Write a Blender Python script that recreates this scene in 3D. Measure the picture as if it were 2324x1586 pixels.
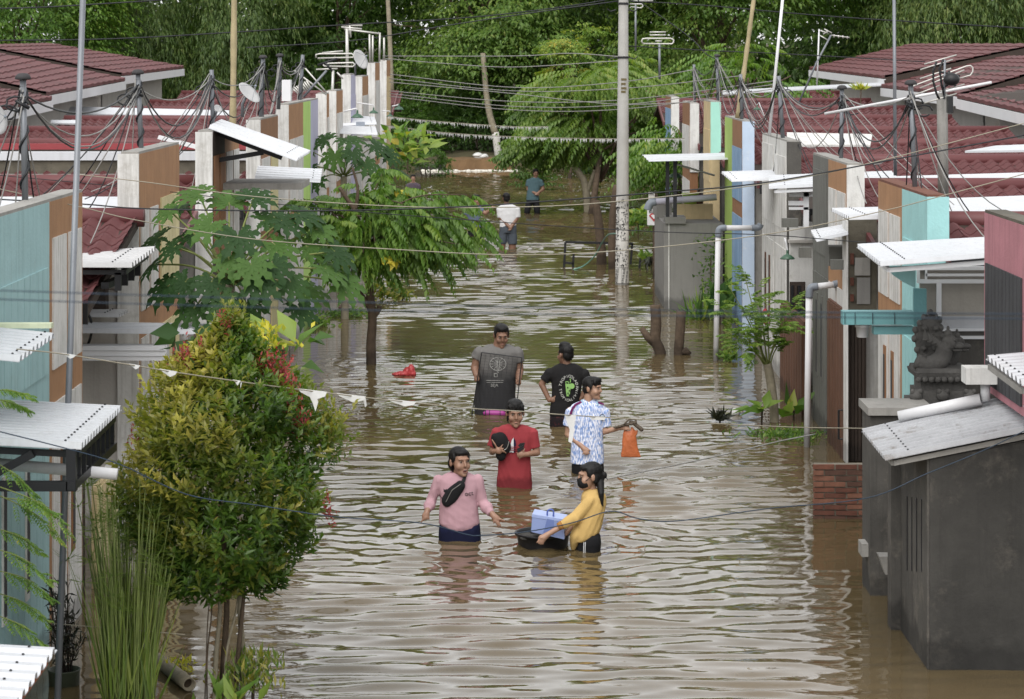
import bpy, bmesh, math, random
import numpy as np
from mathutils import Vector, Matrix, Euler

random.seed(7); np.random.seed(7)
for o in list(bpy.data.objects): bpy.data.objects.remove(o)
scene = bpy.context.scene
COL = scene.collection

# ---------------------------------------------------------------- camera
# metres; water surface z = 0; camera stands on a roof 4.15 m above the water
# and looks straight down the street (+Y).  F/PX/PY: focal length and
# principal point measured in the photograph (2324 px wide preview)
F, PX, PY, H = 5600.0, 1180.0, 135.0, 4.15
cam = bpy.data.cameras.new('camera'); camo = bpy.data.objects.new('camera', cam)
COL.objects.link(camo); scene.camera = camo
camo.location = (0, 0, H); camo.rotation_euler = (math.radians(90), 0, 0)
cam.sensor_width = 36; cam.sensor_fit = 'HORIZONTAL'
cam.lens = 36 * F / 2324
cam.shift_x = -(PX - 1162) / 2324
cam.shift_y = -(793 - PY) / 2324
cam.clip_start = 0.5; cam.clip_end = 3000
cam.dof.use_dof = True; cam.dof.focus_distance = 23; cam.dof.aperture_fstop = 9.0

# ---------------------------------------------------------------- sky, sun
world = bpy.data.worlds.new('World'); scene.world = world; world.use_nodes = True
nt = world.node_tree; nt.nodes.clear()
out = nt.nodes.new('ShaderNodeOutputWorld'); bg = nt.nodes.new('ShaderNodeBackground')
sky = nt.nodes.new('ShaderNodeTexSky'); sky.sky_type = 'NISHITA'; sky.sun_disc = False
SUN_EL, SUN_ROT = math.radians(50), math.radians(195)
sky.sun_elevation = SUN_EL; sky.sun_rotation = SUN_ROT
sky.air_density = 1.0; sky.dust_density = 1.5; sky.ozone_density = 1.0
hs = nt.nodes.new('ShaderNodeHueSaturation'); hs.inputs['Saturation'].default_value = 0.14
gm = nt.nodes.new('ShaderNodeGamma'); gm.inputs['Gamma'].default_value = 0.45   # cloud layer evens the sky out
nt.links.new(sky.outputs[0], hs.inputs['Color']); nt.links.new(hs.outputs[0], gm.inputs[0]); nt.links.new(gm.outputs[0], bg.inputs[0])
bg.inputs[1].default_value = 0.15
nt.links.new(bg.outputs[0], out.inputs[0])
sun = bpy.data.lights.new('sun', 'SUN'); suno = bpy.data.objects.new('sun', sun); COL.objects.link(suno)
sun.energy = 0.55; sun.angle = math.radians(60); sun.color = (1.0, 0.97, 0.93)
# sky rotation is measured from +Y towards +X
sd = Vector((math.sin(SUN_ROT) * math.cos(SUN_EL), math.cos(SUN_ROT) * math.cos(SUN_EL), math.sin(SUN_EL)))
suno.rotation_euler = sd.to_track_quat('Z', 'Y').to_euler(); suno.location = (0, -20, 40)
vs = scene.view_settings
vs.view_transform = 'Standard'; vs.look = 'None'; vs.exposure = 2.2; vs.gamma = 1.0
vs.use_curve_mapping = False
scene.render.engine = 'CYCLES'

# ---------------------------------------------------------------- helpers
def W(px, py, Y):                     # preview pixel at depth Y -> world point
    return Vector(((px - PX) * Y / F, Y, H - (py - PY) * Y / F))
def GY(py, z=0.0):                    # depth of a preview row on the plane z
    return F * (H - z) / (py - PY)
def G(px, py, z=0.0):
    return W(px, py, GY(py, z))
def YX(px, X):                        # depth where column px meets the plane x = X
    return F * X / (px - PX)
def S(r, g, b):                       # sRGB 0-255 -> linear
    f = lambda c: (c/12.92 if c <= .04045 else ((c+.055)/1.055)**2.4)
    return (f(r/255), f(g/255), f(b/255))

ORG = {}
class MB:
    def __init__(s): s.v = []; s.f = []; s.mi = []; s.cur = 0
    def add(s, vs, fs):
        o = len(s.v); s.v += [tuple(v) for v in vs]
        for f in fs: s.f.append(tuple(i + o for i in f)); s.mi.append(s.cur)
    def hexa(s, p):                   # 0-3 bottom ccw, 4-7 top
        s.add(p, [(3,2,1,0),(4,5,6,7),(0,1,5,4),(1,2,6,5),(2,3,7,6),(3,0,4,7)])
    def box(s, x0, x1, y0, y1, z0, z1):
        x0, x1 = min(x0,x1), max(x0,x1); y0, y1 = min(y0,y1), max(y0,y1); z0, z1 = min(z0,z1), max(z0,z1)
        s.hexa([(x0,y0,z0),(x1,y0,z0),(x1,y1,z0),(x0,y1,z0),(x0,y0,z1),(x1,y0,z1),(x1,y1,z1),(x0,y1,z1)])
    def bar(s, a, b, w, h=None, up=(0,0,1)):
        h = h or w; a = Vector(a); b = Vector(b); d = (b-a).normalized(); up = Vector(up)
        if abs(d.dot(up)) > .98: up = Vector((0,1,0))
        sx = d.cross(up).normalized(); sz = sx.cross(d).normalized()
        p = []
        for q in (a, b):
            for i, j in ((-1,-1),(1,-1),(1,1),(-1,1)): p.append(q + sx*(w/2*i) + sz*(h/2*j))
        s.add(p, [(3,2,1,0),(4,5,6,7),(0,1,5,4),(1,2,6,5),(2,3,7,6),(3,0,4,7)])
    def tube(s, pts, r, n=7, cap=True):
        pts = [Vector(p) for p in pts]; m = len(pts)
        rs = r if isinstance(r, (list, tuple)) else [r]*m
        vs = []; prev = None
        for i, p in enumerate(pts):
            d = (pts[min(i+1,m-1)] - pts[max(i-1,0)])
            d = d.normalized() if d.length > 1e-9 else Vector((0,0,1))
            if prev is None:
                u = Vector((0,0,1)) if abs(d.z) < .9 else Vector((1,0,0))
                sx = d.cross(u).normalized()
            else:
                sx = (prev - d*prev.dot(d)); sx = sx.normalized() if sx.length > 1e-6 else d.cross(Vector((0,0,1))).normalized()
            prev = sx; sy = d.cross(sx)
            for k in range(n):
                a = 2*math.pi*k/n; vs.append(p + (sx*math.cos(a) + sy*math.sin(a))*rs[i])
        fs = []
        for i in range(m-1):
            for k in range(n):
                k2 = (k+1) % n; fs.append((i*n+k, i*n+k2, (i+1)*n+k2, (i+1)*n+k))
        if cap: fs.append(tuple(range(n-1,-1,-1))); fs.append(tuple((m-1)*n+k for k in range(n)))
        s.add(vs, fs)
    def lathe(s, prof, c=(0,0,0), n=14, R=None):
        vs = []; fs = []; m = len(prof)
        for r, z in prof:
            for k in range(n):
                a = 2*math.pi*k/n; v = Vector((r*math.cos(a), r*math.sin(a), z))
                if R is not None: v = R @ v
                vs.append(v + Vector(c))
        for i in range(m-1):
            for k in range(n):
                k2 = (k+1) % n; fs.append((i*n+k, i*n+k2, (i+1)*n+k2, (i+1)*n+k))
        if prof[0][0] > 1e-6: fs.append(tuple(range(n-1,-1,-1)))
        if prof[-1][0] > 1e-6: fs.append(tuple((m-1)*n+k for k in range(n)))
        s.add(vs, fs)
    def prism(s, poly, vec):
        n = len(poly); vec = Vector(vec); a = [Vector(p) for p in poly]; b = [p+vec for p in a]
        fs = [tuple(range(n-1,-1,-1)), tuple(range(n,2*n))]
        for i in range(n): j = (i+1) % n; fs.append((i, j, n+j, n+i))
        s.add(a+b, fs)
    def corr(s, A, B, C, D, n, amp, t=.005):
        # corrugated sheet: ribs run A->B (and D->C); profile steps A->D
        A, B, C, D = map(Vector, (A, B, C, D)); N = (B-A).cross(D-A).normalized()
        if N.z < 0: N = -N
        prof = []
        for i in range(n):
            for fr, h in ((0,0),(.46,0),(.56,1),(.9,1)): prof.append(((i+fr)/n, h))
        prof.append((1,0)); k = len(prof); vs = []
        for off in (0, -t):
            for u in (0, 1):
                for v, h in prof:
                    P0 = A.lerp(D, v); P1 = B.lerp(C, v); vs.append((P1 if u else P0) + N*(h*amp+off))
        fs = []
        for i in range(k-1):
            fs.append((i, i+1, k+i+1, k+i)); fs.append((2*k+i, 3*k+i, 3*k+i+1, 2*k+i+1))
            fs.append((i, 2*k+i, 2*k+i+1, i+1)); fs.append((k+i, k+i+1, 3*k+i+1, 3*k+i))
        fs.append((0, k, 3*k, 2*k)); fs.append((k-1, 3*k-1, 4*k-1, 2*k-1))
        s.add(vs, fs)
    def ell(s, c, r, nu=12, nv=8, R=None):
        c = Vector(c); vs = []; fs = []
        for j in range(nv+1):
            t = math.pi*j/nv
            for i in range(nu):
                a = 2*math.pi*i/nu
                v = Vector((r[0]*math.sin(t)*math.cos(a), r[1]*math.sin(t)*math.sin(a), r[2]*math.cos(t)))
                if R is not None: v = R @ v
                vs.append(c+v)
        for j in range(nv):
            for i in range(nu):
                i2 = (i+1) % nu
                if j == 0: fs.append((i, (j+1)*nu+i, (j+1)*nu+i2))
                elif j == nv-1: fs.append((j*nu+i, (j+1)*nu+i, j*nu+i2))
                else: fs.append((j*nu+i, (j+1)*nu+i, (j+1)*nu+i2, j*nu+i2))
        s.add(vs, fs)
    def build(s, name, mat, parent=None, smooth=False, label=None):
        me = bpy.data.meshes.new(name)
        V = np.array(s.v, dtype=float).reshape(-1, 3)
        if parent is not None: org = ORG[parent.name]
        else:
            lo, hi = V.min(0), V.max(0); org = Vector(((lo[0]+hi[0])/2, (lo[1]+hi[1])/2, lo[2]))
        V = V - np.array(org)
        me.from_pydata(V.tolist(), [], s.f)
        mats = mat if isinstance(mat, (list, tuple)) else [mat]
        for m in mats: me.materials.append(m)
        if len(mats) > 1: me.polygons.foreach_set('material_index', s.mi)
        if smooth: me.polygons.foreach_set('use_smooth', [True]*len(me.polygons))
        me.update()
        o = bpy.data.objects.new(name, me); COL.objects.link(o)
        if parent is not None: o.parent = parent
        else: o.location = org
        ORG[o.name] = Vector(org)
        if label: o['label'] = label
        return o

def one(name, mat, fn, parent=None, smooth=False, label=None):
    m = MB(); fn(m); return m.build(name, mat, parent, smooth, label)
def tag(o, label, cat, group=None):
    o['label'] = label; o['category'] = cat
    if group: o['group'] = group
    return o
def thing(name, label, cat, loc, group=None):
    o = bpy.data.objects.new(name, None); COL.objects.link(o); o.empty_display_size = .1
    o.location = loc; ORG[o.name] = Vector(loc)
    return tag(o, label, cat, group)
def inst(src, name, parent, M):      # copy of a part sharing its mesh
    o = bpy.data.objects.new(name, src); COL.objects.link(o); o.parent = parent
    M = M.copy(); M.translation -= ORG[parent.name]; o.matrix_local = M
    return o

# ---------------------------------------------------------------- materials
MATS = {}
def mat(name, col, rough=.75, var=.18, sc=2.5, streak=0.0, scol=None, bump=.15, bsc=40, metal=0.0, spec=.35, dirt=0.0, dcol=(.05,.042,.03), wet=0.0):
    """weathered surface: mottled colour, vertical run-off streaks, fine relief"""
    if name in MATS: return MATS[name]
    lum = .3*col[0]+.59*col[1]+.11*col[2]; col = tuple(c*.88+lum*.12 for c in col)     # muted: hazy overcast light put into the colours
    col = tuple(c*.82 for c in col); dcol = tuple(c*.82 for c in dcol); scol = tuple(c*.82 for c in scol) if scol else None
    m = bpy.data.materials.new(name); m.use_nodes = True; n = m.node_tree.nodes; l = m.node_tree.links
    b = n['Principled BSDF']; b.inputs['Roughness'].default_value = rough; b.inputs['Metallic'].default_value = metal
    b.inputs['Specular IOR Level'].default_value = spec
    tc = n.new('ShaderNodeTexCoord')
    nz = n.new('ShaderNodeTexNoise'); nz.inputs['Scale'].default_value = sc; nz.inputs['Detail'].default_value = 6; nz.inputs['Roughness'].default_value = .65
    l.new(tc.outputs['Object'], nz.inputs['Vector'])
    rp = n.new('ShaderNodeMapRange'); rp.inputs[1].default_value = .3; rp.inputs[2].default_value = .7
    rp.inputs[3].default_value = 1-var; rp.inputs[4].default_value = 1+var*.6
    l.new(nz.outputs[0], rp.inputs[0])
    mul = n.new('ShaderNodeVectorMath'); mul.operation = 'SCALE'; mul.inputs[0].default_value = col
    l.new(rp.outputs[0], mul.inputs['Scale']); cur = mul.outputs[0]
    if streak > 0:
        mp = n.new('ShaderNodeMapping'); mp.inputs['Scale'].default_value = (9, 9, .55); l.new(tc.outputs['Object'], mp.inputs[0])
        n2 = n.new('ShaderNodeTexNoise'); n2.inputs['Scale'].default_value = 1.6; n2.inputs['Detail'].default_value = 7; n2.inputs['Roughness'].default_value = .7
        l.new(mp.outputs[0], n2.inputs['Vector'])
        r2 = n.new('ShaderNodeMapRange'); r2.inputs[1].default_value = .5; r2.inputs[2].default_value = .72; r2.inputs[4].default_value = streak
        l.new(n2.outputs[0], r2.inputs[0])
        mx = n.new('ShaderNodeMix'); mx.data_type = 'RGBA'; l.new(r2.outputs[0], mx.inputs[0]); l.new(cur, mx.inputs[6])
        mx.inputs[7].default_value = (*(scol or tuple(c*.35 for c in col)), 1); cur = mx.outputs[2]
    if dirt > 0:
        n3 = n.new('ShaderNodeTexNoise'); n3.inputs['Scale'].default_value = sc*2.3; n3.inputs['Detail'].default_value = 9; n3.inputs['Roughness'].default_value = .75
        l.new(tc.outputs['Object'], n3.inputs['Vector'])
        r3 = n.new('ShaderNodeMapRange'); r3.inputs[1].default_value = .54; r3.inputs[2].default_value = .68; r3.inputs[4].default_value = dirt
        l.new(n3.outputs[0], r3.inputs[0])
        mx = n.new('ShaderNodeMix'); mx.data_type = 'RGBA'; l.new(r3.outputs[0], mx.inputs[0]); l.new(cur, mx.inputs[6])
        mx.inputs[7].default_value = (*dcol, 1); cur = mx.outputs[2]
    if streak > 0 or wet > 0:          # soaked band just above the flood line
        ge = n.new('ShaderNodeNewGeometry'); sx = n.new('ShaderNodeSeparateXYZ'); l.new(ge.outputs['Position'], sx.inputs[0])
        nw = n.new('ShaderNodeTexNoise'); nw.inputs['Scale'].default_value = 5 if wet == 0 else 14; nw.inputs['Detail'].default_value = 4; l.new(ge.outputs['Position'], nw.inputs['Vector'])
        mw = n.new('ShaderNodeMath'); mw.operation = 'MULTIPLY_ADD'; mw.inputs[1].default_value = -.3 if wet == 0 else -.16; l.new(nw.outputs[0], mw.inputs[0]); l.new(sx.outputs['Z'], mw.inputs[2])
        rw = n.new('ShaderNodeMapRange'); rw.inputs[1].default_value = .0 if wet == 0 else -.02; rw.inputs[2].default_value = .07 if wet == 0 else .05; rw.inputs[3].default_value = .55; rw.inputs[4].default_value = 1
        l.new(mw.outputs[0], rw.inputs[0]); ml = n.new('ShaderNodeVectorMath'); ml.operation = 'SCALE'; l.new(cur, ml.inputs[0]); l.new(rw.outputs[0], ml.inputs['Scale']); cur = ml.outputs[0]
    l.new(cur, b.inputs['Base Color'])
    if bump > 0:
        n4 = n.new('ShaderNodeTexNoise'); n4.inputs['Scale'].default_value = bsc; n4.inputs['Detail'].default_value = 4
        l.new(tc.outputs['Object'], n4.inputs['Vector'])
        bp = n.new('ShaderNodeBump'); bp.inputs['Strength'].default_value = bump; bp.inputs['Distance'].default_value = .02
        l.new(n4.outputs[0], bp.inputs['Height']); l.new(bp.outputs[0], b.inputs['Normal'])
    MATS[name] = m; return m

def leafmat(name, cols, trans=.35, rough=.45, spec=.4):
    """leaf: colour from the per-leaf attribute 'tone' (0..1 picks along cols)"""
    if name in MATS: return MATS[name]
    m = bpy.data.materials.new(name); m.use_nodes = True; n = m.node_tree.nodes; l = m.node_tree.links
    b = n['Principled BSDF']; b.inputs['Roughness'].default_value = rough; b.inputs['Specular IOR Level'].default_value = spec
    at = n.new('ShaderNodeAttribute'); at.attribute_name = 'tone'
    cr = n.new('ShaderNodeValToRGB'); e = cr.color_ramp.elements
    e[0].color = (*cols[0], 1); e[1].color = (*cols[-1], 1)
    for i, c in enumerate(cols[1:-1], 1):
        x = e.new(i/(len(cols)-1)); x.color = (*c, 1)
    l.new(at.outputs['Fac'], cr.inputs[0]); l.new(cr.outputs[0], b.inputs['Base Color'])
    t = n.new('ShaderNodeBsdfTranslucent'); br = n.new('ShaderNodeVectorMath'); br.operation = 'MULTIPLY'
    br.inputs[1].default_value = (1.25, 1.45, .6); l.new(cr.outputs[0], br.inputs[0]); l.new(br.outputs[0], t.inputs[0])
    mx = n.new('ShaderNodeMixShader'); mx.inputs[0].default_value = trans
    l.new(b.outputs[0], mx.inputs[1]); l.new(t.outputs[0], mx.inputs[2]); l.new(mx.outputs[0], n['Material Output'].inputs[0])
    MATS[name] = m; return m

WHITE = mat('white_paint', (.74,.73,.70), streak=.55, scol=(.22,.20,.17), dirt=.35, dcol=(.28,.25,.2))
WHITE2 = mat('white_trim', (.80,.81,.83), rough=.5, var=.05, bump=.03)
PLANKW = mat('white_planks', (.72,.71,.68), streak=.75, scol=(.25,.22,.18), sc=3, dirt=.2, dcol=(.3,.24,.17))
BROWN = mat('ochre_paint', S(176,128,84), streak=.45, var=.16, dirt=.25, dcol=S(120,92,66))
BROWN2 = mat('brown_paint', S(150,104,66), streak=.3)
BLUE = mat('pale_blue_paint', S(160,200,203), var=.1, dirt=.3, dcol=S(150,168,164), streak=.45, scol=S(110,140,140))
AQUA = mat('aqua_paint', S(158,214,214), var=.1, dirt=.3, dcol=S(140,176,172), streak=.35, scol=S(120,160,160))
AQUA2 = mat('aqua_gutter_paint', S(110,172,176), var=.08, rough=.5)
PINK = mat('pink_paint', S(190,122,132), var=.14, dirt=.3, dcol=S(140,100,104), streak=.55, scol=S(120,80,85))
BEIGE = mat('beige_plaster', S(190,185,178), var=.1, streak=.3, scol=S(130,125,118))
POLEC = mat('pole_concrete', S(182,180,175), var=.14, streak=.3, scol=S(140,136,128), dirt=.25, dcol=S(150,146,140))
CONC = mat('concrete_grey', S(158,155,149), var=.2, streak=.35, dirt=.3, dcol=S(90,88,84))
CONCD = mat('concrete_dark', S(88,85,80), var=.5, sc=1.3, streak=.55, scol=S(50,48,46), dirt=.6, dcol=S(126,120,110))
PLASTER = mat('grey_plaster', S(138,136,132), var=.14, sc=1.5, streak=.25, dirt=.2, dcol=S(110,108,104))
MOSS = mat('mossy_plaster', S(96,90,76), var=.45, sc=3, dirt=.6, dcol=S(52,50,40))
GREYP = mat('grey_planks', S(112,112,106), var=.15, streak=.5, scol=S(60,60,56))
DARKP = mat('charcoal_planks', S(66,66,69), var=.25, streak=.6, scol=S(30,30,31))
TAN = mat('tan_paint', S(214,190,140), streak=.3)
YELLOW = mat('pale_yellow_paint', S(216,204,150), streak=.35, scol=S(150,125,70))
MINT = mat('mint_paint', S(165,228,208), var=.06)
LIME = mat('lime_paint', S(160,190,80), var=.1, streak=.3)
LIME2 = mat('bright_lime_paint', S(185,225,110), var=.1, streak=.3)
LILAC = mat('lilac_paint', S(190,188,214), var=.08, streak=.2)
SKYB = mat('cloud_blue_paint', S(196,216,240), var=.1, dirt=.5, dcol=S(235,238,242))
SKYP = mat('blue_planks', S(120,158,196), streak=.4, scol=S(210,215,220))
WOODB = mat('brown_wood', S(112,74,52), streak=.6, scol=S(60,38,26), sc=4)
WOODD = mat('dark_wood', S(62,50,42), streak=.5, sc=4)
TILE = mat('maroon_roof_tile', S(106,56,57), rough=.66, var=.34, sc=1.7, dirt=.55, dcol=S(78,58,54), bump=.08)
RIDGE = mat('maroon_ridge', S(108,57,58), rough=.5, var=.12, sc=2, bump=.05)
REDF = mat('red_fascia', S(160,60,66), rough=.5, var=.1)
GALV = mat('white_metal_sheet', S(206,209,214), rough=.38, var=.06, sc=1.2, bump=.02, streak=.45, scol=S(176,176,176), spec=.5, dirt=.25, dcol=S(170,166,158))
GALVG = mat('grey_metal_sheet', S(196,196,197), rough=.45, var=.12, sc=1.4, bump=.03, streak=.25, scol=S(150,150,150))
GALVR = mat('stained_metal_sheet', S(180,182,186), rough=.45, var=.2, sc=2, bump=.04, dirt=.75, dcol=S(118,108,98), streak=.3)
BLACK = mat('black_metal', S(34,35,38), rough=.45, var=.2, bump=.02)
STEEL = mat('grey_steel_pipe', S(128,132,138), rough=.4, var=.12, metal=.3, bump=.02)
PVC = mat('white_pvc', S(224,224,226), rough=.35, var=.05, bump=0, streak=.15, scol=S(170,165,155))
PVCG = mat('grey_pvc', S(128,136,146), rough=.4, var=.05, bump=0)
WIRE = mat('black_cable', S(36,38,42), rough=.5, var=.1, bump=0)
WIREG = mat('grey_cable', S(150,148,144), rough=.6, var=.1, bump=0)
WIREB = mat('blue_cable', S(40,58,76), rough=.5, var=.1, bump=0)
ROPE = mat('straw_rope', S(156,149,130), rough=.8, var=.15, bump=0)
ALU = mat('aluminium_rod', S(205,203,196), rough=.35, var=.1, metal=.4, bump=0)
BAMBOO = mat('bamboo_pole', S(176,160,118), rough=.5, var=.25, sc=5)
BRICK = [mat('brick_%d' % i, c, var=.3, sc=14, rough=.9, dirt=.4, dcol=S(84,72,62)) for i, c in enumerate((S(120,72,54), S(104,62,48), S(130,84,64), S(92,62,50)))]
MORTAR = mat('mortar', S(128,120,106), var=.3, sc=12, rough=.95, dirt=.4, dcol=S(72,68,56))
STONE = mat('carved_stone', S(88,86,83), var=.35, sc=5, rough=.85, streak=.3, scol=S(44,44,42), bump=.4, bsc=60)
BARK = mat('bark', S(96,80,64), var=.35, sc=9, rough=.95, bump=.6, bsc=30, streak=.4, scol=S(52,42,34))
BARKG = mat('pale_bark', S(150,140,118), var=.3, sc=8, rough=.9, bump=.5, bsc=25)
LIMEW = mat('whitewashed_bark', S(205,202,194), var=.25, sc=6, dirt=.6, dcol=S(110,102,90))
GREENL = mat('green_enamel', S(64,98,76), rough=.35, var=.1, bump=0)
PAPER = mat('poster_paper', S(214,212,206), var=.15, sc=6, dirt=.3, dcol=S(150,146,138))
INK = mat('black_ink', S(36,36,38), var=.1, bump=0)
MUD = mat('mud', S(128,98,64), var=.25, sc=1.5, rough=.9)
EARTH = mat('earth', S(82,76,50), var=.35, sc=.8, rough=.95)
PLASTIC_W = mat('white_plastic_film', S(222,222,220), rough=.4, var=.1, bump=.1)

# ================================================================ SETTING
def struct(o): o['kind'] = 'structure'; return o

def grid_mesh(name, X, Y, Z, m, smooth=True):
    ny, nx = X.shape
    V = np.stack([X, Y, Z], -1).reshape(-1, 3)
    i = np.arange(ny*nx).reshape(ny, nx)
    q = np.stack([i[:-1,:-1], i[:-1,1:], i[1:,1:], i[1:,:-1]], -1).reshape(-1, 4)
    me = bpy.data.meshes.new(name)
    me.vertices.add(len(V)); me.vertices.foreach_set('co', V.ravel())
    me.loops.add(q.size); me.loops.foreach_set('vertex_index', q.ravel())
    me.polygons.add(len(q)); me.polygons.foreach_set('loop_start', np.arange(0, q.size, 4))
    me.polygons.foreach_set('loop_total', np.full(len(q), 4))
    me.polygons.foreach_set('use_smooth', np.full(len(q), smooth))
    me.update(calc_edges=True); me.validate(); me.materials.append(m)
    o = bpy.data.objects.new(name, me); COL.objects.link(o); ORG[o.name] = Vector((0,0,0)); return o

# ground: one sheet to the horizon, flooded bed near, bank and woodland floor far
def ground_h(x, y):
    z = np.interp(y, [-50, 20, 50, 80, 91.5, 92.6, 110, 160, 400, 2500], [-.8, -.78, -.5, -.22, -.12, .40, .8, 1.6, 5, 20])
    return z
xs = np.concatenate([np.linspace(-900, -40, 12), np.linspace(-36, 36, 60), np.linspace(40, 900, 12)])
ys = np.concatenate([np.linspace(-60, 85, 40), np.linspace(86, 100, 60), np.linspace(104, 400, 30), np.linspace(450, 2500, 12)])
gx, gy = np.meshgrid(xs, ys)
gz = ground_h(gx, gy) + np.where(gy > 93, np.sin(gx*1.3+gy*.7)*.06 + np.sin(gx*.41-gy*.3)*.08, 0)
struct(grid_mesh('ground', gx, gy, gz, EARTH))

# flood water ---------------------------------------------------------------
PEOPLE_XY = []   # filled with the waders' places (ripples start there)
for px, py, a in ((1043,1223,1.0),(1330,1248,1.0),(1230,1248,.8),(1167,1104,1.2),(1334,1078,1.2),(1122,936,1.3),(1285,966,1.0),
                  (1152,566,1.2),(1208,484,1.2),(1075,545,.9),(1412,645,.7),(843,825,.6)):
    p = G(px, py); PEOPLE_XY.append((p.x, p.y, a))
def wave_height(x, y):
    rng = np.random.RandomState(11)
    z = np.zeros_like(x)
    # low-frequency gusts: where the ripple train is strong or weak
    gust = .62 + .26*np.sin(.55*x + .31*y + 1.0) * np.sin(.19*y - .2*x) + .22*np.sin(.83*y + .6*np.sin(.7*x))
    gust = np.clip(gust, .3, 1.15)
    # sheltered strips along the house fronts on both sides
    edge_r = 1/(1+np.exp((x - np.interp(y, [15,20,24,40,60], [1.9,2.25,2.7,3.0,3.2]))/.12))
    edge_l = 1/(1+np.exp((-x - np.interp(y, [15,18,20,24,40,60], [1.35,1.7,2.2,2.5,2.6,3.0]))/.14))
    lee = .22 + .78*edge_r*edge_l
    smooth_mid = 1 - .5*np.exp(-((y-36)/7)**2)          # glassier reach before the trees
    rough_far = 1 + .7*np.clip((y-50)/8, 0, 1)
    amp = gust*lee*smooth_mid*rough_far*np.interp(y, [13,16,23], [.5,.6,1.0])
    for lam, n, slope, spread in ((1.5,5,.010,.4),(.7,7,.022,.3),(.38,10,.046,.2),(.26,14,.078,.17),(.185,10,.040,.28),(.12,10,.018,.7)):
        for _ in range(n):
            L = lam*rng.uniform(.84, 1.18); k = 2*math.pi/L
            a = rng.normal(0, spread); ph = rng.uniform(0, 6.28)
            kx, ky = k*math.sin(a), k*math.cos(a)
            # slow phase wander breaks the parallel crests
            w = ph + .5*np.sin(.9*x*rng.uniform(.5,1.2) + rng.uniform(0,6)) + .5*np.sin(.6*y*rng.uniform(.5,1.2) + rng.uniform(0,6))
            z += slope/k*1.25/math.sqrt(n)*2.3*np.sin(kx*x + ky*y + w)
    z *= amp
    for (cx, cy, a) in PEOPLE_XY:
        r = np.sqrt((x-cx)**2 + (y-cy)**2)
        z += a*.013*np.exp(-r/.9)*np.sin(2*math.pi*r/.26)*np.clip(r/.25, 0, 1)
    return z
wx = np.concatenate([np.linspace(-16, -5.2, 14), np.arange(-5, 5.01, .065), np.linspace(5.2, 16, 14)])
ywr = [9.0]
while ywr[-1] < 92.3: ywr.append(ywr[-1] + max(.022, ywr[-1]*.00150))
WXg, WYg = np.meshgrid(wx, np.array(ywr))
WZ = wave_height(WXg, WYg) * np.where(np.abs(WXg) > 5.1, .2, 1)
wm = bpy.data.materials.new('muddy_water'); wm.use_nodes = True; n = wm.node_tree.nodes; l = wm.node_tree.links
b = n['Principled BSDF']; b.inputs['Roughness'].default_value = .02; b.inputs['IOR'].default_value = 1.7
b.inputs['Specular IOR Level'].default_value = .5
tc = n.new('ShaderNodeTexCoord'); nz = n.new('ShaderNodeTexNoise'); nz.inputs['Scale'].default_value = .35; nz.inputs['Detail'].default_value = 5
l.new(tc.outputs['Object'], nz.inputs['Vector'])
cr = n.new('ShaderNodeValToRGB'); e = cr.color_ramp.elements
e[0].position = .35; e[0].color = (*S(78,68,46), 1); e[1].position = .68; e[1].color = (*S(96,82,58), 1)
l.new(nz.outputs[0], cr.inputs[0]); l.new(cr.outputs[0], b.inputs['Base Color'])
n2 = n.new('ShaderNodeTexNoise'); n2.inputs['Scale'].default_value = 9; n2.inputs['Detail'].default_value = 3
mp = n.new('ShaderNodeMapping'); mp.inputs['Scale'].default_value = (.6, 1.5, 1)
l.new(tc.outputs['Object'], mp.inputs[0]); l.new(mp.outputs[0], n2.inputs['Vector'])
bp = n.new('ShaderNodeBump'); bp.inputs['Strength'].default_value = .06; bp.inputs['Distance'].default_value = .02
l.new(n2.outputs[0], bp.inputs['Height']); l.new(bp.outputs[0], b.inputs['Normal'])
struct(grid_mesh('water', WXg, WYg, WZ, wm))

# broken concrete kerb and foam line where the road climbs out of the water
def rough_block(x0, x1, y0, y1, z0, z1, seed=0, n=9):
    rng = random.Random(seed); m = MB(); k = n
    xs_ = [x0 + (x1-x0)*i/k for i in range(k+1)]
    j = lambda s: rng.uniform(-s, s)
    top = [(x, y0+.05+j(.04), z1+j(.03)) for x in xs_]; tb = [(x, y1, z1+.03+j(.02)) for x in xs_]; bot = [(x, y0+j(.03), z0) for x in xs_]; bb = [(x, y1, z0) for x in xs_]
    v = top+tb+bot+bb; s = k+1; fs = []
    for i in range(k):
        fs += [(i, i+1, s+i+1, s+i), (2*s+i, 2*s+i+1, i+1, i), (s+i, s+i+1, 3*s+i+1, 3*s+i)]
    fs += [(0, s, 3*s, 2*s), (k, 2*s+k, 3*s+k, s+k)]
    m.add(v, fs); return m
tag(rough_block(-2.75, -.3, 91.6, 93.4, -.2, .43, 3).build('retaining_kerb', MUD), 'low brown mud-stained kerb at the far end of the street', 'kerb')
tag(rough_block(-3.9, -2.8, 91.8, 93.4, -.2, .24, 4).build('retaining_kerb', CONCD), 'dark grey kerb at the far end left of the brown kerb', 'kerb')
FOAM = mat('foam', S(226,220,208), var=.15, sc=6, rough=.6)
m = MB(); rng = random.Random(5)
for i in range(60):
    x = -3.6 + 3.6*i/60 + rng.uniform(-.03,.03); m.ell((x, 91.45+rng.uniform(-.12,.1), .01), (.09*rng.uniform(.6,1.5), .07, .05*rng.uniform(.5,1.6)), 7, 5)
o = m.build('foam', FOAM, smooth=True); o['kind'] = 'stuff'; o['label'] = 'white foam line below the far kerb'

# ================================================================ HOUSES
XL, XR = 3.3, 3.4
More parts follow.
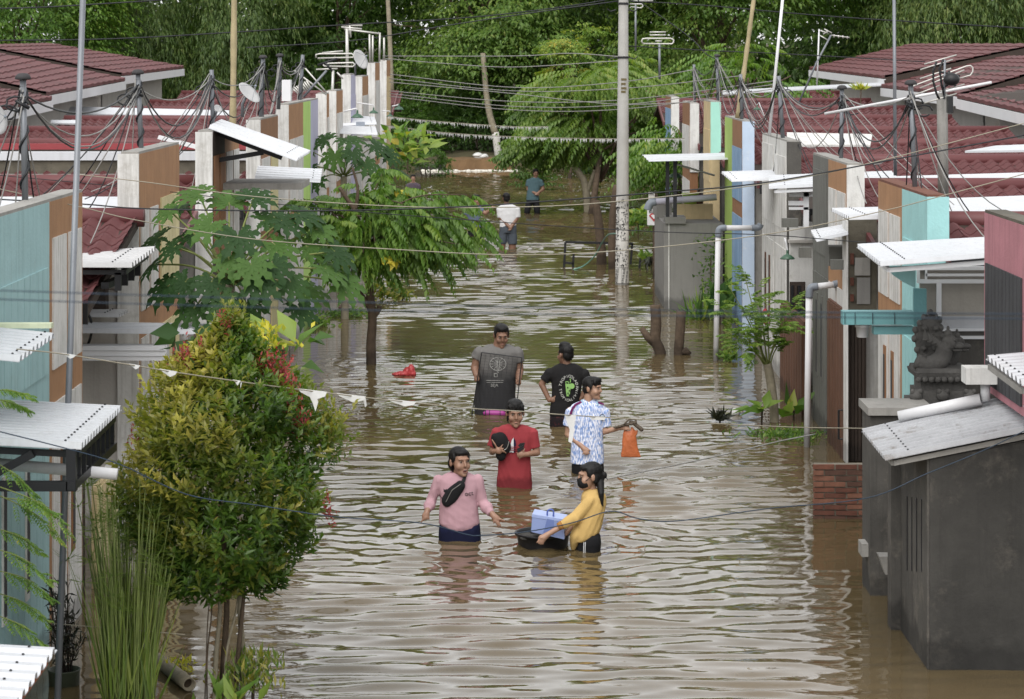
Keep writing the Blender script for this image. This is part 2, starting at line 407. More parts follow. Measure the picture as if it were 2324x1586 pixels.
# shared roof tile: one wave wide, with a rounded nose
TW, TL = .19, .24
def tile_mesh():
    vs = []; fs = []; n = 6
    for j, (y, dz) in enumerate(((0, -.034), (0, .0), (TL*1.12, -.010))):
        for i in range(n+1):
            u = i/n; vs.append((u*TW, y, dz + .028*math.cos(2*math.pi*u)))
    for j in range(2):
        for i in range(n): a = j*(n+1)+i; fs.append((a, a+1, a+n+2, a+n+1))
    me = bpy.data.meshes.new('roof_tile'); me.from_pydata(vs, [], fs); me.materials.append(TILE)
    me.polygons.foreach_set('use_smooth', [i >= n for i in range(len(fs))]); me.update(); return me
TILE_ME = tile_mesh()
TILE_N = [0]

def roof(root, sd, Yr, zr, X0, X1, run=3.0, rise=.5, vis=None, single=True, X0f=None):
    """gable roof, ridge across the street direction; front slope faces the camera"""
    ze = zr - rise
    a0, b = sd*X0, sd*X1; af = sd*(X0f or X0)
    m = MB()
    for ye, s in ((Yr-run, -1), (Yr+run, 1)):
        a = af if s < 0 else a0
        m.hexa([(a,ye,ze-.1),(b,ye,ze-.1),(b,Yr,zr-.1),(a,Yr,zr-.1),(a,ye,ze-.03),(b,ye,ze-.03),(b,Yr,zr-.03),(a,Yr,zr-.03)])
    a = af; rf = m.build('roof', WOODD, root)
    one('ridge_cap', RIDGE, lambda q: q.tube([(a-sd*.05,Yr,zr-.005),(b,Yr,zr-.005)], .085, 10), rf, True)
    one('eave_board', BLACK, lambda q: q.box(a, b, Yr-run-.03, Yr-run-.005, ze-.16, ze+.0), rf)
    if X0f is None: one('verge_board', RIDGE, lambda q: q.hexa([(a-sd*.04,Yr-run,ze-.08),(a,Yr-run,ze-.08),(a,Yr,zr-.08),(a-sd*.04,Yr,zr-.08),(a-sd*.04,Yr-run,ze+.03),(a,Yr-run,ze+.03),(a,Yr,zr+.03),(a-sd*.04,Yr,zr+.03)]), rf)
    ang = math.atan2(rise, run); L = math.hypot(run, rise); nc = int(L/TL)
    y_lo = vis if vis is not None else 0.0          # hidden courses are left out
    ncol = int(math.ceil((X1-(X0f or X0))/TW))
    R = Matrix.Rotation(ang, 4, 'X'); rng = random.Random(int(Yr*10))
    if single and ncol*nc*(1-y_lo) < 320:
        for c in range(nc):
            if c/nc < y_lo: continue
            for k in range(ncol):
                x = (a - TW - k*TW) if sd < 0 else a + k*TW
                d = c*TL
                M = Matrix.Translation((x+rng.uniform(-.004,.004), Yr-run+d*math.cos(ang), ze+d*math.sin(ang)+.004+rng.uniform(-.003,.004))) @ R
                inst(TILE_ME, 'tile', rf, M); TILE_N[0] += 1
    else:
        m = MB(); n = 4
        for c in range(nc):
            if c/nc < y_lo: continue
            d = c*TL; p0 = Vector((0, Yr-run+d*math.cos(ang), ze+d*math.sin(ang)+.004)); p1 = p0 + Vector((0, TL*1.1*math.cos(ang), TL*1.1*math.sin(ang)))
            k = ncol*n; vs = []; fs = []
            for j, (p, dz) in enumerate(((p0,-.036),(p0,.008),(p1,-.012))):
                for i in range(k+1): vs.append((min(a,b)+i*TW/n, p.y, p.z+dz+.03*math.cos(2*math.pi*i/n)))
            for j in range(2):
                for i in range(k): q = j*(k+1)+i; fs.append((q, q+1, q+k+2, q+k+1))
            m.add(vs, fs)
        o = m.build('tile_courses', TILE, rf); o['kind'] = 'stuff'
    return rf

def facade(root, sd, Yn, Yf, ztop, segs, endmat, endz0=-.8, th=.16, cope=CONC):
    endz0 = segs[0][6].get('z0', endz0)
    """street-front screen wall; segs: (Y0, Y1, frame, plank, n, strips, opts)"""
    XF = XL if sd < 0 else XR
    x0, x1 = sd*XF, sd*(XF+th)
    for (ya, yb, fm, pm, n, strips, opt) in segs:
        zw = opt.get('z0', -.8); w = one('wall', fm, lambda q: q.box(x0, x1, ya, yb, zw, ztop), root)
        mg = .09; zb = opt.get('zb', 1.96); zt = ztop - opt.get('band', .26)
        def planks(z0, z1, ya, yb, n, mt):
            wd = (yb-ya)/n
            for i in range(n):
                one('plank', mt, lambda q: q.box(x0, x0-sd*.014, ya+i*wd+.006, ya+(i+1)*wd-.006, z0, z1), w)
        lo = opt.get('low', pm)
        if n:
            if strips:
                mid = (ya+yb)/2
                for (p, q) in ((ya+mg, mid-.05), (mid+.05, yb-mg)):
                    planks(zb, zt, p, q, n, pm)
                    planks(-.5, 1.72, p, q, n, lo)
            else:
                planks(zb, zt, ya+mg, yb-mg, n, pm); (planks(-.5, 1.72, ya+mg, yb-mg, n, lo) if zw < 0 else None)
        if opt.get('slits'):
            sm, dm = opt['slits']
            for fr in (.3, .62):
                y = ya + (yb-ya)*fr
                one('slit_frame', sm, lambda q: q.box(x0-sd*.01, x0-sd*.026, y-.05, y+.07, .55, 1.5), w)
                one('slit', dm, lambda q: q.box(x0-sd*.01, x0-sd*.03, y-.028, y+.048, .6, 1.42), w)
    one('end_face', endmat, lambda q: q.box(x0-sd*.003, x1+sd*.02, Yn-.03, Yn, endz0, ztop+.004), root)
    one('coping', cope, lambda q: q.box(x0+sd*.004, x1-sd*.004, Yn+.01, Yf-.005, ztop, ztop+.022), root)

def house_shell(root, sd, Yn, Ya, Yb, body, zt=2.25, X2=9.5):
    """party wall at Yn and the set-back front wall of the bay"""
    XF = (XL if sd < 0 else XR)
    one('party_wall', body, lambda q: q.box(sd*(XF+.19), sd*X2, Yn+.02, Yn+.16, -.8, zt), root)
    one('front_wall', body, lambda q: q.box(sd*5.2, sd*5.35, Ya, Yb, -.8, zt), root)

def awning(root, A, B, C, D, n, amp, mt, name='awning', frame=None, screws=True):
    A, B, C, D = map(Vector, (A, B, C, D))
    aw = one(name, mt, lambda q: q.corr(A, B, C, D, n, amp), root)
    if screws:
        u = .12; N = Vector((0,0,amp+.004)); m = MB()
        for i in range(n):
            v = (i+.73)/n; p = (B.lerp(C, v)).lerp(A.lerp(D, v), u) + N; m.ell(p, (.008,.008,.006), 5, 4)
        m.build('screws', BLACK, aw)['kind'] = 'stuff'
    if frame:
        dz = Vector((0,0,-.045))
        for (p, q) in ((A,D),(B,C),(A,B),(D,C)):
            ins = (A+B+C+D)/4; one('frame_bar', frame, lambda k: k.bar(p.lerp(ins,.1)+dz, q.lerp(ins,.1)+dz, .03, .035), aw)
    return aw

GP_H = 'terrace houses on the left side of the street'; GP_R = 'terrace houses on the right side of the street'
# ------------------------------------------------------------ LEFT ROW
lY = lambda px: YX(px, -XL)
def H_L(label, Yn): return thing('row_house', label, 'house', (-XL, Yn, -.8), GP_H)
h0 = H_L('near left house with pale blue and ochre plank screen wall and steel pole before it', 13.0)
facade(h0, -1, 12.6, lY(187), 3.15, [
    (12.6, 15.0, BLUE, BLUE, 11, False, dict(band=.45)), (15.0, lY(112), BLUE, BLUE, 10, False, dict(band=.45, slits=(WHITE, DARKP))),
    (lY(112), lY(187), BROWN, PLANKW, 3, True, dict(slits=(BROWN2, DARKP)))], BLUE)
house_shell(h0, -1, 13, 13, 21.3, BEIGE)
h1 = H_L('left house with ochre and cream screen wall behind the papaya', lY(315))
facade(h1, -1, lY(315), lY(407), 3.33, [
    (lY(315), lY(360), BROWN, PLANKW, 3, True, dict(band=.5)), (lY(360), lY(407), BROWN, YELLOW, 5, False, dict(band=.45, low=YELLOW, slits=(BROWN2, DARKP)))], WHITE)
house_shell(h1, -1, lY(315), lY(315), 26.4, BEIGE, 2.15)
h2 = H_L('left house with tilted white awning on black brackets beside the bamboo pole', lY(482))
facade(h2, -1, lY(482), 29.0, 3.37, [(lY(482), 27.6, WOODD, BROWN2, 3, True, {}), (27.6, 29.0, BROWN, PLANKW, 3, True, {})], WHITE)
house_shell(h2, -1, lY(482), lY(482), 31.2, CONC, 2.3)
h3 = H_L('left house with ochre-topped cream screen wall above the starfruit tree', lY(591))
facade(h3, -1, lY(591), lY(631), 3.38, [(lY(591), lY(613), BROWN2, PLANKW, 3, False, dict(band=.5)), (lY(613), lY(631), BROWN2, YELLOW, 3, False, dict(band=.5))], WHITE)
house_shell(h3, -1, lY(591), lY(591), 35.0, CONC, 2.3)
h4 = H_L('left house with ochre, lime green and lilac screen wall', lY(655))
facade(h4, -1, lY(655), lY(722), 3.5, [(lY(655), lY(688), BROWN, PLANKW, 3, True, dict(band=.5)), (lY(688), lY(705), LIME2, LIME2, 0, False, {}), (lY(705), lY(722), LILAC, LILAC, 0, False, {})], WHITE)
house_shell(h4, -1, lY(655), lY(655), 42, CONC, 2.4)
LF = [(741, 747, 3.56, BROWN, PLANKW, 'left house with narrow white end wall just past the lilac wall'),
      (763, 778, 3.58, BROWN, PLANKW, 'left house with ochre-capped plank wall behind the white wall antenna'),
      (796, 807, 3.85, LILAC, LILAC, 'left house with lilac strip and broad white end wall below the far dish'),
      (822, 836, 3.79, BROWN, PLANKW, 'left house with ochre-capped wall behind the green lamp shades'),
      (851, 862, 4.07, BROWN, PLANKW, 'tall far left house end with ochre cap under the cable posts'),
      (877, 886, 4.13, BROWN, TAN, 'farthest left house end with streaked tall white pillar')]
lfar = []
for i, (pn, pf, zt, fm, pm, lb) in enumerate(LF):
    h = H_L(lb, lY(pn)); lfar.append(h)
    facade(h, -1, lY(pn), lY(pf), zt, [(lY(pn), lY(pf), fm, pm, 3, False, dict(band=.4))], WHITE)
    house_shell(h, -1, lY(pn), lY(pn), lY(pn)+4, CONC, 2.6)
# roofs of the left row (ridge every six metres)
left_h = [h0, h1, h2, h3, h4] + lfar
for k, (Yr, zr, vis) in enumerate(((21.2,2.80,0),(28,2.77,.38),(34,2.79,.5),(40,2.8,.5),(46,2.84,.5),(52,2.9,.5),(58,2.98,.5),(64,3.05,.5),(70,3.2,.4))):
    X1 = min(max(4.9, 1200*Yr/F + .3), 9.6)
    roof(left_h[min(k, 9)], -1, Yr, zr, XL+.19, X1, 2.45 if k == 0 else 2.85, .5, vis, Yr < 50, XL-.02 if k == 0 else None)

def slab(q, pts, t):                 # quad plate with thickness
    N = (Vector(pts[1])-Vector(pts[0])).cross(Vector(pts[3])-Vector(pts[0])).normalized()*t
    q.hexa([Vector(p)-N for p in pts] + [Vector(p) for p in pts])
def plate(root, name, mt, pix, t=.03):   # pix: (px,py,Y) x4
    return one(name, mt, lambda q: slab(q, [W(*p) for p in pix], t), root)
# galvanised valley sheets, parapets and fascias between the left roofs
plate(h1, 'valley_sheet', GALV, [(-40,482,25.6),(300,482,25.6),(300,446,27.0),(-40,446,27.0)])
one('parapet', CONC, lambda q: q.box(-8.5, -3.5, 32.9, 33.05, 0, 2.62), h2)
one('parapet', MOSS, lambda q: q.box(-8.5, -3.5, 33.1, 33.25, 0, 2.80), h2)
one('flashing', GALV, lambda q: q.box(-8.5, -3.52, 33.06, 33.32, 2.80, 2.91), h2)
one('flashing', WHITE, lambda q: q.box(-8.5, -3.52, 32.82, 33.08, 2.40, 2.53), h2)
one('fascia', REDF, lambda q: q.box(-9.0, -3.6, 37.95, 38.0, 2.765, 2.86), h3)
one('fascia', CONC, lambda q: q.box(-9.0, -3.6, 38.02, 38.1, 2.55, 2.765), h3)
plate(lfar[1], 'valley_sheet', GALV, [(105,258,57),(520,262,57),(520,250,57.6),(105,240,57.6)])
plate(lfar[0], 'valley_sheet', GALV, [(115,278,51),(180,280,51),(180,272,51.3),(115,272,51.3)])
plate(h3, 'gutter_box', WHITE2, [(357,315,34),(455,341,34),(455,331,34),(360,307,34)], .08)
# awnings of the left row
aw = awning(h0, W(180,602,20.4)+Vector((-.9,0,0)), W(356,565,20.4), W(300,606,19.1), W(180,604,19.1)+Vector((-.9,0,0)), 9, .034, GALVG, frame=BLACK)
for i in range(4):
    p = W(356,565,20.4).lerp(W(300,606,19.1), .25*i+.2) + Vector((-.12,0,-.05)); one('hanger', BLACK, lambda q: q.bar(p, p-Vector((0,0,.14)), .05, .03), aw)
one('frame_bar', BLACK, lambda q: q.bar(W(298,622,20.3), W(238,648,19.2), .06, .05), aw)
awning(h0, Vector((-4.4,20.98,1.90)), Vector((-2.6,20.98,1.88)), Vector((-2.6,20.5,1.87)), Vector((-4.4,20.5,1.89)), 5, .034, GALV)
awning(h0, Vector((-4.4,21.2,1.99)), Vector((-3.36,21.2,1.98)), Vector((-3.4,20.9,1.97)), Vector((-4.4,20.9,1.98)), 4, .03, GALVG)
gb = one('gutter_box', WHITE2, lambda q: q.box(-4.4, -2.93, 20.45, 20.62, 1.655, 1.775), h0)
for zz in (1.69, 1.735): one('groove', GALVG, lambda q: q.box(-4.39, -2.935, 20.443, 20.45, zz, zz+.006), gb)
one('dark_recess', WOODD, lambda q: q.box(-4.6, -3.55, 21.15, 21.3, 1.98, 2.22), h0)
tg = one('gate', TAN, lambda q: q.box(-3.36, -3.32, 19.35, 20.3, -.8, .80), h0)
for i in range(5): one('plank', TAN if i % 2 else YELLOW, lambda q: q.box(-3.32, -3.305, 19.37+i*.185, 19.54+i*.185, -.8, .78), tg)
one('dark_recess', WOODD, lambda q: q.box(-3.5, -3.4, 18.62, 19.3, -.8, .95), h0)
one('door_frame', WHITE, lambda q: q.box(-3.42, -3.33, 20.32, 20.5, -.8, .8), h0)
# three near awnings that stick out from the first left house
aC = awning(h0, Vector((-3.3,15.5,1.99)), Vector((-2.5,15.5,1.95)), Vector((-2.5,14.07,1.93)), Vector((-3.3,14.07,1.97)), 15, .036, GALV, frame=BLACK)
for i in range(9):
    y = 14.12 + 1.33*i/8; one('hanger', BLACK, lambda q: q.box(-2.57, -2.54, y-.012, y+.012, 1.72, 1.92), aC)
one('frame_bar', BLACK, lambda q: q.bar((-2.555,14.05,1.72), (-2.555,15.5,1.72), .045, .05), aC)
one('frame_bar', BLACK, lambda q: q.bar((-3.3,14.09,1.715), (-2.53,14.09,1.715), .05, .055), aC)
one('frame_bar', BLACK, lambda q: q.bar((-2.56,14.09,1.69), (-2.56,14.09,1.93), .055, .05), aC)
one('brace', BLACK, lambda q: q.bar((-3.3,14.1,1.62), (-2.78,14.1,1.90), .04, .045), aC)
awning(h0, Vector((-3.3,15.4,2.46)), Vector((-2.9,15.4,2.42)), Vector((-2.9,14.3,2.40)), Vector((-3.3,14.3,2.44)), 9, .034, GALV)
awning(h0, Vector((-3.3,12.27,1.27)), Vector((-2.3,12.27,1.215)), Vector((-2.3,11.1,1.19)), Vector((-3.3,11.1,1.25)), 8, .034, GALV, frame=mat('rusty_frame', S(150,84,50), var=.4, sc=20))
one('ledge', mat('pale_lime_edge', S(214,222,186), streak=.3), lambda q: q.box(-3.3, -2.93, 15.42, 15.5, 2.47, 2.50), h0)
# tilted awning of the third left house, brackets, canopy slabs
aF = awning(h2, W(477,290,26.6)+Vector((-.02,0,0)), W(673,365,26.6), W(703,347,28.2), W(500,276,28.2), 8, .034, GALV)
one('bracket', BLACK, lambda q: q.bar(W(487,303,27.0), W(490,365,27.0), .06, .05), aF)
one('bracket', BLACK, lambda q: q.bar(W(490,364,27.0), W(598,346,27.0), .06, .05), aF)
one('bracket', BLACK, lambda q: q.bar(W(497,303,27.0), W(640,358,27.0), .05, .05), aF)
awning(h2, W(578,406,28.6), W(727,414,28.6), W(731,388,29.2), W(585,381,29.2), 5, .03, GALV)
one('canopy_slab', CONC, lambda q: q.box(-3.29, -2.42, 27.3, 28.4, 2.71, 2.78), h2)
awning(lfar[1], W(760,286,48), W(855,282,48), W(850,268,49), W(760,262,49), 6, .03, GALV)
awning(lfar[0], W(752,302,45), W(857,306,45), W(852,290,46), W(760,288,46), 6, .03, GALV)
one('canopy_slab', CONC, lambda q: q.box(-3.28, -2.6, 46.2, 47.2, 2.62, 2.7), lfar[1])
one('window_box', mat('pale_blue_box', S(170,180,196), var=.1), lambda q: q.hexa([W(*p) for p in ((808,296,47.5),(828,296,47.5),(828,296,48),(808,296,48),(808,276,47.5),(828,276,47.5),(828,276,48),(808,276,48))]), lfar[1])

# ------------------------------------------------------------ RIGHT ROW
rY = lambda px: YX(px, XR)
def H_R(label, Yn): return thing('row_house', label, 'house', (XR, Yn, -.8), GP_R)
r0 = H_R('near right house with pink screen wall and charcoal planks', 14.5)
facade(r0, 1, 14.2, rY(2234), 3.03, [(14.2, 15.6, PINK, DARKP, 6, False, dict(band=.42, z0=1.74)), (15.6, 16.6, PINK, PINK, 0, False, dict(z0=1.74)), (16.6, rY(2234), PINK, DARKP, 10, False, dict(band=.36, z0=1.74, zb=1.80))], CONC, cope=MOSS)
house_shell(r0, 1, 18.1, 18.1, 20.5, CONCD, 2.0)
r1 = H_R('right house with aqua near half and ochre and white plank half', rY(2104))
facade(r1, 1, rY(2104), rY(1993), 3.0, [(rY(2104), rY(2047), AQUA, AQUA, 6, False, dict(band=.42)), (rY(2047), rY(1993), BROWN, PLANKW, 3, True, dict(slits=(BROWN2, DARKP)))], AQUA, cope=BRICK[0])
house_shell(r1, 1, rY(2104)+.12, rY(2104), 25.5, CONC, 2.1)
r2 = H_R('right house with grey plank wall beside ochre strip and brown gate', rY(1922))
facade(r2, 1, rY(1922), rY(1845), 3.05, [(rY(1922), rY(1880), BROWN, PLANKW, 3, True, dict(band=.3)), (rY(1880), rY(1845), GREYP, GREYP, 6, False, dict(band=.15, slits=(GREYP, DARKP)))], WHITE, endz0=2.35)
house_shell(r2, 1, rY(1922), rY(1922), 31.3, WHITE, 2.1)
r3 = H_R('right house with weathered whitish plank wall behind the white downpipe', rY(1786))
facade(r3, 1, rY(1786), rY(1730), 3.1, [(rY(1786), rY(1758), PLANKW, PLANKW, 5, False, dict(band=.2)), (rY(1758), rY(1730), PLANKW, WHITE, 4, False, dict(band=.1, slits=(WOODB, DARKP)))], CONCD)
house_shell(r3, 1, rY(1786), rY(1786), 37.6, WHITE, 2.1)
r4 = H_R('right house with lime green strip and pale cloud-blue end wall', rY(1685))
facade(r4, 1, rY(1685), rY(1645), 3.2, [(rY(1685), rY(1662), BROWN2, SKYP, 5, False, dict(band=.42)), (rY(1662), rY(1645), LIME, LIME2, 0, False, {})], SKYB)
house_shell(r4, 1, rY(1685), rY(1685), 43.8, CONC, 2.2)
r5 = H_R('right house with tan screen wall and mint green end wall', rY(1613))
facade(r5, 1, rY(1613), rY(1597), 3.39, [(rY(1613), rY(1597), TAN, TAN, 3, False, dict(band=.5))], MINT, endz0=2.4)
house_shell(r5, 1, rY(1613), rY(1613), 49, CONCD, 2.3)
r6 = H_R('farthest right house with ochre-capped wall and peeling white end', rY(1566))
facade(r6, 1, rY(1566), rY(1549), 3.27, [(rY(1566), rY(1549), BROWN2, PLANKW, 4, False, dict(band=.45))], WHITE, endz0=1.9)
house_shell(r6, 1, rY(1566), rY(1566), 58, CONCD, 2.3)
r7 = H_R('hidden-away right house end glimpsed between leaves behind the concrete pole', 55.5)
facade(r7, 1, 55.5, 57.6, 3.3, [(55.5, 57.6, BROWN2, SKYP, 4, False, {})], WHITE)
right_h = [r0, r1, r2, r3, r4, r5, r6, r7, r7]
for k, (Yr, zr, vis) in enumerate(((21.7,2.74,.1),(27.6,2.75,.38),(33.8,2.78,.42),(39.8,2.80,.45),(46,2.84,.45),(52,2.92,.45),(58,3.0,.45),(64,3.08,.45),(70,3.2,.4))):
    X1 = min(max(4.9, 1150*Yr/F + .3), 9.1)
    roof(right_h[k], 1, Yr, zr, XR+.19, X1, 1.15 if k == 0 else 2.85, .2 if k == 0 else .5, vis, Yr < 50)
plate(r1, 'valley_sheet', GALV, [(2140,494,24.5),(2360,478,24.5),(2360,442,25.6),(2140,450,25.6)])
plate(r2, 'valley_sheet', GALV, [(1950,418,29.6),(2360,404,29.6),(2360,390,30.2),(1950,402,30.2)])
plate(r2, 'valley_sheet', GALV, [(1950,440,28.9),(2360,428,28.9),(2360,416,29.2),(1950,424,29.2)])
plate(r3, 'valley_sheet', WHITE, [(1786,328,35),(1975,328,35),(1980,304,36.6),(1786,300,36.6)])
plate(r3, 'valley_sheet', GALV, [(2190,342,36),(2360,340,36),(2360,326,37),(2260,330,37)])
plate(r5, 'valley_sheet', GALV, [(1640,212,62),(2010,192,62),(2010,186,63),(1640,205,63)])
# awnings, gates, gutters of the right row
awning(r0, Vector((4.3,20.16,2.70)), W(1944,561,20.16), W(1998,603,18.83), Vector((4.3,18.83,2.70)), 14, .034, GALV, frame=WHITE2)
awning(r0, Vector((3.4,16.16,2.22)), Vector((3.05,16.16,2.19)), Vector((3.05,15.0,2.17)), Vector((3.4,15.0,2.20)), 9, .034, GALV, frame=CONC)
awning(r0, Vector((3.4,15.7,1.98)), Vector((3.2,15.7,1.95)), Vector((3.2,14.8,1.94)), Vector((3.4,14.8,1.96)), 6, .034, GALV)
one('gutter_box', WHITE, lambda q: q.box(3.165, 3.395, 17.5, 17.7, 1.845, 1.96), r0)
one('gutter_spout', PVC, lambda q: q.tube([(3.32,17.6,1.84),(3.32,17.6,1.72)], .035, 10), r0, True)
awning(r1, Vector((4.6,24.9,2.66)), W(1885,478,24.9), W(1927,498,23.5), Vector((4.6,23.5,2.66)), 9, .034, GALV)
awning(r2, W(1923,511,25.9)+Vector((.02,0,0)), W(1840,526,25.9), W(1853,548,25.2), W(1925,532,25.2), 6, .03, GALV)
awning(r2, Vector((4.6,30.6,2.75)), W(1745,401,30.6), W(1745,428,29.8), Vector((4.6,29.8,2.66)), 6, .034, GALV, frame=WHITE2)
awning(r3, W(1762,388,33.2), W(1636,392,33.6), W(1660,412,32.4), W(1762,408,32.4), 6, .03, GALV)
awning(r4, W(1660,346,42.4), W(1457,351,42.4), W(1472,366,40.3), W(1660,361,40.3), 3, .012, GALV, 'flat_canopy', screws=False)
for px in (1515, 1532): one('canopy_post', BLACK, lambda q: q.bar(W(px,364,40.6), W(px,492,40.6), .06, .06), r4)
# camera-facing bay front between pink and aqua houses: louvre frame over grey panels
Yb = 20.42
def bay(name, mt, x0, x1, y0, y1, d=0.0, t=.05, par=r1):
    a = W(x0, y1, Yb); c = W(x1, y0, Yb); return one(name, mt, lambda q: q.box(a.x, c.x, Yb-d-t, Yb-d, a.z, c.z), par)
PANELG = mat('grey_cladding', S(168,162,152), var=.1, sc=4, streak=.2)
bay('cladding_panel', PANELG, 2086, 2262, 604, 716)
bay('cladding_panel', GALVR, 2134, 2262, 716, 748)
bay('cladding_panel', CONCD, 2105, 2262, 748, 960)
for (a, b_, c, d_) in ((2078,2262,603,611),(2098,2262,619,625),(2078,2262,632,641),(2078,2084,611,632),(2096,2101,611,632),(2122,2133,641,715),(2134,2262,744,749),(2134,2262,760,767)):
    bay('white_rail', WHITE2, a, b_, c, d_, .052, .03)
m = MB(); m.prism([W(*p) for p in ((2009,604,20.2),(2078,603,20.2),(2078,654,20.2),(2050,640,20.2),(2028,625,20.2))], (0,.05,0)); m.build('aqua_board', AQUA, r1)
m = MB(); m.prism([W(*p) for p in ((2074,654,20.25),(2103,656,20.25),(2103,740,20.25),(2074,740,20.25))], (0,.05,0)); m.build('aqua_board', AQUA2, r1)
def chan(x0, x1, y0, y1, Y, t, mt, name, par):
    a = W(x0, y1, Y); c = W(x1, y0, Y); return one(name, mt, lambda q: q.box(a.x, c.x, Y, Y+t, a.z, c.z), par)
g = chan(1913, 2074, 707, 737, 20.0, .14, AQUA2, 'gutter_channel', r1)
for px in (1917, 1940, 1980, 2030): one('gutter_seam', BLACK, lambda q: q.box(W(px,0,19.995).x, W(px+1,0,19.995).x, 19.99, 20.0, W(0,735,20).z, W(0,709,20).z), g)
chan(1983, 2074, 741, 759, 20.05, .12, AQUA2, 'gutter_channel', r1)
one('gutter_spout', PVC, lambda q: q.lathe([(.035,-.085),(.045,-.08),(.05,0),(.06,0),(.06,.03),(.05,.03)], W(1957,742,20.1), 12), r1, True)
# unfinished dark masonry, end of the grey-and-ochre house
chan(1924, 1990, 498, 706, 25.3, .3, MOSS, 'bare_masonry', r2)
one('masonry_edge', WHITE, lambda q: q.box(W(1921,0,25.28).x, W(1925,0,25.28).x, 25.28, 25.6, W(0,1052,25.3).z, W(0,500,25.3).z), r2)
for (a, c) in ((575,600),(630,648),(668,684)): chan(1930, 1938, a, c, 25.27, .05, BRICK[1], 'brick', r2)
chan(1940, 1975, 585, 625, 25.28, .03, CONC, 'patch', r2); chan(1945, 1975, 630, 690, 25.28, .03, PLASTER, 'patch', r2)
gd = chan(1921, 1966, 706, 1050, 25.45, .04, WOODD, 'side_gate', r2)
for i in range(5): chan(1924+i*8, 1930+i*8, 712, 1046, 25.43, .02, WOODD, 'plank', gd)
gt = one('gate', WOODB, lambda q: q.box(3.36, 3.395, 25.5, 26.9, -.7, 1.55), r2)
for i in range(6): one('plank', WOODB, lambda q: q.box(3.345, 3.36, 25.52+i*.23, 25.72+i*.23, -.7, 1.53), gt)
one('gate_handle', BLACK, lambda q: q.tube([(3.34,25.55,.52),(3.30,25.55,.52),(3.30,25.55,.22),(3.34,25.55,.22)], .012, 6), gt)
one('meter_box', GREYP, lambda q: q.box(3.22, 3.39, 25.7, 26.0, 2.0, 2.2), r2)
# cream bay wall and gate of the next house
chan(1793, 1860, 515, 545, 31.1, .1, WHITE, 'bay_wall', r3); chan(1793, 1860, 551, 860, 31.15, .1, WHITE, 'bay_wall', r3); chan(1790, 1860, 545, 551, 31.05, .12, BEIGE, 'ledge', r3)
for i, (a, c) in enumerate(((1793,1845),)):
    q_ = chan(1793, 1828, 640, 870, 30.2, .05, WOODD, 'gate', r3)
    for i in range(4): chan(1795+i*8, 1801+i*8, 648, 866, 30.17, .025, WOODD if i % 2 else BLACK, 'plank', q_)
one('gate', WOODB, lambda q: q.box(3.3, 3.36, 28.7, 31.2, -.6, 1.1), r3)
for i in range(9): one('plank', WOODB, lambda q: q.box(3.28, 3.3, 28.74+i*.27, 28.97+i*.27, -.6, 1.05), r3)
for (a, b_, c, d_) in ((1791,1835,470,476),(1824,1836,432,515),(1790,1824,456,466),(1792,1850,436,446)): chan(a, b_, c, d_, 30.0, .05, WHITE2, 'white_rail', r3)
chan(1776, 1812, 496, 516, 29.6, .12, GREYP, 'gutter_box', r3); chan(1815, 1842, 562, 585, 27.3, .12, GREYP, 'gutter_box', r2)
chan(1887, 1915, 590, 612, 25.0, .1, GREYP, 'gutter_box', r2)

# bare grey wash-house at the right edge, with its own stained awning
wh = thing('wash_house', 'bare dark grey cement wash house with stained metal roof, bottom right', 'outbuilding', (3.3, 17.4, -.8))
one('wall', CONCD, lambda q: q.hexa([(2.77,16.78,-.8),(4.6,16.78,-.8),(4.6,18.1,-.8),(2.77,18.1,-.8),(2.77,16.78,1.44),(4.6,16.78,1.76),(4.6,18.1,1.76),(2.77,18.1,1.40)]), wh)
CONC_SHADE = mat('concrete_front_shade', S(66,64,60), var=.5, sc=1.2, streak=.5, scol=S(44,42,40), dirt=.5, dcol=S(104,98,90))  # stained cement, with the front's shade put into a darker colour
one('front_shade_face', CONC_SHADE, lambda q: q.hexa([(2.785,16.765,-.8),(4.6,16.765,-.8),(4.6,16.78,-.8),(2.785,16.78,-.8),(2.785,16.765,1.435),(4.6,16.765,1.755),(4.6,16.78,1.755),(2.785,16.78,1.435)]), wh)
one('pier', CONCD, lambda q: q.box(2.70, 2.80, 17.95, 18.12, -.8, 1.30), wh)
one('wall', CONCD, lambda q: q.box(2.712, 3.39, 19.1, 19.55, -.8, 1.40), wh)
one('wall', CONCD, lambda q: q.box(2.9, 3.39, 18.1, 19.1, -.8, 1.2), wh)
one('wall_cap', CONC, lambda q: q.box(2.69, 3.2, 19.06, 19.6, 1.40, 1.46), wh)
one('cap_stone', CONC, lambda q: q.box(2.66, 2.73, 19.2, 19.4, .28, .38), wh)
one('bracket', CONC, lambda q: q.hexa([(2.69,18.15,.36),(2.74,18.15,.36),(2.74,18.25,.36),(2.69,18.25,.36),(2.64,18.12,.5),(2.74,18.12,.5),(2.74,18.28,.5),(2.64,18.28,.5)]), wh)
for i in range(4):
    y = 17.0 + i*.21; one('vent_slot', BLACK, lambda q: q.box(2.764, 2.78, y, y+.018, .62-.04*i, 1.12-.03*i), wh)
awning(wh, Vector((3.8,17.84,1.77)), Vector((2.47,17.84,1.462)), Vector((2.47,16.7,1.44)), Vector((3.8,16.7,1.71)), 11, .03, GALVR, frame=CONC)
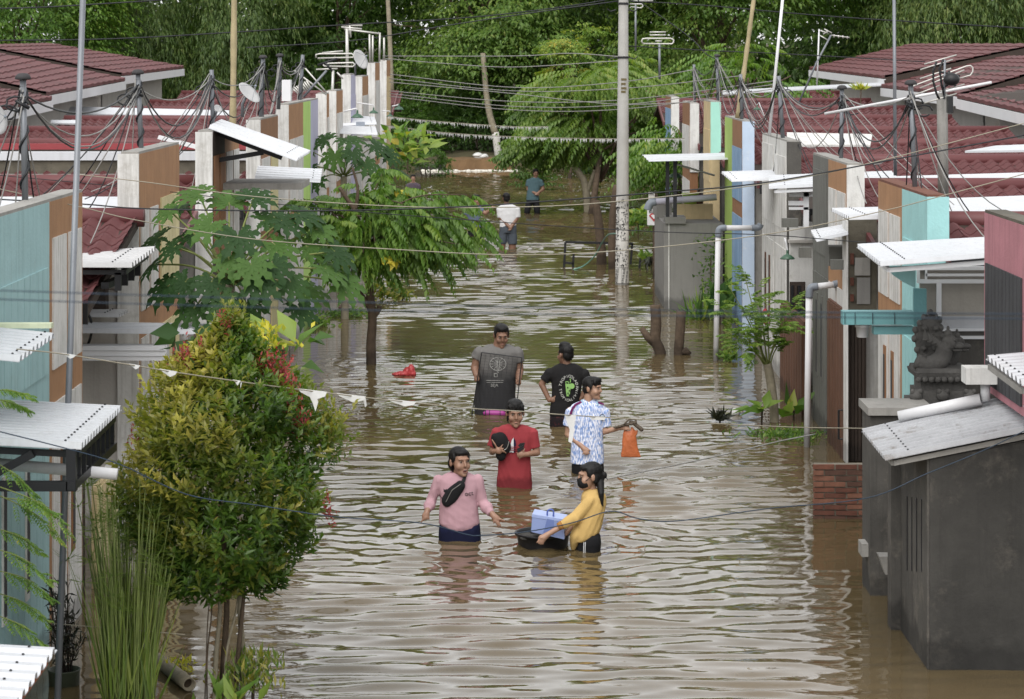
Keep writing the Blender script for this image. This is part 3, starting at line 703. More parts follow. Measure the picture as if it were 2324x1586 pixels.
# low brick wall at the water
bw = thing('brick_wall', 'low unfinished brick wall standing in the flood beside the wash house', 'wall', (2.87, 22.3, -.8))
core = one('mortar_core', MORTAR, lambda q: q.box(2.665, 3.35, 22.30, 22.40, -.8, .49), bw)
rng = random.Random(3); z = .5; row = 0
BRM = {}
for i, bm_ in enumerate(BRICK):
    mm = MB(); mm.box(0,.19,0,.03,0,.042); me = bpy.data.meshes.new('brick'); me.from_pydata(mm.v, [], mm.f); me.materials.append(bm_); BRM[i] = me
while z > -.12:
    z -= .0515; x = 2.65 - (.1 if row % 2 else 0)
    while x < 3.3:
        x0 = max(x, 2.65)
        M = Matrix.Translation((x0+rng.uniform(-.004,.004), 22.277+rng.uniform(0,.012), z)) @ Matrix.Rotation(rng.uniform(-.02,.02), 4, 'Y') @ Matrix.Diagonal(((x+.19-x0)/.19, 1, rng.uniform(.9,1.05), 1))
        inst(BRM[rng.randrange(4)], 'brick', bw, M); x += .202
    row += 1

# ------------------------------------------------------------ big stepped roofs behind both rows
def back_roof(label, pts, side):
    """pts: eave near, eave far, ridge far, ridge near as (px,py,Y)"""
    en, ef, rf_, rn = [W(*p) for p in pts]
    t = thing('back_house', label, 'house', ((en.x+rn.x)/2, en.y, -.8), 'houses behind the street fronts')
    one('roof', WOODD, lambda q: slab(q, [en,ef,rf_,rn] if side < 0 else [ef,en,rn,rf_], .08), t)
    n = 9
    for i in range(n):
        u0, u1 = i/n, (i+1.12)/n; u1 = min(u1, 1.0)
        p = [en.lerp(rn,u0), ef.lerp(rf_,u0), ef.lerp(rf_,u1), en.lerp(rn,u1)]
        up = Vector((0,0,.035)); k = 26; vs = []; fs = []
        for (a, c, dz) in ((p[0],p[1],-.02),(p[0],p[1],.05),(p[3],p[2],.02)):
            for j in range(k+1): vs.append(a.lerp(c, j/k) + Vector((0,0,dz + .012*math.cos(j*math.pi))))
        for r in range(2):
            for j in range(k): q_ = r*(k+1)+j; fs.append((q_, q_+1, q_+k+2, q_+k+1))
        mm = MB(); mm.add(vs, fs); mm.build('tile_course', TILE, t)
    # white boards along the eave and the near gable
    one('fascia', WHITE2, lambda q: q.bar(en-Vector((0,0,.14)), ef-Vector((0,0,.14)), .05, .20), t)
    one('verge_board', WOODD, lambda q: q.bar(en-Vector((0,0,.16)), rn-Vector((0,0,.16)), .05, .2), t)
    w = en.x + (-.6 if side < 0 else .6)
    one('wall', BEIGE, lambda q: q.box(w, w+side*.2, en.y+.4, ef.y-.4, -.8, min(en.z, ef.z)-.2), t)
    one('wall', BEIGE, lambda q: q.prism([Vector((w,en.y+.5,-.8)), Vector((rn.x,en.y+.5,-.8)), Vector((rn.x,en.y+.5,rn.z-.25)), Vector((w,en.y+.5,en.z-.1))], (0,.15,0)), t)
    return t
back_roof('topmost maroon back roof on the left against the trees', [(276,170,62),(417,153,73.5),(105,99,73.5),(-60,103,62)], -1)
back_roof('middle maroon back roof on the left with white eave boards', [(105,214,51.5),(284,181,61.7),(-20,120,61.7),(-160,150,51.5)], -1)
back_roof('lowest maroon back roof at the left edge behind the capped mast', [(-70,262,43),(118,224,51.2),(-90,188,51.2),(-280,200,43)], -1)
back_roof('topmost maroon back roof on the right with loose ridge tiles', [(2008,176,62),(1837,156,78),(2075,100,78),(2370,100,62)], 1)
back_roof('middle maroon back roof on the right behind the big aerial', [(2180,216,51.5),(2000,196,62),(2290,128,62),(2480,128,51.5)], 1)
back_roof('lowest maroon back roof at the right edge with white eave', [(2390,268,43),(2172,220,51.3),(2420,180,51.3),(2600,190,43)], 1)

# ================================================================ STREET OBJECTS
def text_mesh(s, size, mt, M, parent, name='lettering', ext=.002, align='CENTER'):
    cu = bpy.data.curves.new(name, 'FONT'); cu.body = s; cu.size = size; cu.extrude = ext
    cu.align_x = align; cu.align_y = 'CENTER'; cu.resolution_u = 3
    tmp = bpy.data.objects.new('tmp', cu); COL.objects.link(tmp)
    dg = bpy.context.evaluated_depsgraph_get(); me = bpy.data.meshes.new_from_object(tmp.evaluated_get(dg))
    bpy.data.objects.remove(tmp); bpy.data.curves.remove(cu)
    me.name = name; me.materials.clear(); me.materials.append(mt)
    o = bpy.data.objects.new(name, me); COL.objects.link(o); o.parent = parent
    M = M.copy(); M.translation -= ORG[parent.name]; o.matrix_local = M; ORG[o.name] = ORG[parent.name]
    return o
FACE = Matrix.Rotation(math.radians(90), 4, 'X')     # text upright, facing the camera (-Y)

def spline(pts, n=8):
    """Catmull-Rom through world points"""
    P = [Vector(p) for p in pts]; P = [P[0]*2-P[1]] + P + [P[-1]*2-P[-2]]; out = []
    for i in range(1, len(P)-2):
        for j in range(n):
            t = j/n; a, b, c, d = P[i-1:i+3]
            out.append(.5*((2*b) + (c-a)*t + (2*a-5*b+4*c-d)*t*t + (3*b-a-3*c+d)*t*t*t))
    out.append(P[-2]); return out
def pix_path(pts, Y0, Y1=None):
    Y1 = Y0 if Y1 is None else Y1; x0, x1 = pts[0][0], pts[-1][0]
    return [W(p[0], p[1], Y0+(Y1-Y0)*(p[0]-x0)/((x1-x0) or 1)) for p in pts]
def wire(name, label, pts, Y0, Y1=None, r=.007, mt=None, cat='cable', group=None, n=8):
    path = spline(pix_path(pts, Y0, Y1), n)
    return tag(one(name, mt or WIRE, lambda q: q.tube(path, r, 5), None, True), label, cat, group)

# ---------------- concrete electricity pole with pasted posters
cp = thing('electricity_pole', 'tall pale concrete electricity pole plastered with posters at its foot', 'pole', tuple(G(1412,645)))
pb = G(1412,645); prad = lambda z: .128 - .0075*z
one('shaft', POLEC, lambda q: q.tube([(pb.x-.03*0, pb.y, z) if z < 0 else (pb.x+.0038*z*1.2, pb.y, z) for z in (-.8, 0, 2, 4, 6, 8.5)], [prad(z) for z in (-.8,0,2,4,6,8.5)], 20), cp, True)
for py in (8, 130): 
    p = W(1413, py, pb.y); one('steel_band', BLACK, lambda q: q.lathe([(prad(p.z)+.002,-.02),(prad(p.z)+.012,-.02),(prad(p.z)+.012,.02),(prad(p.z)+.002,.02)], (pb.x+.0045*p.z, pb.y, p.z), 20), cp)
for py, sx in ((22,-1),(22,1),(130,-1),(130,1)):
    p = W(1413+sx*15, py, pb.y-.05); one('cable_hook', BLACK, lambda q: q.tube([p, p+Vector((sx*.1,0,-.03)), p+Vector((sx*.16,0,.02))], .012, 6), cp)
def poster(z0, z1, a0, a1, mt=PAPER):
    m = MB(); n = 8; vs = []; fs = []
    for z in (z0, z1):
        for rr in (.001, .006):
            for i in range(n+1):
                a = math.radians(a0+(a1-a0)*i/n); r = prad(z)+rr; vs.append((pb.x+.0045*z+r*math.sin(a), pb.y-r*math.cos(a), z))
    k = n+1
    for i in range(n): fs += [(k+i, k+i+1, 3*k+i+1, 3*k+i), (2*k+i, 2*k+i+1, i+1, i), (i,i+1,k+i+1,k+i), (2*k+i,3*k+i,3*k+i+1,2*k+i+1)]
    m.add(vs, fs); return m.build('poster', mt, cp)
def pole_text(s, size, z, a, rot, par=cp):
    a = math.radians(a); r = prad(z)+.009
    M = Matrix.Translation((pb.x+.0045*z+r*math.sin(a), pb.y-r*math.cos(a), z)) @ Matrix.Rotation(a, 4, 'Z') @ FACE @ Matrix.Rotation(math.radians(rot), 4, 'Z')
    return text_mesh(s, size, INK, M, par)
z_of = lambda py: W(0, py, pb.y-.1).z
rng = random.Random(12)
for (p0, p1, a0, a1) in ((642,608,-75,-8),(642,612,-5,62),(606,560,-78,-30),(606,548,-26,50),(556,520,-72,-12),(545,512,-8,58),(516,476,-70,-40),(508,474,-30,25),(470,448,-80,-45),(505,480,30,60)):
    poster(z_of(p0), z_of(p1), a0, a1)
for s_, py, a, sz in (('0 840 184 537',625,-60,.042),('KURAS WC',625,-42,.055),('SUMUR BOR',626,8,.052),('828 340 901',627,36,.045)): pole_text(s_, sz, z_of(py), a, 82)
# poster print too small to read: short dark strokes on the sheets
m = MB()
for _ in range(190):
    py = rng.uniform(452, 604); a = math.radians(rng.choice([rng.uniform(-74,-36), rng.uniform(-28,50)])); z = z_of(py); r = prad(z)+.008
    if 545 < py < 560: continue
    c = Vector((pb.x+.0045*z+r*math.sin(a), pb.y-r*math.cos(a), z)); t = Vector((math.cos(a), math.sin(a), 0))
    w, h = rng.choice(((.012,.03),(.03,.010),(.008,.05),(.02,.018)))
    m.bar(c-t*w/2, c+t*w/2, .004, h)
o = m.build('poster_print', INK, cp); o['kind'] = 'stuff'
for i, py in enumerate((180,190,200,208)):
    z = z_of(py); c = Vector((pb.x+.0045*z+.01, pb.y-prad(z)-.001, z)); one('stencil_mark', mat('pole_stencil', S(110,96,60), var=.3), lambda q: q.box(c.x-.05, c.x+.05-.015*(i%2), c.y-.004, c.y+.01, z-.02, z+.02), cp)

# ---------------- plain poles
def pole(name, label, a, b, r0, r1, mt, n=9, nodes=0, cat='pole'):
    a, b = Vector(a), Vector(b); k = max(2, nodes*3+1)
    pts = []; rs = []
    for i in range(k):
        t = i/(k-1); pts.append(a.lerp(b, t)); r = r0+(r1-r0)*t
        rs.append(r*(1.18 if nodes and i % 3 == 0 else 1))
    return tag(one(name, mt, lambda q: q.tube(pts, rs, n), None, True), label, cat)
p = G(118, 1640); p2 = W(190, -60, p.y); pole('steel_pole', 'slanting grey steel pole in front of the pale blue left wall', (p.x+.0, p.y, -.8), p2, .022, .019, STEEL)
b_ = W(524, 470, 30.6); pole('bamboo_pole', 'upright bamboo pole behind the tilted white awning', (b_.x-.02, 30.6, -.8), W(532,-60,30.6), .042, .036, BAMBOO, 9, 7)
pole('bamboo_pole', 'leaning bamboo pole beside a grey mast on the right roofs', W(1674,268,38.6), W(1716,-40,38.6), .038, .03, BAMBOO, 9, 6)
pole('white_pole', 'slanting thin white pole on the right roofs', W(1746,306,33.5), W(1780,-40,33.5), .022, .02, PVC)
pole('steel_pole', 'thin upright grey pole before the right back roofs', W(2032,398,29.5), W(2029,-40,29.5), .022, .02, STEEL)
pole('wooden_post', 'square weathered wooden post carrying the big aerial', W(2141,455,22.6), W(2138,212,22.6), .05, .05, CONC, 4)
# ---------------- service masts with rain caps
CAP = mat('mast_cap', S(62,60,62), var=.2)
MASTS = [('l',52,180,57,462,17.2,1),('l',313,168,321,352,22.3,1),('l',480,158,483,300,27.2,0),('l',597,132,591,278,32.3,1),('l',635,128,632,248,34.8,1),('l',687,124,680,238,38.4,0),
         ('r',1575,146,1577,232,50,0),('r',1627,128,1630,234,44.4,1),('r',1681,168,1684,275,38.4,0),('r',1767,172,1777,316,32.4,0),('r',1911,202,1909,368,27.0,1),('r',2067,192,2077,432,21.9,1)]
near_of = ['above the pale blue wall','above the ochre and cream wall','next to the bamboo pole','nearest left of the cabinet','just behind the cabinet','by the tangle of left cables',
           'behind the concrete pole','near the mint wall','next to the leaning bamboo','by the slanting white pole','above the grey and ochre right wall','left of the big aerial']
MTOP = []
for (sd, x0, y0, x1, y1, Y, cap), nm in zip(MASTS, near_of):
    a, b2 = W(x1, y1, Y), W(x0, y0, Y); r = .023 if Y < 30 else .028
    t = thing('service_mast', ('grey capped service mast ' if cap else 'grey uncapped service mast ') + nm, 'mast', tuple(a), 'service masts on the house fronts')
    one('pipe', STEEL, lambda q: q.tube([a, b2], r, 9), t, True)
    if cap: one('rain_cap', CAP, lambda q: q.lathe([(.0,.045),(.03,.042),(.05,.028),(.058,.005),(.05,0),(.02,-.004),(.018,-.04),(r,-.05)], b2, 14), t, True)
    hel = [a.lerp(b2, k/24) + Vector((math.cos(k*.9)*(r+.008), math.sin(k*.9)*(r+.008), 0)) for k in range(2, 23)]
    one('cable_wrap', WIRE, lambda q: q.tube(hel, .009, 5), t, True)
    one('cable_clamp', BLACK, lambda q: q.tube([b2-Vector((.03,0,.10)), b2-Vector((-.03,0,.12)), b2-Vector((.04,.03,.15)), b2-Vector((-.05,.03,.2))], .014, 6), t, True)
    for k in range(2):      # coiled service loops
        rr = random.Random(int(x0)+k); c = b2 - Vector((.07*(1 if sd == 'l' else -1)*(k+.6), .02, .17+.06*k))
        lp = [c + Vector((math.cos(u)*.075*rr.uniform(.8,1.1), .01*math.sin(3*u), math.sin(u)*.05)) for u in np.linspace(0, 5.6, 14)]
        one('cable_loop', WIRE, lambda q: q.tube(lp, .0075, 5), t, True)
    MTOP.append((sd, b2 - Vector((0,0,.07)), Y))
# sagging service drops between successive masts, and fans down to the eaves
def sag(a, b, d, n=12, rr=None):
    a, b = Vector(a), Vector(b); return [a.lerp(b, i/n) - Vector((0,0,d*4*(i/n)*(1-i/n))) for i in range(n+1)]
rng = random.Random(9); mname = {(M_[0],round(M_[5],1)): nm for M_, nm in zip(MASTS, near_of)}
for sd in 'lr':
    ms = [(p, Y) for s_, p, Y in MTOP if s_ == sd]; ms.sort(key=lambda v: v[1])
    sidew = 'left' if sd == 'l' else 'right'
    for i in range(len(ms)-1):
        for k in range(4):
            a, b2 = ms[i][0], ms[i+1][0]; j = Vector((rng.uniform(-.03,.03), 0, rng.uniform(-.06,.02)))
            path = sag(a+j, b2+j, rng.uniform(.1,.75))
            mt, r, nm = ((WIREG,.006,'thin grey') if k % 2 else (WIRE,.008,'black'))
            tag(one('service_cable', mt, lambda q: q.tube(path, r, 5), None, True), f'{nm} service cable to mast {mname[(sd,round(ms[i+1][1],1))]}', 'cable', f'{nm} service cables between {sidew} masts')
    for i, (a, Y) in enumerate(ms):
        s_ = -1 if sd == 'l' else 1
        for k in range(7):
            e = Vector((a.x + s_*rng.uniform(-.1, 1.3)*min(1, 25/Y+.3), a.y + rng.uniform(-2.2, .8), 2.62+rng.uniform(-.12,.12)))
            if Y < 19: e.y = a.y + rng.uniform(-.3, 2.0)
            path = sag(a + Vector((rng.uniform(-.02,.02), -.03, rng.uniform(-.05,.03))), e, rng.uniform(.03,.25), 9)
            mt, r, nm = ((WIRE,.006,'black') if k % 3 == 0 else (WIREG,.0055,'pale grey'))
            tag(one('drop_cable', mt, lambda q: q.tube(path, r, 5), None, True), f'{nm} drop cable from mast {mname[(sd,round(Y,1))]}', 'cable', f'{nm} drop cables on the {sidew} roofs')

# ---------------- cables across the street
for i, pts in enumerate([
    [(868,127),(1162,127),(1290,121),(1402,128)], [(868,132),(1000,143),(1162,152),(1402,138)], [(884,168),(1162,198),(1400,187),(1575,158)],
    [(884,178),(1162,206),(1420,200),(1681,172)], [(884,186),(1162,212),(1300,228),(1420,237),(1560,232)], [(884,206),(1162,230),(1420,226),(1767,182)],
    [(884,212),(1162,241),(1420,237),(1767,190)], [(884,218),(1162,249),(1420,247),(1767,200)]]):
    wire('street_cable', ('topmost','second','third','fourth','fifth','sixth','seventh','lowest')[i] + ' grey cable of the bundle sagging across the street before the trees', pts, 56, 44, .0085, WIREG, group='grey cables across the street')
wire('overhead_line', 'upper black line crossing the top left corner', [(-40,20),(100,16),(220,9),(360,0),(420,-8)], 40, 40, .012)
wire('overhead_line', 'long black line running over the left roofs to the pole top', [(-40,92),(250,88),(530,73),(750,58),(1080,38),(1300,12),(1405,-6)], 44, 46, .012)
wire('overhead_line', 'second black line through the left trees to the pole top', [(560,108),(800,92),(1000,60),(1200,30),(1405,2)], 60, 46, .012)
wire('overhead_line', 'black line from the pole over the right trees', [(1425,2),(1600,12),(1900,38),(2360,66)], 46, 40, .011)
wire('overhead_line', 'lower black line through the right trees', [(1425,104),(1600,114),(1800,123),(2100,140)], 46, 44, .010)
wire('overhead_line', 'black line dropping from the pole to the capped right mast', [(1440,-5),(1560,80),(1600,120),(1626,134)], 46, 44.5, .009)
wire('near_cable', 'straw coloured rope sagging over the street, upper one', [(170,395),(330,413),(580,446),(900,468),(1162,470),(1400,457),(1743,416),(2000,364),(2360,270)], 21, 21, .0044, ROPE, 'rope')
wire('near_cable', 'straw coloured rope sagging over the street, lower one', [(-40,420),(189,471),(318,501),(581,543),(900,566),(1162,578),(1412,568),(1743,531),(1993,481),(2143,443),(2360,385)], 18, 18, .0038, ROPE, 'rope')
wire('near_cable', 'black cable beside the upper rope', [(-40,450),(188,463),(320,473),(581,478),(806,477),(1000,471),(1162,462),(1500,436),(1743,413),(2080,352),(2360,300)], 20, 20, .006, WIRE)
wire('near_cable', 'thin dark cable under the ropes on the right', [(-40,394),(320,428),(700,470),(1162,506),(1500,526),(1743,533),(2000,552),(2360,568)], 24, 20, .004, WIRE)
wire('near_cable', 'out of focus blue-black cable high in front, upper one', [(-60,657),(400,672),(1180,697),(1800,708),(2400,713)], 5.5, 5.5, .0014, WIREB)
wire('near_cable', 'out of focus blue-black cable high in front, lower one', [(-60,677),(400,692),(1180,712),(1800,719),(2400,724)], 5.5, 5.5, .0014, WIREB)
wire('near_cable', 'dark cable drooping from the near left awning past the round shrub', [(-30,972),(160,1020),(275,1055),(425,1122),(581,1146),(756,1172),(956,1187),(1056,1212),(1091,1215),(1190,1207),(1296,1187),(1386,1160),(1450,1177),(1537,1182),(1743,1154),(1968,1130),(2105,1074),(2243,1017),(2360,960)], 13.2, 15, .0034, WIREB)
wire('near_cable', 'dark slack line low over the water on the right', [(1380,1086),(1500,1062),(1640,1032),(1760,1003),(1850,985)], 20.5, 22, .006, WIREG)
wire('near_cable', 'thin pale line tied between the steel pole and the reeds', [(120,1415),(260,1426),(420,1440)], 15.6, 15.6, .003, ROPE)
wire('black_hose', 'black hose looped on the left party wall', [(190,700),(205,722),(208,752),(200,780),(186,798)], 20.9, 20.9, .012, BLACK, 'hose')
# bunting string with torn white plastic
bun = thing('bunting_string', 'string of torn white plastic strips slung over the flooded street', 'bunting', tuple(W(700,890,17.5)))
bpath = [(38,792),(142,803),(291,827),(400,845),(581,871),(681,884),(831,902),(943,914),(1071,927),(1162,932),(1340,945),(1743,967),(1960,972),(2360,975)]
bY = lambda px: 14.4 + (px-38)/1900*4.2
one('string', ROPE, lambda q: q.tube(spline([W(x, y, bY(x)) for x, y in bpath], 6), .004, 5), bun, True)
def on_b(px):
    for (x0,y0),(x1,y1) in zip(bpath, bpath[1:]):
        if x0 <= px <= x1: return y0+(y1-y0)*(px-x0)/(x1-x0)
def strip(par, pts, Y, mt=PLASTIC_W):
    m = MB(); m.prism([W(x, y, Y) for x, y in pts], (0,.006,0)); return m.build('plastic_strip', mt, par)
for x0, x1, hang in ((292,318,7),(362,402,10),(528,546,9),(676,742,16),(764,830,12),(880,944,8),(140,172,6)):
    y0, y1 = on_b(x0), on_b(x1); strip(bun, [(x0,y0-2),(x1,y1-2),(x1-4,y1+hang*.5),(x0+(x1-x0)*.6,y1+hang),(x0+6,y0+hang*.4)], bY((x0+x1)/2))
strip(bun, [(698,890),(716,892),(722,912),(716,934),(710,915)], bY(708)); strip(bun, [(823,902),(830,903),(832,920),(829,925)], bY(828)); strip(bun, [(545,868),(549,868),(546,882)], bY(546))
strip(bun, [(1281,940),(1308,943),(1304,962),(1302,985),(1298,1006),(1290,1002),(1293,975),(1286,958)], bY(1295))
strip(bun, [(1335,945),(1375,948),(1372,953),(1345,953)], bY(1350))
for i, (pts, Y0, nm) in enumerate((([(880,264),(1000,276),(1162,287),(1245,287)], 60, 'upper'), ([(868,283),(1000,300),(1162,310),(1400,315),(1600,313),(1695,310)], 54, 'lower'))):
    t = thing('bunting_string', f'{nm} far string fringed with white plastic before the trees', 'bunting', tuple(W(pts[0][0], pts[0][1], Y0)))
    path = spline(pix_path(pts, Y0, Y0-4 if i else Y0), 10)
    one('string', ROPE, lambda q: q.tube(path, .008, 5), t, True)
    rr = random.Random(i); fr = MB()
    for k in range(len(path)-1):
        a, c = path[k], path[k+1]
        for u in np.linspace(0, 1, 9)[:-1]:
            if rr.random() < .3: continue
            p = a.lerp(c, u); d = (c-a)/9; h = rr.uniform(.03,.10) * (1.8 if rr.random() < .1 else 1)
            fr.prism([p, p+d*rr.uniform(.8,1.3), p+d*rr.uniform(.2,.8)-Vector((0,0,h))], (0,.01,0))
    o = fr.build('plastic_fringe', PLASTIC_W, t); o['kind'] = 'stuff'

# ---------------- aerials
def aerial(name, label, Y, rods, r=.008, mt=ALU, extra=None, blk=()):
    P = lambda p: W(p[0], p[1], Y + (p[2] if len(p) > 2 else 0))
    base = P(rods[0][0]); t = thing(name, label, 'aerial', tuple(base))
    for k, rd in enumerate(rods):
        one('mast' if k == 0 else 'rod', STEEL if k == 0 and extra != 'white' else mt, lambda q: q.tube([P(p) for p in rd], r*(1.6 if k == 0 else 1), 6), t, True)
    for rd in blk: one('bracket', BLACK, lambda q: q.tube([P(p) for p in rd], r*1.5, 6), t, True)
    return t
c4 = lambda *pts: [(x*.25+1743, y*.25) for x, y in pts]
big = aerial('tv_aerial', 'big rod and loop television aerial on the wooden post, right', 22.4, [
    c4((1600,900),(1605,540)), c4((1420,582),(1712,498)), c4((1382,632),(1676,540)), c4((1380,714),(1662,620)), c4((1380,800),(1782,634)), c4((1420,936),(1712,848)), c4((1550,830),(1784,764)),
    c4((1330,862),(1300,852),(1288,826),(1296,795),(1330,775),(1800,600),(1840,594),(1858,614),(1860,648),(1838,682),(1700,722)), c4((1330,862),(1560,775))], .0075, ALU,
    blk=[c4((1530,560),(1500,640),(1500,740),(1530,850),(1555,900)), c4((1592,540),(1555,620),(1575,760),(1600,870)), c4((1560,650),(1740,690)), c4((1590,800),(1730,690)), c4((1640,640),(1700,780))])
one('amplifier', BLACK, lambda q: q.ell(W(2160,180,22.35), (.075,.06,.06), 10, 8), big, True)
one('amplifier', BLACK, lambda q: q.box(W(2150,0,22.3).x, W(2161,0,22.3).x, 22.25, 22.35, W(0,256,22.3).z, W(0,218,22.3).z), big)
tag(one('white_conduit', PVC, lambda q: q.tube([W(1872,258,24.5), W(2250,187,23.6)], .014, 8), None, True), 'long white conduit leaning across the right roof', 'pipe')
c3 = lambda *pts: [(x*.25+1162, y*.25) for x, y in pts]
aerial('tv_aerial', 'loop aerial with two flat bars before the right trees', 53, [c3((1340,720),(1338,395)), c3((1250,291),(1397,290)), c3((1250,317),(1397,317)),
    c3((1190,395),(1176,375),(1186,352),(1215,348),(1440,347),(1468,362),(1466,385),(1450,398),(1190,395)), c3((1300,372),(1360,372))], .018, ALU)
aerial('tv_aerial', 'small aerial at the top edge beside the concrete pole', 58, [c3((1122,460),(1122,40)), c3((1070,35),(1180,35),(1190,55),(1170,72),(1080,60)), c3((1030,10),(1280,6))], .016, ALU)
aerial('tv_aerial', 'zigzag yagi aerial on a slanting stick above the right back roof', 60, [c4((270,955),(445,560),(572,318)), c4((575,318),(740,340)), c4((470,275),(545,300)), c4((510,262),(580,300)), c4((500,310),(545,280)), c4((470,320),(545,365)), c4((600,312),(600,340)), c4((640,318),(640,345)), c4((680,322),(680,348)), c4((720,328),(720,352))], .016, ALU)
pole('white_pole', 'short thin white post beside the zigzag aerial', W(1854,193,60), W(1859,66,60), .02, .018, PVC)
c2 = lambda *pts: [(x*.25+581, y*.25) for x, y in pts]
aerial('tv_aerial', 'white loop aerial cluster on a white mast above the left houses', 44.5, [c2((690,960),(700,640)), c2((545,525),(545,495),(580,488),(870,486),(890,505),(880,520),(560,528)), c2((600,480),(790,462)), c2((610,585),(620,575),(880,568),(898,585),(880,605),(620,600),(610,585)), c2((545,630),(740,622)), c2((735,655),(790,715))], .017, ALU, 'white', blk=[c2((560,590),(740,530)), c2((620,560),(700,650))])
yg = [c2((430,880),(640,640)), c2((350,640),(640,860)), c2((440,610),(640,840))]
for k in range(8): yg.append(c2((330+k*18,790-k*10+10),(350+k*18+30,850-k*6)))
aerial('tv_aerial', 'fallen comb-like yagi aerial over the left maroon roof', 40.5, yg, .014, ALU)
hf = aerial('cable_rack', 'white H-shaped cable rack on the far left house ends', 50, [c2((830,690),(825,260)), c2((805,265),(1125,305)), c2((780,228),(965,230)), c2((775,245),(960,262)), c2((850,215),(860,340)), c2((1058,570),(1060,320)), c2((1120,560),(1125,295)), c2((1163,550),(1162,340)), c2((1035,570),(1030,310))], .022, ALU, 'white')
# ---------------- dishes
def dish(label, px, py, Y, r, nx, nz, ny=-.5):
    c = W(px, py, Y); n_ = Vector((nx, ny, nz)).normalized(); R = n_.to_track_quat('Z', 'Y').to_matrix()
    t = thing('satellite_dish', label, 'dish', tuple(c-Vector((0,0,r*1.3))))
    one('reflector', mat('dish_white', S(190,190,190), rough=.4, var=.08, bump=0), lambda q: q.lathe([(0,0),(r*.4,r*.03),(r*.75,r*.11),(r,r*.2),(r*.99,r*.23),(r*.74,r*.14),(r*.4,r*.06),(0,r*.03)], c, 28, R), t, True)
    f = c + n_*r*.95; one('feed_horn', PVCG, lambda q: q.ell(f, (r*.1,r*.1,r*.1), 8, 6), t, True)
    for a in (0, 2.1, 4.2): one('feed_arm', STEEL, lambda q: q.tube([c + R @ Vector((math.cos(a)*r*.9, math.sin(a)*r*.9, r*.2)), f], r*.02, 5), t)
    one('stand', STEEL, lambda q: q.tube([c - n_*.02, c - n_*.1 - Vector((0,0,.05)), c - n_*.1 - Vector((0,0,r*1.3))], .02, 7), t, True)
dish('large white satellite dish tilted on the left roofs by the bamboo', 562, 214, 29.6, .16, .62, .62, -.32)
dish('white satellite dish cut by the left edge', -14, 272, 17.0, .11, .9, .25, -.5)
dish('white satellite dish among the far left posts', 815, 136, 47, .2, .75, .4, -.5)
dish('small white dish behind the uncapped left mast', 494, 247, 27.6, .05, .5, .5, -.6)
tag(one('cabinet', WHITE2, lambda q: q.box(W(641,0,33.6).x, W(661,0,33.6).x, 33.5, 33.7, W(0,229,33.6).z, W(0,181,33.6).z), None), 'upright pale metal cabinet on the left house row', 'cabinet')
# ---------------- green enamel lamp shades
def lamp(label, px, py, Y, w, arm):
    c = W(px, py, Y); r = w*Y/F/2
    t = thing('wall_lamp', label, 'lamp', tuple(c), 'green enamel lamps')
    one('shade', GREENL, lambda q: q.lathe([(r*.15,r*.75),(r*.2,r*.55),(r*.55,r*.4),(r,0),(r*.97,-.01),(r*.5,r*.33),(.0,r*.4)], c, 18), t, True)
    one('neck', GREENL, lambda q: q.tube([c+Vector((0,0,r*.6)), c+Vector((0,0,r*1.1))], r*.16, 8), t, True)
    one('bulb', PVC, lambda q: q.ell(c+Vector((0,0,r*.1)), (r*.22,r*.22,r*.26), 8, 6), t, True)
    if arm: one('arm', PVC, lambda q: q.tube([c+Vector((0,0,r*1.05))] + [W(x, y, Y) for x, y in arm], r*.13, 7), t, True)
lamp('green lamp shade on a white arm, left house row, nearest', 811, 266, 47.2, 30, [(808,246),(780,253)])
lamp('green lamp shade on a brown arm, second on the left', 848, 256, 51, 22, [(847,238),(810,233)])
lamp('green lamp shade farthest on the left by the tall pillar', 905, 248, 60, 24, [(903,238),(890,241)])
lamp('small green lamp shade under the farthest left one', 885, 264, 60.5, 16, [(885,252),(866,251)])
lamp('green lamp shade on a white arm beside the flat white canopy', 1533, 401, 41.5, 34, [(1532,374),(1540,374),(1622,398)])
lamp('green lamp shade hanging before the grey plank wall', 1787, 586, 29.2, 34, [(1787,566),(1784,552),(1781,540)])
lamp('green lamp shade on a bare white bracket on the right roofs', 1718, 248, 36, 18, [(1722,232),(1738,272)])

# ---------------- drain pipes
def pvc(label, segs, Y, r, elbows=(), name='drain_pipe', end=None, Y1=None, mt=PVC):
    Y1 = Y if Y1 is None else Y1
    P = lambda p: W(p[0], p[1], p[2] if len(p) > 2 else Y)
    t = thing(name, label, 'pipe', tuple(P(segs[0][0])))
    for s_ in segs: one('pipe', mt, lambda q: q.tube([P(p) for p in s_], r, 14), t, True)
    for e_ in elbows: one('elbow', PVCG, lambda q: q.tube(spline([P(p) for p in e_], 5), r*1.22, 14), t, True)
    return t
def to_bed(px, py): g = G(px, py); return g.y
Y = to_bed(1626, 818); pvc('white drain pipe rising from the flood and bending right, farther one', [[(1630,528),(1624,835)],[(1644,517),(1712,517)]], Y, .037, [[(1630,538),(1631,524),(1636,518),(1648,517)],[(1706,517),(1722,516),(1727,508)]])
Y = to_bed(1833, 1014); pvc('white drain pipe rising from the flood before the brown gate, nearer one', [[(1836,668),(1831,1040)],[(1852,650),(1898,645)]], Y, .034, [[(1836,676),(1838,660),(1842,652),(1856,650)],[(1892,646),(1906,642),(1913,632),(1915,600)]])
Yp = 18.55; t = thing('loose_pipe', 'big loose pale plastic pipe lying on the stained metal roof', 'pipe', tuple(W(2040,948,Yp)))
m = MB(); a = W(2040,946,17.75); b2 = W(2226,906,17.6); d = (b2-a).normalized(); R = d.to_track_quat('Z','Y').to_matrix(); L = (b2-a).length
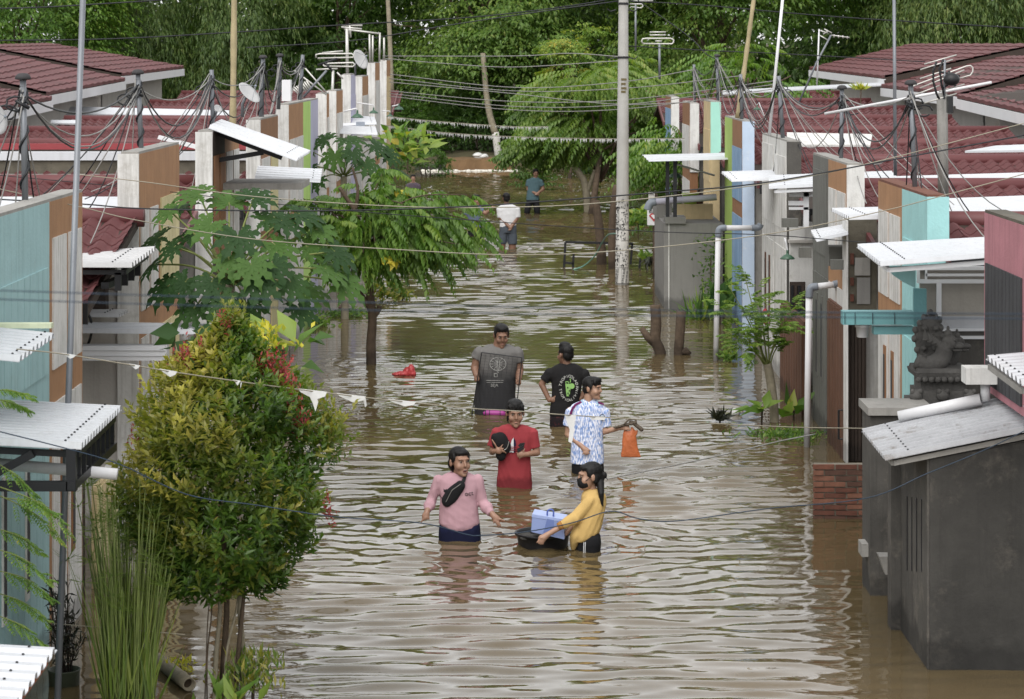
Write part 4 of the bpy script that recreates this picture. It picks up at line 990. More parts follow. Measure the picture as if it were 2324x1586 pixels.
m.lathe([(.034,.25),(.036,0),(.042,0),(.042,L),(.036,L),(.03,L-.2)], a, 20, R); m.build('pipe', PVC, t, True)
pvc('grey-lilac pipe bridging to the grey tank stand', [[(1482,458),(1626,447)]], 41.0, .055, [[(1488,458),(1478,460),(1472,468),(1470,476)]], mt=mat('lilac_pvc', S(176,174,190), rough=.4, var=.05))
pvc('white drain pipe with grey elbow below the cream left wall', [[(418,716),(418,800)]], 22.4, .034, [[(418,722),(418,704),(412,692),(404,690)]])
pvc('white pipe sticking out under the near left awning', [[(-30,1050),(266,1076)]], 14.6, .034)
# ---------------- grey tank stand, sign, bucket
ts = thing('tank_stand', 'smooth grey cement tank stand rising from the flood', 'stand', (2.85, 42.3, -.8))
one('block', PLASTER, lambda q: q.box(2.40, 3.38, 41.1, 44.0, -.8, 1.42), ts)
one('corner_bead', WHITE, lambda q: q.box(2.47, 2.49, 41.085, 41.1, -.6, 1.42), ts)
one('cap', PLASTER, lambda q: q.box(2.42, 2.76, 41.05, 41.6, 1.42, 1.53), ts)
one('cap', PLASTER, lambda q: q.box(2.36, 2.62, 42.6, 43.9, 1.42, 1.68), ts)
one('parapet', TAN, lambda q: q.box(2.66, 3.3, 42.2, 42.4, 1.42, 1.68), ts)
bk = W(1567, 468, 42.3)
one_b = tag(one('bucket', mat('lime_plastic', S(176,214,40), rough=.4, var=.05), lambda q: q.lathe([(.0,.02),(.115,0),(.14,.16),(.15,.16),(.15,.18),(.13,.18),(.105,.03),(0,.03)], (bk.x, 42.3, 1.68), 18), None, True), 'lime green bucket on the tank stand', 'bucket')
tag(one('wash_basin', mat('green_plastic', S(120,200,70), rough=.4), lambda q: q.lathe([(0,.01),(.09,0),(.13,.05),(.12,.05),(0,.02)], (W(1535,470,42.3).x, 42.3, 1.68), 16), None, True), 'flat green basin beside the lime bucket', 'basin')
tag(one('jerry_can', mat('brown_bottle', S(92,60,48), rough=.3), lambda q: q.lathe([(0,0),(.07,0),(.08,.02),(.08,.15),(.03,.2),(.03,.24),(0,.24)], (W(1586,470,42.3).x, 42.3, 1.68), 12), None, True), 'brown bottle right of the lime bucket', 'bottle')
sg = thing('notice_board', 'white notice board with a red shield emblem beside the tank stand', 'sign', tuple(W(1483,660,46.5)))
one('board', WHITE2, lambda q: q.box(W(1469,0,46.5).x, W(1497,0,46.5).x, 46.5, 46.54, W(0,511,46.5).z, W(0,474,46.5).z), sg)
text_mesh('BLO', .085, INK, Matrix.Translation(W(1482,480,46.49)) @ FACE, sg)
m = MB(); m.prism([W(x, y, 46.49) for x, y in ((1473,489),(1478,484),(1490,484),(1495,489),(1484,503))], (0,.008,0)); m.build('emblem', mat('red_print', S(196,40,44)), sg)
m = MB(); m.prism([W(x, y, 46.485) for x, y in ((1477,489),(1480,487),(1489,487),(1491,489),(1484,497))], (0,.008,0)); m.build('emblem_field', WHITE2, sg)
one('post', BARK, lambda q: q.tube([W(1487,440,46.6), (W(1487,440,46.6).x, 46.6, -.6)], .05, 8), sg)
one('upper_board', PAPER, lambda q: q.box(W(1472,0,46.5).x, W(1486,0,46.5).x, 46.5, 46.53, W(0,462,46.5).z, W(0,436,46.5).z), sg)
text_mesh('MN', .055, INK, Matrix.Translation(W(1479,441,46.49)) @ FACE, sg)
# ---------------- stumps, frame, hose, flotsam
def stump(label, pts, rs, Y, side=None):
    t = thing('tree_stump', label, 'stump', (W(pts[0][0],0,Y).x, Y, -.6))
    one('trunk', BARK, lambda q: q.tube(spline([W(x, y, Y) for x, y in pts], 4), [rs[0]+(rs[1]-rs[0])*i/(4*(len(pts)-1)) for i in range(4*(len(pts)-1)+1)], 10), t, True)
    if side: one('side_stub', BARK, lambda q: q.tube([W(x, y, Y) for x, y in side], [.04,.055,.06], 9), t, True)
stump('forked dark stump standing in the water', [(1502,830),(1497,795),(1487,770),(1489,735),(1487,692)], (.085,.075), G(0,803).y, [(1456,744),(1470,765),(1492,785)])
stump('single dark stump right of the forked one', [(1543,830),(1540,800),(1543,760),(1546,706)], (.07,.07), G(0,805).y, [(1565,805),(1556,796),(1545,800)])
fr = thing('metal_frame', 'black rectangular metal frame sticking out of the flood by the pole', 'frame', tuple(W(1300,600,49.2)))
for a, c in (((1283,550),(1280,612)),((1283,549),(1437,553)),((1435,553),(1431,600)),((1283,596),(1302,598)),((1302,574),(1300,612)),((1454,580),(1451,610)),((1420,552),(1420,612))): one('bar', BLACK, lambda q: q.bar(W(*a,49.2), W(*c,49.2), .045, .045), fr)
tag(one('garden_hose', mat('green_hose', S(96,150,130), rough=.4), lambda q: q.tube(spline([W(1300,612,48.8),W(1325,603,48.8),W(1350,580,48.6),W(1368,548,48.2),W(1382,532,47),W(1402,530,46)], 6), .014, 7), None, True), 'pale green hose slung from the concrete pole', 'hose')
lg = thing('bamboo_log', 'cut bamboo log lying half in the water below the reeds', 'log', tuple(G(400,1560)))
a, b2 = G(340,1535)+Vector((0,.35,.03)), G(432,1566)+Vector((0,-.05,.05)); d = (b2-a).normalized()
m = MB(); m.lathe([(.02,.3),(.036,.0),(.046,0),(.046,.18),(.05,.19),(.046,.2),(.046,(b2-a).length),(.0,(b2-a).length)], b2, 16, (-d).to_track_quat('Z','Y').to_matrix()); m.build('culm', BARKG, lg, True)
one('end_shadow', BARK, lambda q: q.lathe([(0,.06),(.037,.06),(.037,.065),(0,.065)], b2, 14, (-d).to_track_quat('Z','Y').to_matrix()), lg)
gb = MB(); rr = random.Random(8)
for k in range(7): gb.ell(W(1075+rr.uniform(0,40), 358-rr.uniform(0,6), 93.2+rr.uniform(-.2,.3)), (.18*rr.uniform(.6,1.3),.15,.12*rr.uniform(.6,1.2)), 8, 6)
tag(gb.build('rubbish_heap', PLASTIC_W, smooth=True), 'heap of white rubbish bags at the foot of the whitewashed trunk', 'rubbish')
tag(one('plastic_scrap', PLASTIC_W, lambda q: q.ell(G(2906/1.742,1640/1.742)+Vector((0,0,.03)), (.06,.05,.05), 8, 6), None, True), 'white plastic scrap floating by the dark fern', 'scrap')
msk = W(1737,718,30.6); mk = thing('hanging_mask', 'red and white mask-like ornament hung on the right house front', 'ornament', tuple(msk))
one('face', mat('red_enamel', S(170,40,44)), lambda q: q.ell(msk, (.045,.03,.10), 10, 8), mk, True)
one('white_band', WHITE2, lambda q: q.ell(msk+Vector((0,-.008,-.01)), (.034,.03,.06), 10, 8), mk, True)

# ---------------- carved stone shrine
sh = thing('stone_shrine', 'carved dark stone shrine throne with two beast heads on a tiered base', 'shrine', (3.37, 19.75, -.8))
SY = 19.75
z8 = lambda y: W(0, y, SY).z
def sx_(px): return W(px, 0, SY).x
def tier(name, x0, x1, y0, y1, dep, flare=1.0):
    a, c, z0, z1 = sx_(x0), sx_(x1), z8(y1), z8(y0); w = (c-a)/2; cx = (a+c)/2
    return one(name, STONE, lambda q: q.hexa([(cx-w*flare,SY-dep*flare,z0),(cx+w*flare,SY-dep*flare,z0),(cx+w*flare,SY+dep*flare,z0),(cx-w*flare,SY+dep*flare,z0),(cx-w,SY-dep,z1),(cx+w,SY-dep,z1),(cx+w,SY+dep,z1),(cx-w,SY+dep,z1)]), sh)
one('pedestal', STONE, lambda q: q.box(sx_(2080), sx_(2185), SY-.17, SY+.17, -.8, z8(918)), sh)
tier('tier', 2062, 2200, 905, 922, .24); tier('tier', 2074, 2190, 880, 905, .2); tier('tier', 2082, 2184, 858, 880, .17)
tier('cornice', 2068, 2196, 838, 850, .23, .95); tier('seat', 2074, 2190, 830, 838, .21, 1.04)
rr = random.Random(2)
for k in range(9): one('cornice_petal', STONE, lambda q: q.ell((sx_(2074+k*14.5), SY-.235, z8(853)), (.026,.018,.024), 8, 6), sh, True)
for px in (2070, 2130, 2190):
    one('corner_mask', STONE, lambda q: (q.ell((sx_(px), SY-.2, z8(890)), (.055,.05,.05), 10, 8), q.ell((sx_(px)-.03, SY-.22, z8(880)), (.022,.02,.022), 7, 6), q.ell((sx_(px)+.03, SY-.22, z8(880)), (.022,.02,.022), 7, 6)), sh, True)
# throne back: carved slab with scrolled rim
bp_ = [(2085,828),(2084,795),(2078,770),(2080,750),(2090,735),(2100,722),(2112,715),(2124,718),(2134,728),(2137,745),(2140,765),(2136,785),(2134,805),(2136,828)]
m = MB(); m.prism([Vector((sx_(x), SY+.02, z8(y))) for x, y in bp_], (0,.07,0)); bk_ = m.build('throne_back', STONE, sh)
for x, y in bp_: one('scroll', STONE, lambda q: q.ell((sx_(x), SY+.05, z8(y)), (.026,.045,.03), 9, 7), bk_, True)
for x, y in ((2097,790),(2122,790),(2098,745),(2124,745),(2112,708)): one('boss', STONE, lambda q: q.ell((sx_(x), SY-.0, z8(y)), (.024,.03,.024), 9, 7), bk_, True)
for x0, y0, x1, y1 in ((2105,755,2117,775),(2117,755,2105,775),(2111,748,2111,785)): one('relief', STONE, lambda q: q.bar((sx_(x0),SY+.015,z8(y0)), (sx_(x1),SY+.015,z8(y1)), .012, .014, up=(0,1,0)), bk_)
def beast(px, Y, sc_):
    c = lambda x, y: Vector((W(px, 0, Y).x + x*sc_, Y, z8(832) + y*sc_))
    m = MB()
    m.tube(spline([c(-.20,.05), c(-.12,.02), c(-.03,.06), c(.0,.14), c(.03,.17)], 5), [.055*sc_]*5+[.065*sc_]*6+[.06*sc_]*5+[.05*sc_]*5, 10)
    b = m.build('beast_body', STONE, sh, True)
    m = MB(); m.ell(c(.03,.18), (.055*sc_,.05*sc_,.055*sc_), 12, 9); m.ell(c(.085,.155), (.05*sc_,.035*sc_,.026*sc_), 10, 8); m.ell(c(.08,.125), (.04*sc_,.03*sc_,.014*sc_), 10, 7); m.ell(c(.02,.24), (.028*sc_,.03*sc_,.03*sc_), 9, 7); m.ell(c(.02,.275), (.012*sc_,.012*sc_,.02*sc_), 7, 6); m.ell(c(.06,.2)-Vector((0,.035*sc_,0)), (.016*sc_,.012*sc_,.014*sc_), 7, 6)
    m.build('beast_head', STONE, b, True)
    for k in range(5): one('mane_tuft', STONE, lambda q: q.lathe([(.024*sc_,0),(.018*sc_,.03*sc_),(0,.075*sc_)], c(-.02-k*.028, .15+.012*k), 7, Matrix.Rotation(-.6+.12*k, 3, 'Y')), b)
beast(2145, SY-.10, 1.15); beast(2166, SY+.08, 1.0)

# ================================================================ VEGETATION
NP = np.array
def unit(a): return a/np.maximum(np.linalg.norm(a, axis=-1, keepdims=True), 1e-9)
class Leaves:
    """collects leaf blades: a folded diamond each, with a tone value"""
    def __init__(s): s.P = []; s.D = []; s.N = []; s.L = []; s.W = []; s.T = []
    def add(s, P, D, N, L, Wd, T):
        n = len(P); f = lambda v: np.broadcast_to(np.asarray(v, float), (n,)).copy()
        s.P.append(np.asarray(P, float)); s.D.append(unit(np.asarray(D, float))); s.N.append(np.asarray(N, float)); s.L.append(f(L)); s.W.append(f(Wd)); s.T.append(f(T))
    def build(s, name, mt, parent=None, fold=.25, curl=.12, mid=.42, kind=None):
        P, D, N = (np.concatenate(a) for a in (s.P, s.D, s.N)); L, Wd, T = (np.concatenate(a) for a in (s.L, s.W, s.T))
        S_ = unit(np.cross(D, N)); N = unit(np.cross(S_, D)); n = len(P)
        L_, W_ = L[:,None], Wd[:,None]
        m = P + D*L_*mid; up = N*W_*fold
        v = np.stack([P, m - S_*W_*.5 + up, P + D*L_ - N*L_*curl, m + S_*W_*.5 + up, m], 1)
        org = NP(ORG[parent.name]) if parent is not None else v.reshape(-1,3).mean(0)*[1,1,0]
        v = (v - org).reshape(-1, 3)
        b = np.arange(n)[:,None]*5
        f = np.concatenate([b+[0,4,1], b+[1,4,2], b+[0,3,4], b+[4,3,2]], 1).reshape(-1, 3)
        me = bpy.data.meshes.new(name); me.vertices.add(len(v)); me.vertices.foreach_set('co', v.ravel())
        me.loops.add(f.size); me.loops.foreach_set('vertex_index', f.ravel().astype(np.int32))
        me.polygons.add(len(f)); me.polygons.foreach_set('loop_start', np.arange(0, f.size, 3)); me.polygons.foreach_set('loop_total', np.full(len(f), 3))
        at = me.attributes.new('tone', 'FLOAT', 'POINT'); at.data.foreach_set('value', np.repeat(np.clip(T,0,1), 5))
        me.update(calc_edges=True); me.materials.append(mt)
        o = bpy.data.objects.new(name, me); COL.objects.link(o)
        if parent is not None: o.parent = parent
        else: o.location = org
        ORG[o.name] = Vector(org)
        if kind: o['kind'] = kind
        return o
    def count(s): return sum(len(p) for p in s.P)

def fronds(lv, P, D, L, droop, n, ll, lw, tone, rng, hang=.7, jit=.1):
    """pinnate leaves: F rachises at P along D, drooping, with n leaflet pairs hanging off"""
    P = np.asarray(P, float); D = unit(np.asarray(D, float)); F_ = len(P)
    t = (np.arange(n)+1)/n
    L = np.broadcast_to(np.asarray(L, float), (F_,))[:,None,None]; dr = np.broadcast_to(np.asarray(droop, float), (F_,))[:,None,None]
    q = P[:,None,:] + D[:,None,:]*L*t[None,:,None] - NP([0,0,1.])*dr*L*(t**2)[None,:,None]
    tg = unit(D[:,None,:] - NP([0,0,1.])*2*dr*t[None,:,None])
    sd = unit(np.cross(tg, NP([0,0,1.]))+1e-6)
    tn = np.broadcast_to(np.asarray(tone, float), (F_,))[:,None]
    for sg in (-1, 1):
        d = sd*sg*(1-hang*.45) + tg*.45 + NP([0,0,-1.])*hang + rng.normal(0, jit, q.shape)
        nn = np.cross(d, tg)*sg + NP([0,0,.8]) + sd*sg*.5
        s_ = (np.sin(np.pi*np.clip(t*.9+.08,0,1))**.5)[None,:]
        lv.add(q.reshape(-1,3), d.reshape(-1,3), nn.reshape(-1,3), (ll*s_*rng.uniform(.8,1.15,(F_,n))).ravel(), (lw*s_*np.ones((F_,1))).ravel(), (tn+rng.normal(0,.07,(F_,n))).ravel())
def sprays(lv, P, D, L, width, n, ll, lw, tone, rng, arch=.15, droop=.45, hang=.6, tvar=.1):
    """flat leafy sprays (branch ends) spreading along D"""
    P = np.asarray(P, float); D = unit(np.asarray(D, float)); S_ = len(P)
    L = np.broadcast_to(np.asarray(L, float), (S_,))[:,None]
    t = rng.uniform(0.05, 1, (S_, n)); u = rng.uniform(-1, 1, (S_, n))
    sd = unit(np.cross(D, NP([0,0,1.]))+1e-6)
    q = P[:,None,:] + D[:,None,:]*(L*t)[...,None] + NP([0,0,1.])*((arch*t-droop*t*t)*L)[...,None] + sd[:,None,:]*(u*width*L*(.35+.65*np.sin(np.pi*np.clip(t,0,.95))))[...,None] + rng.normal(0,.04,(S_,n,3))*L[...,None]
    d = D[:,None,:]*.6 + sd[:,None,:]*(u*.9)[...,None] + NP([0,0,-1.])*(hang*(.3+t))[...,None] + rng.normal(0,.25,(S_,n,3))
    nn = NP([0,0,1.]) + D[:,None,:]*.35 + rng.normal(0,.25,(S_,n,3))
    tn = np.broadcast_to(np.asarray(tone, float), (S_,))[:,None]
    lv.add(q.reshape(-1,3), d.reshape(-1,3), nn.reshape(-1,3), (ll*rng.uniform(.7,1.25,(S_,n))).ravel(), (lw*rng.uniform(.8,1.2,(S_,n))).ravel(), (tn+rng.normal(0,tvar,(S_,n))).ravel())

G1 = leafmat('foliage_green', [S(46,68,32), S(66,94,42), S(90,118,54), S(116,138,64), S(150,152,80)], trans=.42)
G2 = leafmat('foliage_fresh', [S(50,74,32), S(74,106,44), S(102,132,56), S(134,152,70), S(180,160,66)], trans=.4)
G3 = leafmat('foliage_bamboo', [S(46,62,32), S(64,86,44), S(88,112,56), S(122,136,74), S(156,154,98)], trans=.4)
G4 = leafmat('foliage_shrub', [S(54,80,34), S(84,112,44), S(120,126,54), S(152,142,66), S(196,186,98)], trans=.45, rough=.36, spec=.5)
GRED = leafmat('foliage_red', [S(120,40,44), S(154,58,60), S(182,98,92)], trans=.3)
GPAP = leafmat('foliage_papaya', [S(36,62,32), S(52,80,38), S(78,108,48)], trans=.3, rough=.6, spec=.25)
GDARK = leafmat('foliage_dark', [S(24,28,22), S(40,44,32), S(62,62,42)], trans=.15)
GREED = leafmat('foliage_reed', [S(78,98,42), S(110,130,58), S(150,158,82)], trans=.4)
GYEL = leafmat('foliage_yellow', [S(120,136,46), S(178,172,52), S(214,196,70)], trans=.35)

def trunk(t, pts, r0, r1, mt=BARK, name='trunk', n=9, sub=5):
    path = spline(pts, sub); k = len(path)
    return one(name, mt, lambda q: q.tube(path, [r0+(r1-r0)*(i/(k-1))**.8 for i in range(k)], n), t, True)
def limb_points(P0, tips, rng, per):
    """points along curved limbs from P0 to tips (array) and their outward directions"""
    out = []; dirs = []
    for tp in tips:
        mid = (NP(P0)+tp)/2 + NP([0,0,.12])*np.linalg.norm(tp-NP(P0))
        for u in rng.uniform(.35, 1, per):
            p = (1-u)**2*NP(P0) + 2*u*(1-u)*mid + u*u*tp; d = 2*(1-u)*(mid-NP(P0)) + 2*u*(tp-mid)
            out.append(p + rng.normal(0,.12,3)); dirs.append(d)
    return NP(out), NP(dirs)

# ---------------- the wood behind the street
def big_tree(name, label, base, height, crown_c, crown_r, nspray, mt, rng, leaf=(.17,.07), slen=1.5, nleaf=30, lean=0, tone=.4, mode='layer', trunk_r=.16, limbs=9, z0=None, group='trees behind the street'):
    base = NP(base, float); t = thing(name, label, 'tree', tuple(base), group)
    c = NP(crown_c, float); r = NP(crown_r, float)
    top = NP([c[0]+lean, c[1], c[2]+r[2]*.3])
    trunk(t, [base-[0,0,.4], base+[.15*rng.normal(),0,(c[2]-base[2])*.4], c-[0,0,r[2]*.3], top], trunk_r, trunk_r*.3)
    for k in range(limbs):
        a = rng.uniform(0, 6.28); e = c + NP([math.cos(a)*r[0]*.7, math.sin(a)*r[1]*.7, rng.uniform(-.5,.6)*r[2]]); s_ = base*.0 + NP([c[0], c[1], max(base[2]+.6, c[2]-r[2]*rng.uniform(.3,.8))])
        trunk(t, [s_, (s_+e)/2+[0,0,.3], e], trunk_r*.4, .02, BARK, 'limb', 6, 4)
    lv = Leaves()
    # sprays start on a lumpy shell: several lobes give an uneven outline with gaps
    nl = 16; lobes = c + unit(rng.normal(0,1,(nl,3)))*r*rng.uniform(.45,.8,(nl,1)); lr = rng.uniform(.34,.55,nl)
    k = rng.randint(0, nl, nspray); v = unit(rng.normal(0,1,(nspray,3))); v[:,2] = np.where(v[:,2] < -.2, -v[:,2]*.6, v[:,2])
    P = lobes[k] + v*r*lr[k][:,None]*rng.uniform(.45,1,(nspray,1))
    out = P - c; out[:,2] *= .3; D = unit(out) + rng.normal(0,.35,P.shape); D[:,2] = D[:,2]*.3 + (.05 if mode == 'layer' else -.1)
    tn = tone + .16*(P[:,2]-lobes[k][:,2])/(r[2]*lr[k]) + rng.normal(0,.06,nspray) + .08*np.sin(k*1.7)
    if z0 is not None: keep = P[:,2] > z0; P, D, tn = P[keep], D[keep], tn[keep]
    far = P[:,2] > 8.5      # above the frame: fewer, larger leaves (seen only mirrored in the water)
    for sel, f_, nn_ in ((~far, 1.0, nleaf), (far, 1.9, max(8, nleaf//3))):
        if sel.sum() == 0: continue
        if mode == 'layer': sprays(lv, P[sel], D[sel], slen*rng.uniform(.6,1.2,sel.sum()), .42, nn_, leaf[0]*f_, leaf[1]*f_, tn[sel], rng, .12, .38, .5)
        elif mode == 'bamboo': sprays(lv, P[sel], D[sel], slen*rng.uniform(.6,1.3,sel.sum()), .22, nn_, leaf[0]*f_, leaf[1]*f_, tn[sel], rng, .2, 1.0, 1.3)
        elif mode == 'frond': fronds(lv, P[sel], D[sel], slen*rng.uniform(.7,1.2,sel.sum()), rng.uniform(.3,.7,sel.sum()), nn_, leaf[0]*f_, leaf[1]*f_, tn[sel], rng)
    lv.build('crown', mt, t)
    return t
R_ = np.random.RandomState
gz_ = lambda y: float(np.interp(y, [80,91.5,92.6,110,160], [-.22,-.12,.40,.8,1.6]))
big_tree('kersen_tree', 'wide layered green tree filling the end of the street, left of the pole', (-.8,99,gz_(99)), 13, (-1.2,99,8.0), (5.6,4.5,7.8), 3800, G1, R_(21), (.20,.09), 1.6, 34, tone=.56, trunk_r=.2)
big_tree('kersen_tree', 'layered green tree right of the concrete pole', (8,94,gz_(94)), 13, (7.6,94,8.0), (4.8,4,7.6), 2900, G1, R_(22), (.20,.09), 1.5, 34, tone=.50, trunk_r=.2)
big_tree('round_tree', 'small yellow-green rounded treetop left of the concrete pole', (1.7,86,gz_(86)), 6, (1.75,86,3.9), (1.3,1.2,1.7), 230, G2, R_(23), (.12,.06), .6, 34, tone=.62, trunk_r=.08, limbs=5)
big_tree('drooping_tree', 'drooping long-leafed green tree just behind the concrete pole', tuple(G(1335,486)-Vector((0,0,.3))), 5, (2.2,67.5,2.35), (2.5,2.0,2.0), 1400, G1, R_(24), (.19,.085), .85, 9, tone=.56, mode='frond', trunk_r=.12, limbs=12)
big_tree('drooping_tree', 'smaller drooping tree low at the right of the concrete pole', (3.3,53.5,-.4), 4, (3.45,53.5,1.75), (.9,.9,1.45), 330, G2, R_(25), (.16,.07), .75, 9, tone=.38, mode='frond', trunk_r=.08, limbs=6)
big_tree('drooping_tree', 'drooping crown rising above the right masts', (5.9,60,.2), 5, (6.1,66,3.2), (1.9,1.4,1.5), 210, G2, R_(29), (.17,.075), .8, 9, tone=.4, mode='frond', trunk_r=.1, limbs=6)
LT = [(-19.5,96,5.2,'bright broad-leaved tree in the top left corner',G2,'layer',.38,900), (-15.6,101,6.2,'dark feathery bamboo clump over the left back roof',G3,'bamboo',.40,900), (-11.5,100,6,'dense bamboo clump behind the left masts',G3,'bamboo',.46,900),
      (-7.6,103,6.4,'dark leafy tree behind the cable rack',G1,'layer',.30,950), (13.6,98,6.0,'leafy tree behind the zigzag aerial',G1,'layer',.36,800), (16.6,96,6.2,'feathery bamboo clump above the right back roof',G3,'bamboo',.46,1000), (20.6,99,6.4,'dark bamboo clump in the top right corner',G3,'bamboo',.36,900)]
for i, (x, y, zc, lb, mt, mode, tn, ns) in enumerate(LT):
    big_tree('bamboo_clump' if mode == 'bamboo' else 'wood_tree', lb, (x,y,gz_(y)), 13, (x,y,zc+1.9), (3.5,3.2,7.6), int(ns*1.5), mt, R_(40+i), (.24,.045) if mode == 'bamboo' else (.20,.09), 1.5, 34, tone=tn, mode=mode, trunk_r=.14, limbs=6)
# undergrowth at the street end
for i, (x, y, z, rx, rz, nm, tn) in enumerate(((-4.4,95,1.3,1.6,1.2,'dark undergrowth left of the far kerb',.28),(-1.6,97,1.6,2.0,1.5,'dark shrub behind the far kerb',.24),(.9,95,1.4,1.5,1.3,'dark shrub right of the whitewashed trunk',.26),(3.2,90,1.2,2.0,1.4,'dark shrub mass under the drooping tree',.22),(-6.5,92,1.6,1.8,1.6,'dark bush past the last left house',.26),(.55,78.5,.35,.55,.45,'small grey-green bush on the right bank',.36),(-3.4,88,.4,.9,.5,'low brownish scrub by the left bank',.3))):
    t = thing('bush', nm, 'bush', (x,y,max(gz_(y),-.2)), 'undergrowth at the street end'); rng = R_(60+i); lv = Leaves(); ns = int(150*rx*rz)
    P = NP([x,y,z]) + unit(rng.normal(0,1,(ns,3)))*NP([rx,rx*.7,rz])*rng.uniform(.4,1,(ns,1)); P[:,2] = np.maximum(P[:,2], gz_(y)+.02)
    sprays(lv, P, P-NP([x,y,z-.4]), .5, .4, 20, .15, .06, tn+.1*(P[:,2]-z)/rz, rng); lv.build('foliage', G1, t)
    for k in range(3): trunk(t, [NP([x+.1*k,y,gz_(y)-.2]), NP([x+.2*k-.2,y,z])], .04, .02, BARK, 'stem', 6)
# far wood that closes the view
rng = R_(80); lv = Leaves(); ns = 3600
ns = 5200; P = np.stack([rng.uniform(-42,42,ns), rng.uniform(110,124,ns), rng.uniform(0,1,ns)**1.5*18+.4], -1); P[:,2] *= (.8+.25*np.sin(P[:,0]*.5))
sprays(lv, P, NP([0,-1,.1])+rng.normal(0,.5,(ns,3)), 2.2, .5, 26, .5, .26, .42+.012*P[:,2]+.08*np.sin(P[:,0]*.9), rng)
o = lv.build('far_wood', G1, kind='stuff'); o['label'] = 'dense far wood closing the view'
tw = thing('whitewashed_tree', 'leaning tree trunk whitewashed at the foot at the street end', 'tree', tuple(W(1131,356,94)))
trunk(tw, [W(1133,362,94), W(1124,300,94)], .16, .14, LIMEW, 'painted_foot'); trunk(tw, [W(1124,302,94), W(1112,262,94), W(1104,215,94), W(1096,120,94)], .14, .1, BARKG)
tr = thing('bare_trunk', 'slim pale bare trunk rising behind the far left posts', 'tree', tuple(W(888,150,86))); trunk(tr, [W(889,210,86), W(884,75,86), W(877,-60,86)], .09, .07, BARKG)
for i, (pts, r, nm) in enumerate((([(1366,612),(1364,560),(1358,500),(1352,455)], .11, 'broken reddish trunk left of the concrete pole'), ([(1392,618),(1390,560),(1392,480),(1400,420)], .10, 'dark trunk close behind the concrete pole'))):
    t = thing('dead_tree', nm, 'tree', tuple(W(pts[0][0],pts[0][1],50-i))); trunk(t, [W(x,y,50-i) for x,y in pts], r, r*.7, BARK)
t = thing('dead_tree', 'pale forked trunk under the drooping tree', 'tree', tuple(W(1335,490,67))); trunk(t, [W(1336,495,67),W(1332,450,67),W(1325,410,67),W(1305,380,67)], .13, .08, BARKG); trunk(t, [W(1330,440,67),W(1342,410,67),W(1350,385,67)], .08, .05, BARKG, 'fork')

# ---------------- starfruit tree standing in the flood, left
sf = thing('starfruit_tree', 'starfruit tree with drooping leaf sprays standing in the flood', 'tree', tuple(G(843,825)), None)
SYf = G(843,825).y; q_ = lambda x, y, dy=0: NP(W(x, y, SYf+dy))
trunk(sf, [q_(843,850), q_(842,780), q_(845,720), q_(838,650), q_(836,600)], .075, .05)
trunk(sf, [q_(836,605), q_(820,550), q_(806,480), q_(790,455), q_(770,425)], .05, .025, BARK, 'branch'); trunk(sf, [q_(806,480), q_(812,430), q_(800,380)], .03, .015, BARK, 'branch'); trunk(sf, [q_(845,722), q_(858,705), q_(862,694)], .04, .035, BARK, 'stub'); trunk(sf, [q_(840,700), q_(815,660), q_(790,620)], .045, .02, BARK, 'branch')
rng = R_(90); lv = Leaves()
tips = [(1112,428,-.3),(1098,470,.3),(1152,505,-.2),(1150,545,.1),(1105,568,-.3),(1050,592,0),(960,606,-.3),(985,440,.4),(930,405,.2),(1010,510,-.4),(720,560,.3),(690,500,.4),(650,440,.5),(880,360,.4),(900,560,-.5),(860,590,-.5),(780,590,-.4),(740,450,.5),(960,520,-.3),(850,500,-.2),(800,520,-.5),(1040,530,.1),(900,470,-.3),(950,460,-.5),(870,430,-.2),(780,490,.2),(820,420,.3),(1000,560,-.5),(920,520,-.6),(760,540,-.2),(880,610,-.3),(820,590,-.6)]
P = []; D = []
for (x, y, dy) in tips:
    x = 840+(x-840)*(.80 if x > 840 else .8); y = 500+(y-500)*.82
    s_ = q_(830+rng.uniform(-15,15), 560+rng.uniform(-60,40)); e = q_(x, y, dy); mid = (s_+e)/2 + NP([0,0,.18])
    trunk(sf, [s_, mid, e], .016, .006, BARK, 'twig', 5, 4)
    for u in np.linspace(.3, 1, 9):
        p = (1-u)**2*s_ + 2*u*(1-u)*mid + u*u*e; d = 2*(1-u)*(mid-s_)+2*u*(e-mid); d = unit(d)
        for sg in (-1, 1): P.append(p + rng.normal(0,.04,3)); D.append(d*.7 + NP([0,sg*.5,-.1]) + rng.normal(0,.25,3))
P, D = NP(P), NP(D)
fronds(lv, P, D, rng.uniform(.30,.50,len(P)), rng.uniform(.35,.75,len(P)), 9, .135, .062, .42+rng.normal(0,.08,len(P)), rng, .95)
lv.build('crown', G2, sf)
lv = Leaves(); rng = R_(91); P = NP([q_(880+rng.uniform(-12,25), 590+rng.uniform(-12,8), -.6) for _ in range(14)]+[q_(900+rng.uniform(-25,25),440+rng.uniform(-15,15),.2) for _ in range(14)]+[q_(860+rng.uniform(-10,10),500+rng.uniform(-15,15),-.4) for _ in range(6)])
lv.add(P, rng.normal(0,.4,P.shape)+[0,-.2,-.8], rng.normal(0,.3,P.shape)+[0,-1,.4], .13, .06, rng.uniform(.5,1,len(P))); lv.build('yellowed_leaves', GYEL, sf)

